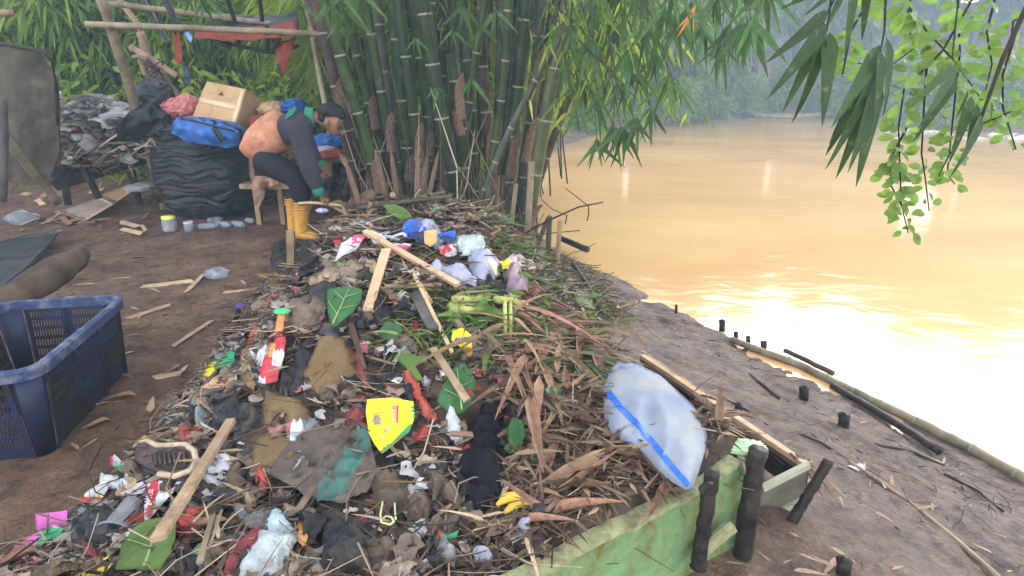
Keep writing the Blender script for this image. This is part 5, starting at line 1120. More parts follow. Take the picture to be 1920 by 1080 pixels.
mb = MB(); hs_ = hits([(749, 790), (752, 790), (752, 824), (749, 824)]); mb.add([h+Vector((0, -.031, .083)) for h in hs_], [(0, 1, 2, 3)]); mb.build('printed_bar', PR, yp)
patch('milk_packet', 'white packet with a red band and blue edge below the shoe sole', 'packet', [(286, 926), (300, 921), (352, 922), (330, 950), (300, 985), (284, 1002), (283, 960)], None, .06, .008, step=5, mats=[F_['white'], F_['red'], F_['navy']],
      mfn=lambda x, y: 1 if 0 < (x-(292-(y-925)*.10)) < 19-(y-925)*.1 and y < 990 else (2 if -4 < (x-(290-(y-925)*.12)) < 0 and y < 965 else 0))
wp_ = [o for o in bpy.data.objects if o.name.startswith('milk_packet')][0]
text_on('SUTES', (297, 955), (-1, 0), (-.1, 1), 11, mat('white_print', (.75, .72, .65), bump=0), wp_, .072, bold=.01)
patch('snack_bag', 'red and white snack bag hanging below the green spoon', 'packet', [(516, 652), (530, 640), (543, 656), (540, 690), (530, 715), (528, 738), (505, 742), (492, 738), (500, 700), (508, 672)], None, .06, .016, step=6, mats=[F_['red'], F_['white'], F_['orange']],
      mfn=lambda x, y: 1 if (y > 680 and y < 708 and x > 518) or (y > 728 and x < 505) else (2 if 664 < y < 690 and x < 524 else 0))
patch('green_packet', 'green and yellow packet curling on the left slope of the heap', 'packet', [(385, 713), (400, 690), (425, 673), (445, 672), (446, 690), (430, 702), (410, 705), (395, 722)], None, .045, .012, step=5, mats=[F_['green'], F_['yellow']], mfn=lambda x, y: 1 if x < 408 else 0)
patch('yellow_wrapper', 'small yellow and orange wrapper with a blue mark near the banana trunk', 'packet', [(850, 640), (868, 636), (885, 650), (888, 684), (880, 690), (865, 672), (848, 660)], None, .06, .012, step=5, mats=[F_['yellow'], F_['purple'], F_['orange']], mfn=lambda x, y: 1 if abs(y-660) < 5 and x > 855 and x < 875 else (2 if y > 672 else 0))
# light plastics at the top
patch('clear_bag', 'cloudy translucent bag bunched at the top of the heap', 'bag', [(772, 428), (810, 426), (826, 440), (835, 462), (820, 475), (790, 470), (775, 450)], F_['lav'], .06, .04, puff=.05)
patch('clear_bag', 'large pale lavender bag spread over the front of the top plastics', 'bag', [(800, 505), (820, 500), (850, 510), (880, 515), (905, 545), (895, 555), (870, 550), (840, 532), (812, 522)], F_['lav'], .05, .03, puff=.04)
patch('white_bag', 'greenish white bag behind the blue wrappers', 'bag', [(845, 460), (880, 455), (912, 460), (915, 478), (880, 490), (858, 492), (840, 475)], film('film_mint', (.38, .45, .43), (.28, .33, .32)), .05, .035, puff=.05)
patch('clear_bag', 'pale bag holding yellow and white pieces on the right of the top', 'bag', [(876, 490), (900, 478), (935, 495), (940, 520), (925, 535), (895, 535), (878, 515)], F_['lav'], .05, .03, puff=.06)
patch('clear_bag', 'long pale pinkish bag at the right end of the top plastics', 'bag', [(940, 492), (970, 490), (1008, 505), (1000, 522), (965, 515)], film('film_pale_pink', (.48, .34, .35), (.35, .25, .25)), .05, .03, puff=.04)
patch('cream_pack', 'cream ribbed pack inside the pale bags', 'pack', [(892, 505), (930, 502), (938, 525), (910, 530), (893, 522)], film('film_cream', (.60, .55, .32), (.48, .42, .22), dirt=.05), .09, .012, puff=.02)
patch('yellow_wrapper', 'bright yellow film wrapper at the right of the cream pack', 'wrapper', [(936, 500), (960, 502), (972, 520), (955, 520), (940, 515)], F_['yellow'], .10, .02)
patch('blue_wrapper', 'bright blue wrapper folded at the top of the heap', 'wrapper', [(760, 450), (775, 440), (800, 442), (802, 465), (795, 482), (765, 478), (758, 465)], F_['blue'], .10, .035, step=6, mats=[F_['blue'], F_['navy']], mfn=lambda x, y: 1 if y > 468 else 0)
patch('blue_wrapper', 'small blue wrapper flap right of the orange card', 'wrapper', [(824, 470), (856, 463), (858, 480), (845, 488), (826, 480)], F_['blue'], .10, .02, step=6, mats=[F_['blue'], F_['navy']], mfn=lambda x, y: 1 if y > 478 else 0)
patch('card_scrap', 'orange tan card standing between the blue wrappers', 'card', [(799, 469), (822, 468), (822, 492), (812, 502), (800, 494)], mat('orange_card', (.58, .30, .12), (.5, .25, .1), bump=.1), .12, .006, th=.003)
patch('red_wrapper', 'white and red wrapper below the orange card', 'wrapper', [(824, 484), (840, 486), (858, 484), (858, 505), (840, 508), (828, 500)], None, .08, .02, step=5, mats=[F_['red'], F_['white']], mfn=lambda x, y: 1 if vn(x*.2, y*.2, 4) > 0 else 0)
patch('red_wrapper', 'pink and white wrapper tucked left of the blue one', 'wrapper', [(735, 482), (755, 478), (775, 480), (762, 497), (740, 497)], None, .07, .015, step=5, mats=[F_['hotpink'], F_['white']], mfn=lambda x, y: 1 if y < 483 else 0)
patch('white_packet', 'white packet with pink printing left of the long lath', 'packet', [(632, 512), (645, 478), (670, 462), (688, 465), (672, 492), (650, 500)], None, .07, .015, step=5, mats=[F_['white'], F_['hotpink']], mfn=lambda x, y: 1 if (x > 664 and y < 480 and vn(x*.3, y*.3, 2) > -.2) else 0)
patch('red_cloth', 'red rag strip at the back left of the heap', 'rag', [(612, 470), (628, 450), (650, 438), (656, 445), (640, 465), (618, 484)], F_['red'], .04, .02)
patch('mauve_bag', 'crumpled mauve grey bag resting on the cut grass', 'bag', [(944, 530), (962, 517), (985, 530), (996, 548), (990, 572), (965, 575), (948, 556)], F_['mauve'], .05, .05, puff=.08)
patch('grey_film', 'grey translucent film trailing below the mauve bag', 'film', [(930, 540), (945, 545), (960, 570), (975, 600), (960, 592), (940, 565)], F_['grey'], .04, .02)
lump('ball', 'flattened dark green round leaf wad behind the blue wrapper', 'leaf wad', hit(735, 425)+Vector((0, 0, .02)), (.14, .1, .04), M['taro'], .3, 3)
lump('white_cup', 'small white plastic lid near the left end of the long lath', 'lid', hit(712, 468)+Vector((0, 0, .05)), (.035, .03, .03), F_['white'], .1, 3)
mb = MB(); c = hit(742, 470)+Vector((0, 0, .07)); mb.tube([c+Vector((.055*math.cos(x), .03*math.sin(x), .012*math.sin(x*2))) for x in np.linspace(0, 5.2, 16)], .009, 6); mb.build('plastic_ring', F_['white'], label='white plastic band curled beside the blue wrapper', cat='band')
# red strips and cloths
patch('red_ribbon', 'long faded red plastic strip running down the left of the heap', 'strip', [(545, 532), (525, 538), (505, 560), (490, 590), (478, 620), (465, 655), (472, 658), (486, 632), (498, 605), (512, 575), (530, 555), (548, 545)], film('film_faded_red', (.42, .11, .08), (.28, .07, .05)), .05, .025)
patch('red_rag', 'bright red netting rag in the middle of the heap', 'rag', [(754, 702), (775, 700), (790, 735), (800, 762), (822, 785), (815, 800), (792, 792), (780, 760), (765, 735)], F_['redcloth'], .05, .045)
patch('red_rag', 'dull red rag behind the yellow noodle packet', 'rag', [(722, 728), (738, 722), (756, 755), (750, 768), (726, 765)], F_['redcloth'], .04, .03)
patch('red_rag', 'red rag fringe right of the yellow noodle packet', 'rag', [(778, 815), (795, 800), (805, 812), (792, 836), (778, 838)], F_['redcloth'], .04, .03)
patch('maroon_cloth', 'maroon cloth beside the light blue paper at the bottom', 'cloth', [(455, 1010), (480, 993), (503, 996), (490, 1020), (460, 1048), (432, 1090), (420, 1085), (432, 1040)], F_['maroon'], .05, .03)
patch('maroon_cloth', 'small maroon cloth beside the charcoal bag', 'cloth', [(662, 962), (690, 975), (710, 998), (702, 1005), (680, 988)], F_['maroon'], .04, .02)
patch('blue_paper', 'pale blue torn paper standing at the bottom of the heap', 'paper', [(498, 985), (518, 956), (535, 968), (560, 1005), (545, 1012), (510, 1005)], F_['lightblue'], .06, .02)
patch('blue_paper', 'grey blue stained paper sheet at the bottom edge', 'paper', [(470, 1040), (495, 1002), (550, 1008), (560, 1022), (535, 1060), (530, 1095), (450, 1095), (460, 1060)], film('film_grey_paper', (.38, .42, .44), (.26, .27, .27)), .05, .025)
patch('charcoal_bag', 'charcoal grey bag hanging at the bottom of the heap', 'bag', [(600, 965), (640, 960), (680, 985), (700, 1025), (705, 1090), (600, 1090), (606, 1030)], F_['char'], .05, .04, puff=.03)
patch('black_cloth', 'black cloth trailing down the middle right of the heap', 'cloth', [(905, 752), (925, 762), (948, 775), (942, 840), (944, 900), (935, 950), (905, 985), (868, 930), (856, 880), (880, 850), (886, 800)], mat('black_fabric', (.006, .006, .009), rough=.85, bump=.4), .06, .05)
patch('black_cloth', 'dark torn bag below the black cloth', 'bag', [(850, 890), (885, 900), (915, 960), (900, 990), (862, 975), (845, 930)], F_['char'], .03, .03)
patch('hotpink_scrap', 'hot pink glove finger near the taro leaf', 'scrap', [(575, 615), (590, 606), (606, 600), (607, 606), (590, 620), (580, 628)], F_['hotpink'], .06, .012, step=5)
patch('purple_wrapper', 'small purple wrapper at the left shoulder of the heap', 'wrapper', [(438, 585), (448, 570), (462, 570), (460, 582), (445, 592)], F_['purple'], .04, .02, step=5)
patch('pink_packet', 'magenta packet at the lower left corner of the heap', 'packet', [(74, 973), (133, 965), (134, 994), (106, 998), (76, 1003)], F_['pink'], .03, .008, step=6)
patch('pink_green_packet', 'green and pink packet below the magenta one', 'packet', [(50, 1024), (72, 1010), (100, 1000), (130, 1000), (118, 1018), (95, 1024), (88, 1034), (52, 1034)], None, .035, .012, step=6, mats=[F_['green'], F_['pink']], mfn=lambda x, y: 1 if x+y*.3 < 386 else 0)
patch('black_bag', 'black plastic bag torn open at the lower left', 'bag', [(140, 990), (175, 965), (225, 958), (250, 975), (235, 1010), (200, 1030), (165, 1048), (140, 1030)], F_['black'], .035, .05, puff=.04)
patch('yellow_strip', 'yellow foam strip under the big mottled leaf', 'strip', [(145, 1075), (160, 1062), (205, 1048), (258, 1028), (240, 1052), (205, 1075), (185, 1090), (145, 1090)], F_['yellow'], .05, .008, th=.006)
patch('black_strip', 'dark strip lying along the yellow foam strip', 'strip', [(205, 1075), (238, 1055), (262, 1045), (250, 1068), (225, 1088), (200, 1090)], F_['char'], .055, .008)
patch('green_film', 'bright green film folded at the bottom edge', 'film', [(262, 1085), (275, 1060), (290, 1072), (300, 1092), (262, 1092)], F_['green'], .075, .012, step=6)
patch('mixed_wrapper', 'white red and green wrapper left of the shoe sole', 'wrapper', [(212, 868), (222, 862), (238, 878), (262, 888), (255, 898), (235, 896), (215, 882)], None, .04, .015, step=5, mats=[F_['white'], F_['green'], F_['hotpink']], mfn=lambda x, y: 2 if x < 220 else (1 if y > 884 else 0))
patch('mixed_wrapper', 'white and red packet lying above the magenta one', 'wrapper', [(155, 955), (172, 932), (205, 912), (210, 925), (200, 945), (172, 952)], None, .04, .012, step=5, mats=[F_['white'], F_['red'], F_['yellow']], mfn=lambda x, y: 1 if y > 944 else (2 if vn(x*.2, y*.2, 7) > .4 else 0))
patch('card_scrap', 'tan folded card left below the green packet', 'card', [(378, 738), (405, 718), (448, 702), (450, 728), (415, 742), (385, 745)], M['card'], .04, .01, th=.003)
patch('card_scrap', 'pale brown card scrap below the shoe heel', 'card', [(230, 915), (260, 905), (282, 908), (262, 930), (232, 934)], M['card'], .045, .01, th=.003)
patch('brown_bark', 'orange brown leaf sheath above the shoe sole', 'sheath', [(275, 820), (300, 800), (360, 788), (368, 800), (330, 812), (282, 832)], M['sheath'], .04, .02)
patch('green_scrap', 'mint green scrap right of the shoe sole', 'scrap', [(376, 848), (386, 845), (390, 862), (380, 870)], F_['green'], .05, .01, step=4)
patch('yellow_scrap', 'small yellow scrap beside the wire clip', 'scrap', [(760, 975), (770, 957), (778, 970), (768, 980)], F_['yellow'], .04, .008, step=4)
patch('yellow_scrap', 'yellow leaf scrap beside the banana trunk', 'scrap', [(918, 680), (935, 670), (942, 676), (930, 686)], F_['yellow'], .05, .008, step=4)
patch('green_scrap', 'red and green sweet wrapper near the bottom middle', 'scrap', [(822, 1005), (840, 1018), (862, 1008), (858, 1022), (830, 1026)], None, .04, .01, step=4, mats=[F_['green'], F_['red']], mfn=lambda x, y: 1 if x < 830 else 0)
patch('pink_rag', 'faded pink rag at the left above the tan card', 'rag', [(398, 690), (410, 680), (420, 688), (412, 700), (400, 700)], F_['redcloth'], .03, .02, step=5)
patch('red_rag', 'small red rag above the shoe sole', 'rag', [(325, 822), (350, 816), (358, 830), (335, 836)], F_['redcloth'], .04, .02, step=5)
patch('red_rag', 'curled maroon red strip right above the shoe sole', 'rag', [(395, 838), (410, 822), (417, 835), (402, 848)], F_['redcloth'], .05, .02, step=5)
patch('mud_cloth', 'mud stained knotted cloth hanging beside the long stick', 'cloth', [(435, 880), (460, 868), (470, 900), (462, 950), (450, 990), (435, 985), (440, 930), (425, 905)], F_['mudcloth'], .04, .05)
patch('mud_cloth', 'brown wrinkled cloth hanging below the green banded sack', 'cloth', [(690, 880), (730, 890), (765, 905), (770, 950), (740, 975), (712, 985), (700, 940)], F_['mudcloth'], .04, .05)
patch('mud_cloth', 'brown bag end at the bottom right of the charcoal bag', 'cloth', [(700, 1020), (740, 1000), (745, 1040), (722, 1090), (695, 1090)], F_['mudcloth'], .04, .04)
patch('mud_cloth', 'white and brown rag heap right of the shoe sole', 'cloth', [(400, 862), (430, 852), (445, 872), (430, 905), (400, 925), (382, 905)], F_['whitebag'] if 'whitebag' in F_ else M['whitebag'], .03, .05)
patch('mud_cloth', 'long dark trouser leg hanging beside the foam slab', 'cloth', [(660, 640), (680, 640), (690, 700), (700, 735), (684, 740), (668, 700)], F_['maroon'], .05, .03)
patch('black_rag', 'dark knotted rags right of the red snack bag', 'rag', [(548, 690), (575, 640), (590, 625), (592, 650), (578, 700), (565, 745), (545, 755), (548, 720)], F_['char'], .04, .05)
# leaves
def broad(label, poly, mt, lift=.06, vein=None, crump=.012):
    t = thing('broad_leaf', label, 'leaf', hit(*poly[0])); patch('blade', None, None, poly, mt, lift, crump, step=8, parent=t)
    if vein:
        for k, v in enumerate(vein):
            mb = MB(); mb.tube([h+Vector((0, -.35, .93))*(lift+.004+crump*.3) for h in hits([(v[0][0]+(v[1][0]-v[0][0])*j/6, v[0][1]+(v[1][1]-v[0][1])*j/6) for j in range(7)])], [.004*(1-j/8) if k == 0 else .0018 for j in range(7)], 5, False)
            mb.build('midrib' if k == 0 else 'vein', mat('leaf_rib', (.22, .32, .14), bump=0) if 'leaf_rib' not in bpy.data.materials else bpy.data.materials['leaf_rib'], t)
    return t
broad('heart shaped green taro leaf lying on top of the foam slab', [(630, 643), (622, 615), (620, 588), (622, 574), (640, 572), (668, 570), (685, 574), (684, 592), (670, 616), (650, 632), (637, 643)], M['taro'], .09, [((632, 641), (662, 574)), ((640, 622), (624, 598)), ((644, 612), (672, 606)), ((652, 595), (636, 580)), ((655, 590), (680, 582))])
broad('round green leaf under the leaning stick right of centre', [(822, 775), (832, 745), (850, 715), (872, 702), (888, 718), (893, 745), (886, 778), (868, 795), (842, 795)], M['taro'], .06, [((868, 792), (858, 708)), ((866, 770), (836, 755)), ((864, 750), (886, 740))], .03)
broad('big mottled olive green leaf at the lower left', [(235, 1090), (245, 1045), (262, 1015), (292, 996), (325, 990), (346, 998), (345, 1030), (335, 1060), (318, 1090)], M['tarol'], .065, [((290, 1088), (318, 996)), ((300, 1050), (258, 1035)), ((305, 1035), (340, 1025))], .02)
broad('folded pale green leaf below the crossed planks', [(742, 690), (765, 680), (795, 690), (805, 700), (780, 705), (798, 735), (785, 735), (762, 708)], M['tarol'], .06)
broad('dark green leaf pair below the crossed planks', [(712, 640), (725, 620), (748, 620), (758, 636), (750, 650), (725, 648)], M['taro'], .05)
broad('long green leaf left of the yellow wrapper', [(835, 640), (843, 600), (852, 610), (850, 660), (842, 675)], M['taro'], .05)
broad('curled green leaf below the yellow wrapper', [(905, 690), (918, 650), (932, 640), (926, 670), (915, 700), (912, 725), (905, 718)], M['tarol'], .06)
broad('dark green oval leaf on the dry leaves right of the black cloth', [(950, 830), (960, 808), (978, 812), (985, 838), (975, 865), (955, 858)], M['taro'], .07)
broad('glossy green leaf above the dark oval one', [(1022, 770), (1035, 758), (1052, 760), (1058, 780), (1045, 795), (1026, 790)], M['taro'], .07)
broad('small green leaf just above the glossy one', [(1020, 758), (1030, 748), (1050, 750), (1052, 762), (1030, 768)], M['taro'], .08)
broad('dark squared green leaf on the brown leaf tangle', [(1008, 650), (1015, 638), (1045, 640), (1040, 665), (1012, 668)], M['taro'], .10)
broad('pale green papery leaf at the right shoulder of the heap', [(1075, 560), (1100, 545), (1130, 565), (1135, 588), (1110, 590), (1082, 578)], M['tarol'], .05)
broad('withered green leaf at the very top of the heap', [(722, 412), (745, 410), (765, 420), (778, 436), (755, 440), (735, 428)], M['tarol'], .10)
# laths, planks and sticks on the heap
splint('lath', 'long pale lath slanting down right across the top of the heap', 'lath', (690, 468), (860, 556), 11, 'woodp', .10, .06, .02)
splint('plank', 'short pale plank leaning on the long lath', 'plank', (729, 503), (694, 608), 18, 'woodp', .10, .07, .012)
splint('plank', 'dark grey plank lying below the long lath', 'plank', (750, 512), (815, 640), 20, 'woodg', .05, .06, .014)
splint('lath', 'thin pale split lath beside the dark grey plank', 'lath', (780, 545), (850, 688), 7, 'woodp', .08, .07, .008)
splint('lath', 'thin orange lath close beside the split one', 'lath', (775, 530), (812, 590), 6, 'woodp', .06, .06, .008)
splint('plank', 'reddish flat stick lying behind the dark grey plank', 'plank', (724, 556), (830, 552), 9, 'wood', .05, .05, .008)
splint('plank', 'brown flat stick leaning on the round green leaf', 'plank', (815, 684), (878, 790), 14, 'wood', .08, .10, .010)
splint('plank', 'short reddish brown slat right of the yellow packet', 'plank', (846, 844), (888, 846), 10, 'wood', .08, .08, .010)
splint('stick', 'long brown stick standing in the lower left of the heap', 'stick', (448, 826), (330, 1070), 18, 'wood', .10, .14, .016)
splint('stick', 'dark wet branch right beside the shoe sole', 'stick', (385, 905), (345, 985), 12, 'woodd', .06, .06, flat=False)
splint('stick', 'pale thin stem lying across the mottled leaf', 'stick', (357, 975), (325, 1050), 4, 'grassd' if False else 'bamdry', .09, .09, flat=False)
splint('stick', 'split pale stick at the bottom beside the maroon cloth', 'stick', (415, 1000), (392, 1090), 9, 'bamdry', .08, .08, .008)
splint('stick', 'reddish stick at the bottom left of the big leaf', 'stick', (430, 990), (410, 1060), 6, 'wood', .08, .08, flat=False)
splint('ice_stick', 'orange wooden stick leaning above the spoon leaf', 'stick', (597, 940), (568, 992), 12, 'sheath', .07, .08, .006)
patch('brown_leaf', 'orange brown spoon shaped leaf under the orange stick', 'leaf', [(560, 995), (572, 988), (584, 1002), (582, 1025), (570, 1034), (560, 1020)], mat('ochre_leaf', (.45, .22, .06), rough=.6), .07, .01, step=5)
splint('stick', 'dark driftwood root slanting on the right shoulder of the heap', 'root', (1072, 508), (1128, 600), 9, 'woodd', .10, .06, flat=False, bend=.03)
splint('stick', 'black peg below the long lath', 'peg', (835, 555), (845, 580), 14, 'woodd', .05, .05, flat=False)
splint('stick', 'thin twig pair by the pale green leaf', 'stick', (690, 690), (742, 706), 5, 'bamdry', .06, .06, flat=False)
splint('stick', 'short dark stub between the plank and the dark leaves', 'stick', (655, 612), (668, 640), 13, 'woodd', .06, .06, flat=False)
splint('stick', 'reddish brown root hanging beside the foam slab', 'stick', (664, 640), (690, 720), 12, 'bamb', .08, .07, flat=False)
splint('stick', 'thin straw stem left of the green spoon', 'stick', (500, 612), (492, 680), 4, 'bamdry', .07, .06, flat=False)
splint('stick', 'long fallen pole behind the heap', 'pole', (672, 408), (850, 396), 9, 'bamg', .06, .10, flat=False)
for a, b in [((612, 395), (700, 440)), ((640, 390), (655, 425)), ((668, 402), (720, 430)), ((850, 378), (820, 420)), ((792, 372), (835, 400)), ((885, 392), (905, 425)), ((905, 440), (925, 400)), ((880, 430), (960, 470)), ((930, 455), (1010, 480)), ((960, 430), (1000, 470)), ((740, 395), (735, 372)), ((560, 470), (630, 495))]:
    splint('branch', 'bare stick in the brushwood behind the heap', 'stick', a, b, random.uniform(4, 8), random.choice(['wood', 'bamdry', 'bamb']), .1, .05, flat=False, group='bare sticks behind the heap')
splint('sheath', 'orange brown bamboo sheath standing among the brushwood', 'sheath', (888, 395), (915, 432), 12, 'sheath', .12, .05, .006)
splint('plank', 'grey plank lying at the foot of the clump', 'plank', (708, 375), (818, 355), 20, 'woodg', .12, .12, .03)
vslab('dry_sheath', [(645, 388), (668, 366), (700, 350), (705, 362), (698, 382), (672, 394), (655, 396)], 5.75, .01, M['sheath'], None, 'broad brown dry leaf base beside the hand of the man', 'leaf base', .08, .06, 5)
splint('stake', 'upright reddish wooden stake in the black bag before the boots', 'stake', (545, 520), (545, 519), 12, 'wood') if False else None
p = hit(545, 518); mb = MB(); q = aty(545, 432, p.y); mb.plank(p+Vector((0, 0, -.05)), q, .048, .03, (0, -1, 0)); mb.build('stake', M['wood'], smooth=False, label='upright reddish wooden stake in the black bag before the boots', cat='stake')
# banana trunk bundle
t = thing('banana_trunk_bundle', 'bundle of yellow green banana stem sheaths lying on the grass', 'banana stem', hit(910, 608))
for k, (a, b, wv) in enumerate([((842, 603), (978, 600), 17), ((845, 612), (975, 612), 14), ((850, 595), (970, 590), 12), ((930, 598), (985, 605), 12)]):
    p, q = hits([a, b]); mb = MB(); p += Vector((0, 0, .06+.01*k)); q += Vector((0, 0, .06+.01*k)); mb.tube([p, p.lerp(q, .5), q], [wv*.0014, wv*.0016, wv*.0014], 10); mb.build('stem_sheath', mat('banana_sheath', (.40, .37, .12), (.22, .24, .07), ns=8, stretch=(.4, 3, 3), rough=.45) if k == 0 else bpy.data.materials['banana_sheath'], t)
for x_ in (947, 957):
    p, q = hits([(x_, 588), (x_, 640)]); mb = MB(); mb.tube([p+Vector((0, 0, .09)), p.lerp(q, .5)+Vector((0, -.04, .10)), q+Vector((0, 0, .03))], .009, 6); mb.build('binding', bpy.data.materials['banana_sheath'], t)
# green spoon, shoe, cup, banana skin, clip, lids
t = thing('spoon', 'green headed plastic spoon with an orange handle above the snack bag', 'spoon', hit(535, 620)); p = hit(537, 618)+Vector((0, -.02, .09)); q = hit(530, 648)+Vector((0, -.02, .07))
lump('bowl', None, None, p, (.036, .026, .012), mat('spoon_green', (.08, .42, .16), bump=0, rough=.4), .04, 3, 18, parent=t, ridg=False); mb = MB(); mb.plank(p, q, .03, .006, (0, -.5, 1)); mb.build('handle', mat('spoon_orange', (.62, .20, .07), bump=0, rough=.4), t)
def sole():
    base = [(265, 868), (272, 852), (290, 850), (310, 862), (335, 862), (362, 862), (378, 875), (382, 892), (372, 910), (345, 920), (315, 915), (292, 903), (272, 890)]
    t = thing('shoe', 'upturned brown worn shoe sole with a pale rim', 'shoe', hit(325, 885))
    patch('sole', None, None, base, mat('shoe_rubber', (.085, .058, .048), (.05, .035, .03), rough=.6, bump=.3, dirt=.2), .085, .004, th=.03, step=7, parent=t, fr=3)
    patch('tread', None, None, [(300, 880), (318, 870), (345, 868), (368, 876), (374, 892), (362, 908), (335, 912), (308, 904)], mat('shoe_tread', (.03, .022, .02), rough=.7, bump=.6), .091, .003, step=6, parent=t, fr=3)
    for k in range(7):
        mb = MB(); h = hits([(308+k*9, 880+(k % 2)), (312+k*9, 902-(k % 2))]); mb.tube([v+Vector((0, -.035, .093)) for v in h], .0035, 5); mb.build('tread_bar', bpy.data.materials['shoe_rubber'], t)
    mb = MB(); h = hits([(268, 862), (275, 852), (290, 850), (310, 861), (335, 861), (362, 861), (379, 874), (383, 893), (373, 911), (345, 921), (315, 916)]); mb.tube([v+Vector((0, -.028, .078)) for v in h], .010, 7); mb.build('rim', mat('shoe_rim', (.50, .36, .25), rough=.6, dirt=.15), t)
sole()
p, q = hit(222, 1022)+Vector((0, 0, .05)), hit(258, 968)+Vector((0, 0, .06)); ax = (q-p); L = ax.length
t = thing('plastic_cup', 'clear crushed plastic cup lying by the black bag at lower left', 'cup', p)
lathe([(.052, 0), (.050, .006), (.045, .008), (.030, L), (.0, L)], p, ax, 20).build('body', mat('cup_plastic', (.55, .55, .58), rough=.15, bump=.2, alpha=.55), t); lathe([(.056, -.004), (.058, .002), (.050, .006)], p, ax, 20).build('rim', bpy.data.materials['clear_plastic'], t)
t = thing('banana_skin', 'yellow banana skin near the top edge of the green board', 'banana skin', hit(968, 968)); 
for k, pts in enumerate([[(932, 970), (950, 956), (975, 952), (1003, 965)], [(945, 980), (962, 968), (985, 962), (1004, 968)]]):
    mb = MB(); h = hits(pts); mb.tube([v+Vector((0, -.02, .06-.01*k)) for v in h], [.006, .020, .020, .006], 8, sq=.6); mb.build('peel', mat('banana_yellow', (.62, .40, .05), (.5, .3, .04), rough=.5, dirt=.1) if k == 0 else bpy.data.materials['banana_yellow'], t)
mb = MB()
for P_ in ([(724, 965), (720, 990), (722, 1004), (738, 1008), (748, 1000), (746, 968)], [(724, 998), (730, 992), (740, 994), (745, 1002)]):
    mb.tube([v+Vector((0, -.03, .07)) for v in hits(P_)], .003, 6)
mb.build('wire_clip', mat('pale_green_plastic', (.55, .60, .25), bump=0), label='pale green plastic clip below the wrinkled cloth', cat='clip')
for (px, py, rx, rz, lab, mk) in [(905, 1050, .042, .028, 'cloudy violet plastic bottle end at the bottom near the green board', 'clearbag'), (985, 1000, .04, .03, 'clear torn cup beside the banana skin', 'clearbag'), (800, 1072, .05, .025, 'clear crushed cup at the bottom edge', 'clearbag'), (1100, 972, .012, .008, 'small lilac bottle cap on the edge of the green board', 'whitebag'), (1058, 965, .012, .022, 'small white plastic piece by the board top', 'whitebag'), (872, 830, .014, .008, 'small white scrap above the black cloth', 'whitebag'), (800, 722, .02, .018, 'small white and black wrapper right of the red rag', 'whitebag'), (408, 514, .06, .025, 'crumpled silvery film lying on the bare mud', 'clearbag'), (40, 410, .07, .03, 'crumpled pale film on the left mud', 'clearbag'), (385, 1065, .03, .02, 'grey wad at the bottom edge', 'greybag')]:
    sp_ = 520*rx
    patch('plastic_piece', lab, 'plastic', [(px+sp_*math.cos(a_)*random.uniform(.7, 1.1), py+sp_*rz/rx*1.1*math.sin(a_)*random.uniform(.7, 1.1)) for a_ in np.linspace(0, 5.9, 11)], M[mk], .05 if py > 560 or px > 700 else .015, rx*.35, puff=rz*1.1, fr=18, jag=1.2)
spoly0 = [(1160, 682), (1190, 678), (1212, 690), (1240, 705), (1268, 730), (1300, 760), (1325, 800), (1326, 835), (1315, 870), (1300, 915), (1285, 918), (1262, 905), (1235, 885), (1200, 850), (1165, 830), (1145, 810), (1132, 780), (1130, 730), (1140, 705)]
# rags and torn bags draped all over the slope, one by one
RG = [('mudcloth', 'mud brown rag', 16), ('tan', 'tan rag', 9), ('char', 'charcoal rag', 10), ('black', 'torn black bag', 9), ('grey', 'grey torn bag', 7), ('maroon', 'maroon rag', 3), ('white', 'dirty white torn bag', 6), ('redcloth', 'faded red rag', 3)]
random.seed(33); PATCH0 = list(PATCHP)
for mk, lab, n_r in RG:
    for k in range(n_r):
        for tr_ in range(60):
            px = random.uniform(120, 900); py = random.uniform(500, 1060)
            if px < 560-(py-500)*.85 or px > 960: continue
            if any(bool(inpoly(np.array([px]), np.array([py]), P_)[0]) for P_, _ in PATCHP): continue
            break
        a_ = random.gauss(1.3, .7); L_ = random.uniform(24, 52)*(.6+.5*(py-500)/560); W_r = L_*random.uniform(.25, .6)
        pl = [(px+L_*math.cos(t_)*math.cos(a_)-W_r*math.sin(t_)*math.sin(a_), py+L_*math.cos(t_)*math.sin(a_)*.8+W_r*math.sin(t_)*math.cos(a_)) for t_ in np.linspace(0, 5.7, 10)]
        patch('rag' if 'bag' not in lab else 'torn_bag', lab+' draped crumpled among the litter of the heap', 'rag' if 'bag' not in lab else 'bag', pl, F_[mk], random.uniform(.02, .05), .05, puff=.015, jag=4.5, fr=12, group=lab+'s draped over the heap')
        PATCHP[-1] = (PATCHP[-1][0], .45)
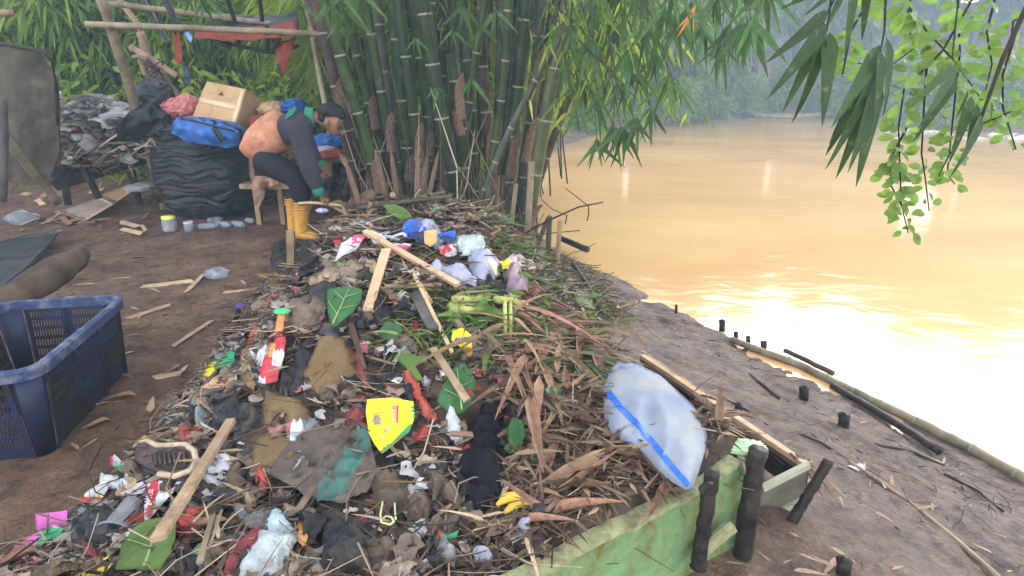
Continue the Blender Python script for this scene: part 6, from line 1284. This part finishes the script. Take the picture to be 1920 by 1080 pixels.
# scattered individual scraps of the heap
SC = []
for k in range(5):
    V, F, A = shreds(np.zeros((1, 3)), np.array([1.0]), k=7, flat=.4); SC.append((V, F, A))
kinds = [('black', 'scrap of black plastic film', 26), ('char', 'charcoal plastic scrap', 20), ('mudcloth', 'muddy brown rag', 30), ('tan', 'tan paper scrap', 26), ('grey', 'grey film scrap', 16), ('white', 'small white plastic scrap', 14), ('maroon', 'small maroon rag', 8), ('redcloth', 'small red film scrap', 8), ('green', 'small green wrapper scrap', 4), ('yellow', 'small yellow wrapper scrap', 4), ('purple', 'small violet wrapper scrap', 4)]
for mk, lab, n in kinds:
    mes = [arr_mesh('scrap', F_[mk], *SC[k]) for k in range(3)]
    P = on_heap(n, cond=lambda x, y: (x < -.1+.3*(y-1.5)))
    for k, p in enumerate(P):
        s = random.uniform(.07, .17)*(.6 if mk in ('green', 'yellow', 'purple', 'white', 'redcloth') else 1)
        inst('scrap', mes[k % 3], Matrix.Translation(Vector(p)+Vector((0, 0, .02))) @ Matrix.Rotation(random.uniform(0, 6.28), 4, 'Z') @ Matrix.Rotation(random.uniform(-.4, .4), 4, 'X') @ Matrix.Scale(s, 4), label=lab+' matted into the rubbish heap', cat='scrap', group=lab+'s in the heap')
PATCHP.append((spoly0, 0.0))
DL = [leaf_mesh('dead_leaf', M['deadl'], .13+.04*k, random.uniform(-.15, .25), .5+.3*k, 6) for k in range(3)]; DT = [leaf_mesh('dead_leaf', M['deadt'], .11+.04*k, random.uniform(-.1, .2), .4, 6) for k in range(3)]
for k, p in enumerate(on_heap(150, cond=lambda x, y: (x > -.1) & (y < 3.2))):
    a = random.uniform(0, 6.28); L = random.uniform(.10, .24); d = Vector((math.cos(a), math.sin(a), random.uniform(-.3, .5)))
    inst('dead_leaf', (DL if k % 3 else DT)[k % 3], frame_m(Vector(p)+Vector((0, 0, .035)), d, (random.uniform(-.5, .5), 0, 1), L), label='dry brown bamboo leaf on the heap beside the white sack', cat='leaf', group='dry leaves beside the white sack')
for k, p in enumerate(on_heap(60)):
    a = random.uniform(0, 6.28); L = random.uniform(.10, .24); d = Vector((math.cos(a), math.sin(a), random.uniform(-.2, .3)))
    inst('dead_leaf', (DL+DT)[k % 6], frame_m(Vector(p)+Vector((0, 0, .03)), d, (random.uniform(-.4, .4), 0, 1), L), label='dry brown leaf lying on the rubbish heap', cat='leaf', group='dry leaves over the heap')
# tangle of brown long leaves with a green palm tuft
c0 = hit(1040, 665)
t = thing('leaf_tangle', 'tangle of long brown bamboo sheaths and leaves above the white sack', 'leaf pile', c0)
DB = [leaf_mesh('blade', M['deadl'], .085+.02*k, .3, .5, 8) for k in range(3)]; DG = [leaf_mesh('blade', M['leafm'], .07, .35, .3, 8) for k in range(2)]
for k in range(120):
    px = min(random.gauss(1035, 50), 1120); py = random.gauss(670, 36); p = hit(px, py)+Vector((0, 0, random.uniform(.02, .12))); a = random.gauss(-math.pi/2, 1.1) if k % 3 else random.uniform(0, 6.28); L = random.uniform(.16, .36)
    inst('blade', (DG if k % 5 == 0 else DB)[k % 2], frame_m(p, (math.cos(a), math.sin(a), random.uniform(-.2, .55)), (random.uniform(-.5, .5), 0, 1), L), t)
for k, (a, b) in enumerate([((1060, 560), (1045, 640)), ((1160, 600), (1090, 660)), ((1195, 590), (1100, 655)), ((1040, 655), (1005, 740)), ((1025, 680), (990, 760)), ((1085, 655), (1082, 745)), ((1010, 750), (995, 930)), ((990, 790), (1015, 935)), ((1110, 700), (1160, 830)), ((1080, 640), (1130, 690)), ((960, 640), (1010, 670)), ((1165, 640), (1215, 665))]):
    p, q = hits([a, b]); p += Vector((0, -.03, .12)); q += Vector((0, -.03, .07)); L = min((q-p).length, .36)
    inst('blade', DL[k % 3], frame_m(p, q-p, (.2, -.4, 1), L, L*.8), t)
t = thing('palm_tuft', 'tuft of long green blades lying over the corner of the white sack', 'palm tuft', hit(1120, 740))
for k, (a, b) in enumerate([((1085, 700), (1170, 720)), ((1085, 715), (1200, 790)), ((1090, 725), (1205, 805)), ((1080, 705), (1160, 690)), ((1100, 740), (1180, 760)), ((1075, 720), (1120, 800)), ((1100, 700), (1222, 770)), ((1090, 735), (1150, 820)), ((1085, 690), (1140, 670)), ((1070, 700), (1050, 760)), ((1080, 725), (1100, 830)), ((1060, 690), (1010, 720)), ((1100, 745), (1190, 830))]):
    p, q = hits([a, b]); p += Vector((0, -.04, .13)); q += Vector((0, -.05, .16 if b[0] > 1130 else .08)); L = min((q-p).length, .42)
    inst('blade', DG[k % 2], frame_m(p, q-p+Vector((0, 0, .06)), (.2, -.5, 1), L, L*1.1), t)
# herbs on the grass shoulder
HB = [leaf_mesh('leaf', M['leafs'], .4, .2, .3, 5) for k in range(2)]
for k in range(34):
    px = random.uniform(870, 1120); py = random.uniform(535, 640); c = hit(px, py)
    t = thing('herb', 'cut leafy green herb lying on the river side of the heap', 'herb', c, 'cut green herbs on the heap')
    e = c+Vector((random.uniform(-.12, .12), random.uniform(-.1, .1), random.uniform(.03, .09))); mb = MB(); mb.tube([c, e], [.004, .002], 5); mb.build('stalk', M['leafm'], t)
    for j in range(5):
        p = c.lerp(e, .3+.17*j)+Vector((0, 0, .01)); inst('leaf', HB[j % 2], frame_m(p, (random.uniform(-1, 1), random.uniform(-1, .6), random.uniform(-.1, .4)), (random.uniform(-.4, .4), -.2, 1), random.uniform(.05, .11)), t)

# ---------------- retaining boards, posts, white sack ----------------
M['greenp'] = mat('peeling_green_paint', (.20, .33, .17), (.13, .24, .11), ns=7, rough=.6, bump=.7, bs=35, dirt=.62, dirtc=(.10, .105, .03), ds=7)
M['greeny'] = mat('yellowed_paint_edge', (.34, .33, .17), (.20, .20, .10), ns=12, rough=.7, bump=.5, dirt=.42, ds=14)
A3, B3 = Vector((BRD0[0], BRD0[1], 0)), Vector((BRD1[0], BRD1[1], 0)); dB = (B3-A3).normalized(); nB = Vector((dB.y, -dB.x, 0)); LB = (B3-A3).length
t = thing('green_board', 'mouldy green painted board holding back the rubbish heap', 'board', (A3+B3)/2+Vector((0, 0, -.15)))
mb = MB(); vs = []; n = 60; nz_ = 12
tops = [.285+.018*fbm(i*.21, 1.3, 4, 6)+.025*sm((i/n-.86)/.1)-.05*float(i > 57) for i in range(n+1)]
for sgn in (0, 1):
    for j in range(nz_+1):
        for i in range(n+1): 
            lean = -nB*.06*(1-j/nz_); p = A3+dB*(LB*i/n)+nB*(.028*(1-sgn)+.006*fbm(i*.3, j*.6, 2, 3))-lean*0+nB*.05*(1-j/nz_); bot = -.16+.02*fbm(i*.3, 9.1, 2, 8)
            vs.append(Vector((p.x, p.y, bot+(tops[i]-bot)*j/nz_)))
K = (n+1)*(nz_+1); W_ = n+1
fs = [(j*W_+i, j*W_+i+1, (j+1)*W_+i+1, (j+1)*W_+i) for j in range(nz_) for i in range(n)]
fs += [tuple(x+K for x in f[::-1]) for f in fs[:]]; fs += [(nz_*W_+i, nz_*W_+i+1, K+nz_*W_+i+1, K+nz_*W_+i) for i in range(n)]+[(j*W_+n, K+j*W_+n, K+(j+1)*W_+n, (j+1)*W_+n) for j in range(nz_)]
mb.add(vs, fs); mb.build('panel', M['greenp'], t, smooth=False)
mb = MB(); vs = []
for i in range(0, n+1):
    p = A3+dB*(LB*i/n); wv = .012+.02*abs(fbm(i*.5, 2.2, 2, 4)); c = p+Vector((0, 0, tops[i]+.003))
    vs += [c-nB*.012, c+nB*(.036+wv*.3), c+nB*(.036+wv*.3)-Vector((0, 0, wv)), c-nB*.012-Vector((0, 0, .01))]
mb.add(vs, [(i*4+k, i*4+(k+1) % 4, i*4+4+(k+1) % 4, i*4+4+k) for i in range(n) for k in range(4)]+[(3, 2, 1, 0), tuple(n*4+k for k in range(4))])
mb.build('top_edge', M['greeny'], t, smooth=False)
lump('paint_flake', None, None, B3+Vector((-.02, .0, .32)), (.075, .035, .02), mat('paint_flakes', (.45, .60, .38), (.35, .48, .28), rough=.6), .35, 8, parent=t)
mb = MB(); mb.plank(A3+dB*(LB*.80)+nB*.095+Vector((0, 0, .10)), A3+dB*(LB*.90)+nB*.10+Vector((0, 0, .14)), .05, .012, nB, jag=.4); mb.build('torn_splinter', M['greeny'], t, smooth=False)
def stump(a, b, Ytop, r, lab, mk='woodd', Ybot=None, name='post', cat='post'):
    q = aty(*a, Ytop); p = aty(*b, Ybot or Ytop); n_ = 22; mb = MB(); mb.tube([p.lerp(q, k/n_)+Vector((random.uniform(-1, 1), random.uniform(-1, 1), 0))*r*.08 for k in range(n_+1)], [r*(1.05-.1*k/n_+random.uniform(-.05, .05)) for k in range(n_+1)], 16)
    mb.v = [tuple(Vector(v)+Vector((mnoise.noise(Vector(v)*38), mnoise.noise(Vector(v)*38+Vector((9, 0, 0))), 1.2*mnoise.noise(Vector(v)*60+Vector((0, 9, 0)))))*r*.13) for v in mb.v]; return mb.build(name, M[mk], label=lab, cat=cat)
stump((1336, 880), (1308, 1065), 1.55, .023, 'charred dark post in front of the green board', Ybot=1.52)
stump((1421, 842), (1390, 1050), 1.70, .031, 'thick black post at the end of the green board', Ybot=1.66)
stump((1555, 862), (1468, 1005), 1.88, .019, 'slanting brown post beyond the grey board', 'woodd', Ybot=1.86)
stump((1330, 905), (1315, 920), 1.50, .012, 'short peg on the charred post', 'woodd')
# grey board at the far corner and the long plank behind
P = [aty(1425, 912, 1.93), aty(1512, 868, 1.98), aty(1506, 930, 1.98), aty(1418, 975, 1.93)]
mb = MB(); nn = (P[1]-P[0]).cross(P[3]-P[0]).normalized(); mb.add([v+nn*.008 for v in P]+[v-nn*.008 for v in P], [(0, 1, 2, 3), (7, 6, 5, 4), (0, 4, 5, 1), (1, 5, 6, 2), (2, 6, 7, 3), (3, 7, 4, 0)])
t = thing('grey_board', 'grey board with pale edges closing the corner of the heap', 'board', P[3]); mb.build('panel', mat('grey_brown_board', (.13, .115, .085), (.08, .07, .055), rough=.6, bump=.3, dirt=.2), t, smooth=False)
for a, b in ((0, 1), (3, 2)):
    mb = MB(); mb.plank(P[a]-nn*.012, P[b]-nn*.012, .022, .022, (0, 0, 1)); mb.build('edge_strip', mat('pale_edge', (.42, .40, .30), (.3, .28, .2), dirt=.2), t, smooth=False)
p, q = aty(1205, 668, 3.05), aty(1512, 872, 1.98); p.z = float(surf(p.x, p.y))+.06 if p.z < 0 else p.z
t = thing('long_plank', 'long wet orange brown plank along the river side of the heap', 'plank', p)
for k, (off, wv, mk) in enumerate([(0, .03, 'woodp'), (.028, .024, 'wood'), (-.006, .016, 'sheath')]):
    mb = MB(); mb.plank(p+Vector((off, off*.5, -.01*k)), q+Vector((off, off*.5, -.01*k)), wv, .02, (0, 0, 1), jag=.2, segs=10); mb.build('board', M[mk], t, smooth=False)
mb = MB(); mb.plank(p+Vector((.02, .02, -.09)), q+Vector((.02, .02, -.07)), .016, .16, (0, 0, 1), segs=6); mb.build('side', M['woodd'], t, smooth=False)
for k in range(7):
    a = q+Vector((random.uniform(-.02, .03), 0, .01)); mb = MB(); mb.plank(a+Vector((-.03, .05, .01)), a+Vector((random.uniform(.02, .10), random.uniform(-.1, -.02), random.uniform(-.12, -.04))), .008, .003, (0, 0, 1)); mb.build('splinter', M['sheath'], t, smooth=False)
# white sack
M['sackw'] = mat('white_woven_sack', (.22, .245, .30), (.17, .19, .24), ns=3, rough=.85, spec=.1, bump=.25, bs=60, dirt=.28, dirtc=(.30, .27, .22), ds=5)
M['sackb'] = mat('blue_sack_stripe', (.03, .13, .55), (.02, .08, .4), ns=60, rough=.5, bump=.3)
spoly = [(1160, 682), (1190, 678), (1212, 690), (1240, 705), (1268, 730), (1300, 760), (1325, 800), (1326, 835), (1315, 870), (1300, 915), (1285, 918), (1262, 905), (1235, 885), (1200, 850), (1165, 830), (1145, 810), (1132, 780), (1130, 730), (1140, 705)]
def sack():
    V2, F2, nb_ = slab('s', spoly, 0, 0, None, step=6); n = len(V2)
    H_ = hits([(a, b) for a, b in spoly]); Z_ = [h if h.z > .27 else at(*c, .29) for h, c in zip(H_, spoly)]
    A_ = np.array([[c[0], c[1], 1] for c in spoly]); T_ = np.array([1/(h-cam.location).length*Vector(ray(*c)).length for h, c in zip(Z_, spoly)]); co = np.linalg.lstsq(A_, T_, rcond=None)[0]
    G_ = [(a, b) for a in range(1135, 1325, 12) for b in range(685, 915, 12)]; G_ = [g for g, k_ in zip(G_, inpoly(np.array([g[0] for g in G_], float), np.array([g[1] for g in G_], float), spoly)) if k_]
    need = max(Vector(ray(*g)).length/(h-cam.location).length-(co[0]*g[0]+co[1]*g[1]+co[2]) for g, h in zip(G_, hits(G_))); co = co.copy(); co[2] += max(0, need)*.8
    def pos(x, y, lift=0):
        d_ = min(float(seg_d(np.array(x), np.array(y), spoly[i-1], spoly[i])) for i in range(len(spoly)))
        r = Vector(ray(x, y)); h = Vector((0, 0, CZ))+r*(1/(co[0]*x+co[1]*y+co[2])); r.normalize()
        k = min(1, d_/55); pf = .11*math.sqrt(1-(1-k)**2)
        q = Vector((x*.018, y*.018, 4)); wr = .034*(.5-abs(mnoise.noise(q*1.3)*2.2))*k+.006*(.4-abs(mnoise.noise(q*2.6)))
        wr += .010*math.sin((x*.45+y*.8)*.10+3*mnoise.noise(q*.8))*math.exp(-max(0, y-700)/70)+.006*math.sin((x*.9-y*.4)*.08+3*mnoise.noise(q))
        return h-r*(pf+.03+wr+lift), h-r*.022+r*pf*.3
    vs = []; bk = []
    for v in V2:
        a, b = pos(v.x, v.y); vs.append(a); bk.append(b)
    mb = MB(); fs = [tuple(f) for f in F2]; mb.add(vs+bk, fs+[tuple(x+n for x in f[::-1]) for f in fs]+[(i, (i+1) % nb_, (i+1) % nb_+n, i+n) for i in range(nb_)])
    t = thing('white_sack', 'full white woven sack with a blue stripe lying on the heap edge', 'sack', hit(1230, 800)); mb.build('bag', M['sackw'], t)
    ln = [(1140, 735), (1165, 765), (1200, 800), (1240, 850), (1272, 889), (1291, 910)]; C_ = []
    for a, b in zip(ln, ln[1:]): C_ += [(a[0]+(b[0]-a[0])*j/6, a[1]+(b[1]-a[1])*j/6) for j in range(6)]
    C_.append(ln[-1]); vs = []
    for c in C_: vs += [pos(c[0]+o*4.2, c[1]-o*3.8, .003)[0] for o in (-1, -.5, 0, .5, 1)]
    mb = MB(); mb.add(vs, [(i*5+k, i*5+k+1, i*5+6+k, i*5+5+k) for i in range(len(C_)-1) for k in range(4)]); mb.build('blue_stripe', M['sackb'], t)
    mb = MB(); mb.tube([pos(x, y)[0] for x, y in [(1150, 696), (1162, 686), (1174, 690), (1186, 684)]], [.014, .018, .016, .008], 8); mb.build('gathered_neck', M['sackw'], t)
sack()
# ---------------- the muddy bank ----------------
def gpole(pts, wpx, mk, lab, name='log', cat='log', z=.0, rings=0, taper=.9):
    H_ = []
    for a, b in pts:
        h = hit(a, b); H_.append(h+Vector((0, 0, z)))
    r = wpx*((H_[0]-cam.location).length+(H_[-1]-cam.location).length)/2/FPX/2; P = []
    for a, b in zip(H_, H_[1:]):
        for k in range(6): P.append(a.lerp(b, k/6)+Vector((0, 0, r*.7)))
    P.append(H_[-1]+Vector((0, 0, r*.7))); n = len(P); P = [p+Vector((random.uniform(-.1, .1), random.uniform(-.1, .1), random.uniform(-.1, .1)))*r for p in P]
    if not rings:
        mb = MB(); mb.tube(P, [r*(1-(1-taper)*i/n) for i in range(n)], 10); return mb.build(name, M[mk] if isinstance(mk, str) else mk, label=lab, cat=cat)
    t = thing(name, lab, cat, H_[0]); mb = MB(); mb.tube(P, [r*(1-(1-taper)*i/n) for i in range(n)], 10); mb.build('stem', M[mk], t)
    for k in range(rings):
        i = int((k+.5)/rings*(n-1)); inst('node_ring', NODE, frame_m(P[i], P[-1]-P[0], (0, 0, 1), .8, r, r), t)
    return t
gpole([(1925, 908), (1800, 838), (1700, 788), (1600, 740), (1500, 690), (1372, 642)], 15, 'bamdry', 'long thick bamboo log edging the water on the bank', 'bamboo_log', rings=9, taper=.85)
gpole([(1760, 850), (1690, 805), (1620, 762), (1560, 728)], 13, 'woodd', 'dark wet pole lying on the land side of the bamboo log', 'pole', 'pole')
gpole([(1560, 712), (1520, 692), (1470, 668)], 9, 'bamb', 'dark thin pole half in the water beyond the bamboo log', 'pole', 'pole', z=.04)
gpole([(1870, 1085), (1780, 1005), (1700, 942), (1640, 900), (1590, 868)], 8, 'bamdry', 'long split bamboo stem lying across the lower bank', 'pole', 'pole')
gpole([(1595, 868), (1540, 832), (1500, 815)], 5, 'bamb', 'thin brown stem ending near the long split bamboo', 'stick', 'stick')
gpole([(1460, 748), (1430, 724), (1405, 703)], 6, 'bamb', 'reddish flat stick on the upper bank', 'stick', 'stick')
gpole([(1770, 875), (1700, 845), (1640, 835)], 5, 'woodd', 'dark twig with shreds in the middle of the bank', 'stick', 'stick')
gpole([(1880, 960), (1830, 920), (1770, 890)], 4, 'woodd', 'thin dark twig near the right end of the bank', 'stick', 'stick')
gpole([(1440, 800), (1400, 770), (1350, 745)], 4, 'woodd', 'thin wet twig between the plank and the stumps', 'stick', 'stick')
for (px, y0, y1, wp, lab) in [(1354, 620, 601, 11, 'mossy stake stub furthest along the waterline'), (1380, 637, 623, 8, 'small stake stub at the end of the bamboo log'), (1403, 645, 631, 8, 'second small stub behind the bamboo log'), (1432, 655, 641, 11, 'wider stub behind the bamboo log'),
                              (1508, 750, 726, 16, 'squat dark stump standing alone on the bank'), (1583, 797, 777, 18, 'broken low stump below the squat one'), (1583, 1076, 1050, 22, 'dark stump at the bottom edge of the bank'), (1385, 770, 757, 14, 'worn stump beside the long plank'), (1268, 590, 572, 5, 'thin stake stub by the upper waterline')]:
    h = hit(px, y0); q = aty(px, y1, h.y); r = wp*(h-cam.location).length/FPX/2; mb = MB()
    mb.tube([h+Vector((0, 0, -.06)), h.lerp(q, .5), q], [r, r*.95, r*1.05], 11); mb.tube([q+Vector((0, 0, .001)), q+Vector((random.uniform(-.3, .3)*r, 0, r*.35))], [r*.75, r*.2], 7); mb.build('stump', M['woodd'], label=lab, cat='stump')
gpole([(1100, 486), (1050, 463)], 12, 'woodd', 'black pipe like pole jutting to the water below the clump', 'pole', 'pole', z=.10)
t = thing('dead_twig', 'bare forked twig reaching out over the water', 'twig', aty(965, 455, 5.6))
for P_, r in [([(965, 452), (1000, 428), (1040, 408), (1085, 388), (1131, 379)], .012), ([(1100, 384), (1080, 368), (1060, 353)], .005), ([(1060, 403), (1035, 392), (1014, 373)], .005), ([(960, 435), (1000, 440), (1088, 432)], .006), ([(1103, 385), (1104, 400), (1101, 414)], .006), ([(1063, 402), (1060, 420)], .006), ([(990, 470), (1005, 430), (1020, 400)], .004), ([(1078, 474), (1118, 456)], .003)]:
    mb = MB(); mb.tube([aty(a, b, 5.5) for a, b in P_], [r*(1-.12*k) for k in range(len(P_))], 6); mb.build('branch', M['twig'], t)
# leaves and chips lying about, one by one
def lay(px, py, L, mes, lab, grp, cat='leaf', nm='dead_leaf', wsc=1):
    h = hit(px, py); a = random.uniform(0, 6.28)
    inst(nm, mes, frame_m(h+Vector((0, 0, .012)), (math.cos(a), math.sin(a), random.uniform(-.04, .04)), (0, 0, 1), L, L*wsc), label=lab, cat=cat, group=grp)
random.seed(5)
for k in range(75):
    while True:
        px = random.uniform(1130, 1915); py = random.uniform(505, 1075)
        h = hit(px, py)
        if h.z > WZ+.05 and float(shore(np.array([h.x]), np.array([h.y]))[0]) > .15 and not inpoly(np.array([h.x]), np.array([h.y]), HPA)[0] and h.x > .5: break
    lay(px, py, random.uniform(.04, .13), (DT if k % 3 else DL)[k % 3], 'dry leaf lying on the wet river bank', 'dry leaves on the bank')
for k in range(70):
    px = random.uniform(20, 560); py = random.uniform(370, 860); h = hit(px, py)
    if h.z > .12: continue
    lay(px, py, random.uniform(.06, .2), (DT if k % 2 else DL)[k % 3], 'dry leaf strip lying on the bare mud of the clearing', 'dry leaf strips on the clearing')
for (a, b, wv, lab) in [((265, 541), (363, 529), 9, 'long pale leaf strip on the mud left of the heap'), ((350, 550), (383, 516), 9, 'short pale leaf strip crossing the long one'), ((241, 600), (320, 574), 9, 'pale leaf strip near the corner of the crate'), ((325, 652), (398, 604), 9, 'tapering pale strip above the green packet'), ((420, 551), (500, 543), 6, 'pale splinter pointing at the red strip'), ((290, 712), (342, 702), 11, 'broad pale strip at the left foot of the heap')]:
    splint('leaf_strip', lab, 'leaf strip', a, b, wv, 'deadt', .012, .012, .004, jag=.4)
for (x, y, L, m_, lab) in [(1655, 905, .10, DL[1], 'orange brown leaf standing out on the lower bank'), (1540, 800, .13, DL[2], 'broad brown leaf below the slanting post'), (1525, 905, .08, DT[1], 'tan leaf lying right of the grey board'), (1575, 935, .07, DT[2], 'pale leaf on the lower bank near the frame bottom')]: lay(x, y, L, m_, lab, None)
patch('broken_tile', 'small greenish white plastic scrap on the bank', 'plastic', [(1590, 690+185), (1620, 868), (1642, 880), (1612, 888)], F_['white'], .015, .01, step=5)
lump('crushed_bag', 'crumpled violet grey bag at the foot of the charred post', 'bag', at(1314, 1072, -.1)+Vector((0, 0, .02)), (.05, .035, .03), F_['mauve'], .35, 6)
patch('cardboard_sheet', 'flat pinkish cardboard sheet on the mud by the rack', 'cardboard', [(115, 407), (190, 378), (218, 392), (165, 424)], mat('pink_card', (.42, .30, .24), (.33, .23, .18), rough=.7), .07, .006, th=.008)
patch('cardboard_sheet', 'brown cardboard piece behind the pinkish sheet', 'cardboard', [(190, 378), (240, 360), (250, 372), (222, 392)], M['card'], .09, .01, th=.006)
t = thing('wet_board', 'dark wet board with a bluish sheen lying on the log at left', 'board', hit(60, 480))
patch('board', None, None, [(-30, 590), (-30, 505), (10, 470), (60, 455), (120, 448), (98, 478), (60, 520), (20, 555)], mat('blue_sheen_board', (.045, .05, .068), (.022, .022, .028), ns=6, rough=.25, bump=.4, dirt=.25), .10, .01, th=.02, parent=t)
P = [aty(a, b, y_) for (a, b), y_ in zip([(-60, 600), (-10, 575), (35, 550), (70, 528), (105, 508), (135, 492), (152, 482), (158, 478)], [3.1, 3.25, 3.4, 3.55, 3.7, 3.85, 3.95, 4.0])]
mb = MB(); mb.tube(P, [.11, .115, .10, .12, .105, .095, .075, .03], 16, sq=.8); 
mb.tube([p+Vector((.03, -.07, -.02)) for p in P[:-1]], [.05, .06, .045, .055, .05, .04, .02], 10)
v_ = []
for v in mb.v: q_ = Vector(v); k_ = 1+0; v_.append(tuple(q_+Vector((mnoise.noise(q_*13), mnoise.noise(q_*13+Vector((5, 0, 0))), mnoise.noise(q_*10+Vector((0, 5, 0)))))*.045))
mb.v = v_; mb.build('log', mat('muddy_log', (.085, .055, .032), (.03, .02, .013), ns=6, rough=.8, bump=1, bs=20, dirt=.3), label='thick muddy log lying behind the crate', cat='log')
random.seed(9)
for k in range(26):
    px, py = random.uniform(5, 290), random.uniform(362, 440)
    splint('bark_strip', 'strip of pale bark or cane littering the mud below the rack', 'bark strip', (px, py), (px+random.uniform(-45, 45), py+random.uniform(-14, 14)), random.uniform(5, 9), random.choice(['deadt', 'deadl', 'wood']), .02, .03, .006, group='bark strips below the rack', jag=.4)

# ---------------- loose litter of the heap, laid last so it leaves the larger pieces showing ----------------
p = on_heap(10000); p[:, 2] += RNG.uniform(0, .03, len(p))
V, F, A = blade_arr(p, flatdir(len(p)), RNG.uniform(.03, .13, len(p)), RNG.uniform(.006, .018, len(p)), .1, 4)
arr_obj('leaf_litter', M['litter'], V, F, A, kind='stuff', label='dead brown leaves and straw strewn through the heap')
p = on_heap(3400); p[:, 2] += RNG.uniform(.0, .05, len(p))
arr_obj('twig_litter', M['litter'], *tri_tube(p, flatdir(len(p), .2), RNG.uniform(.08, .38, len(p)), RNG.uniform(.003, .009, len(p))), kind='stuff', label='thin twigs and stalks tangled over the heap')
left = lambda x, y: (x < .1+.25*(y-1.5)) & (RNG.random(x.shape) < 1.0)
p = on_heap(5600, cond=left)
arr_obj('film_shreds', M['shred'], *shreds(p, RNG.uniform(.02, .10, len(p))), kind='stuff', label='torn muddy plastic film and rags matted into the heap')
# green cut grass on the right shoulder of the heap
gr = lambda x, y: (x > -.55) & (y > 2.15) & (y < 4.0) & (fbm(x*3, y*3, 2, 44) > -.1)
p = on_heap(2600, cond=gr); p[:, 2] += RNG.uniform(0, .03, len(p)); d = flatdir(len(p), .5); d[:, 2] = np.abs(d[:, 2])+.05
arr_obj('cut_grass', M['grass'], *blade_arr(p, d, RNG.uniform(.06, .22, len(p)), RNG.uniform(.005, .014, len(p)), .45, 4), kind='stuff', label='cut green grass thrown on the river side of the heap')
p = on_heap(2800, cond=lambda x, y: (x > .0) & (y < 2.9) & (seg_d(x, y, BRD0, BRD1) > .10)); p[:, 2] += RNG.uniform(0, .05, len(p))
q = on_heap(1500, cond=lambda x, y: (seg_d(x, y, BRD0, BRD1) < .16) & (seg_d(x, y, BRD0, BRD1) > .015)); q[:, 2] += RNG.uniform(0, .03, len(q))
arr_obj('edge_leaf_litter', M['litter'], *blade_arr(q, flatdir(len(q), .15), RNG.uniform(.03, .08, len(q)), RNG.uniform(.006, .016, len(q)), .2, 3, a=RNG.uniform(.1, .8, len(q))), kind='stuff', label='crumbled leaves packed behind the green board')
arr_obj('dry_leaf_litter', M['litter'], *blade_arr(p, flatdir(len(p), .35), RNG.uniform(.07, .20, len(p)), RNG.uniform(.008, .022, len(p)), .2, 5, a=RNG.uniform(.3, .8, len(p))), kind='stuff', label='brown bamboo leaves heaped beside the white sack')
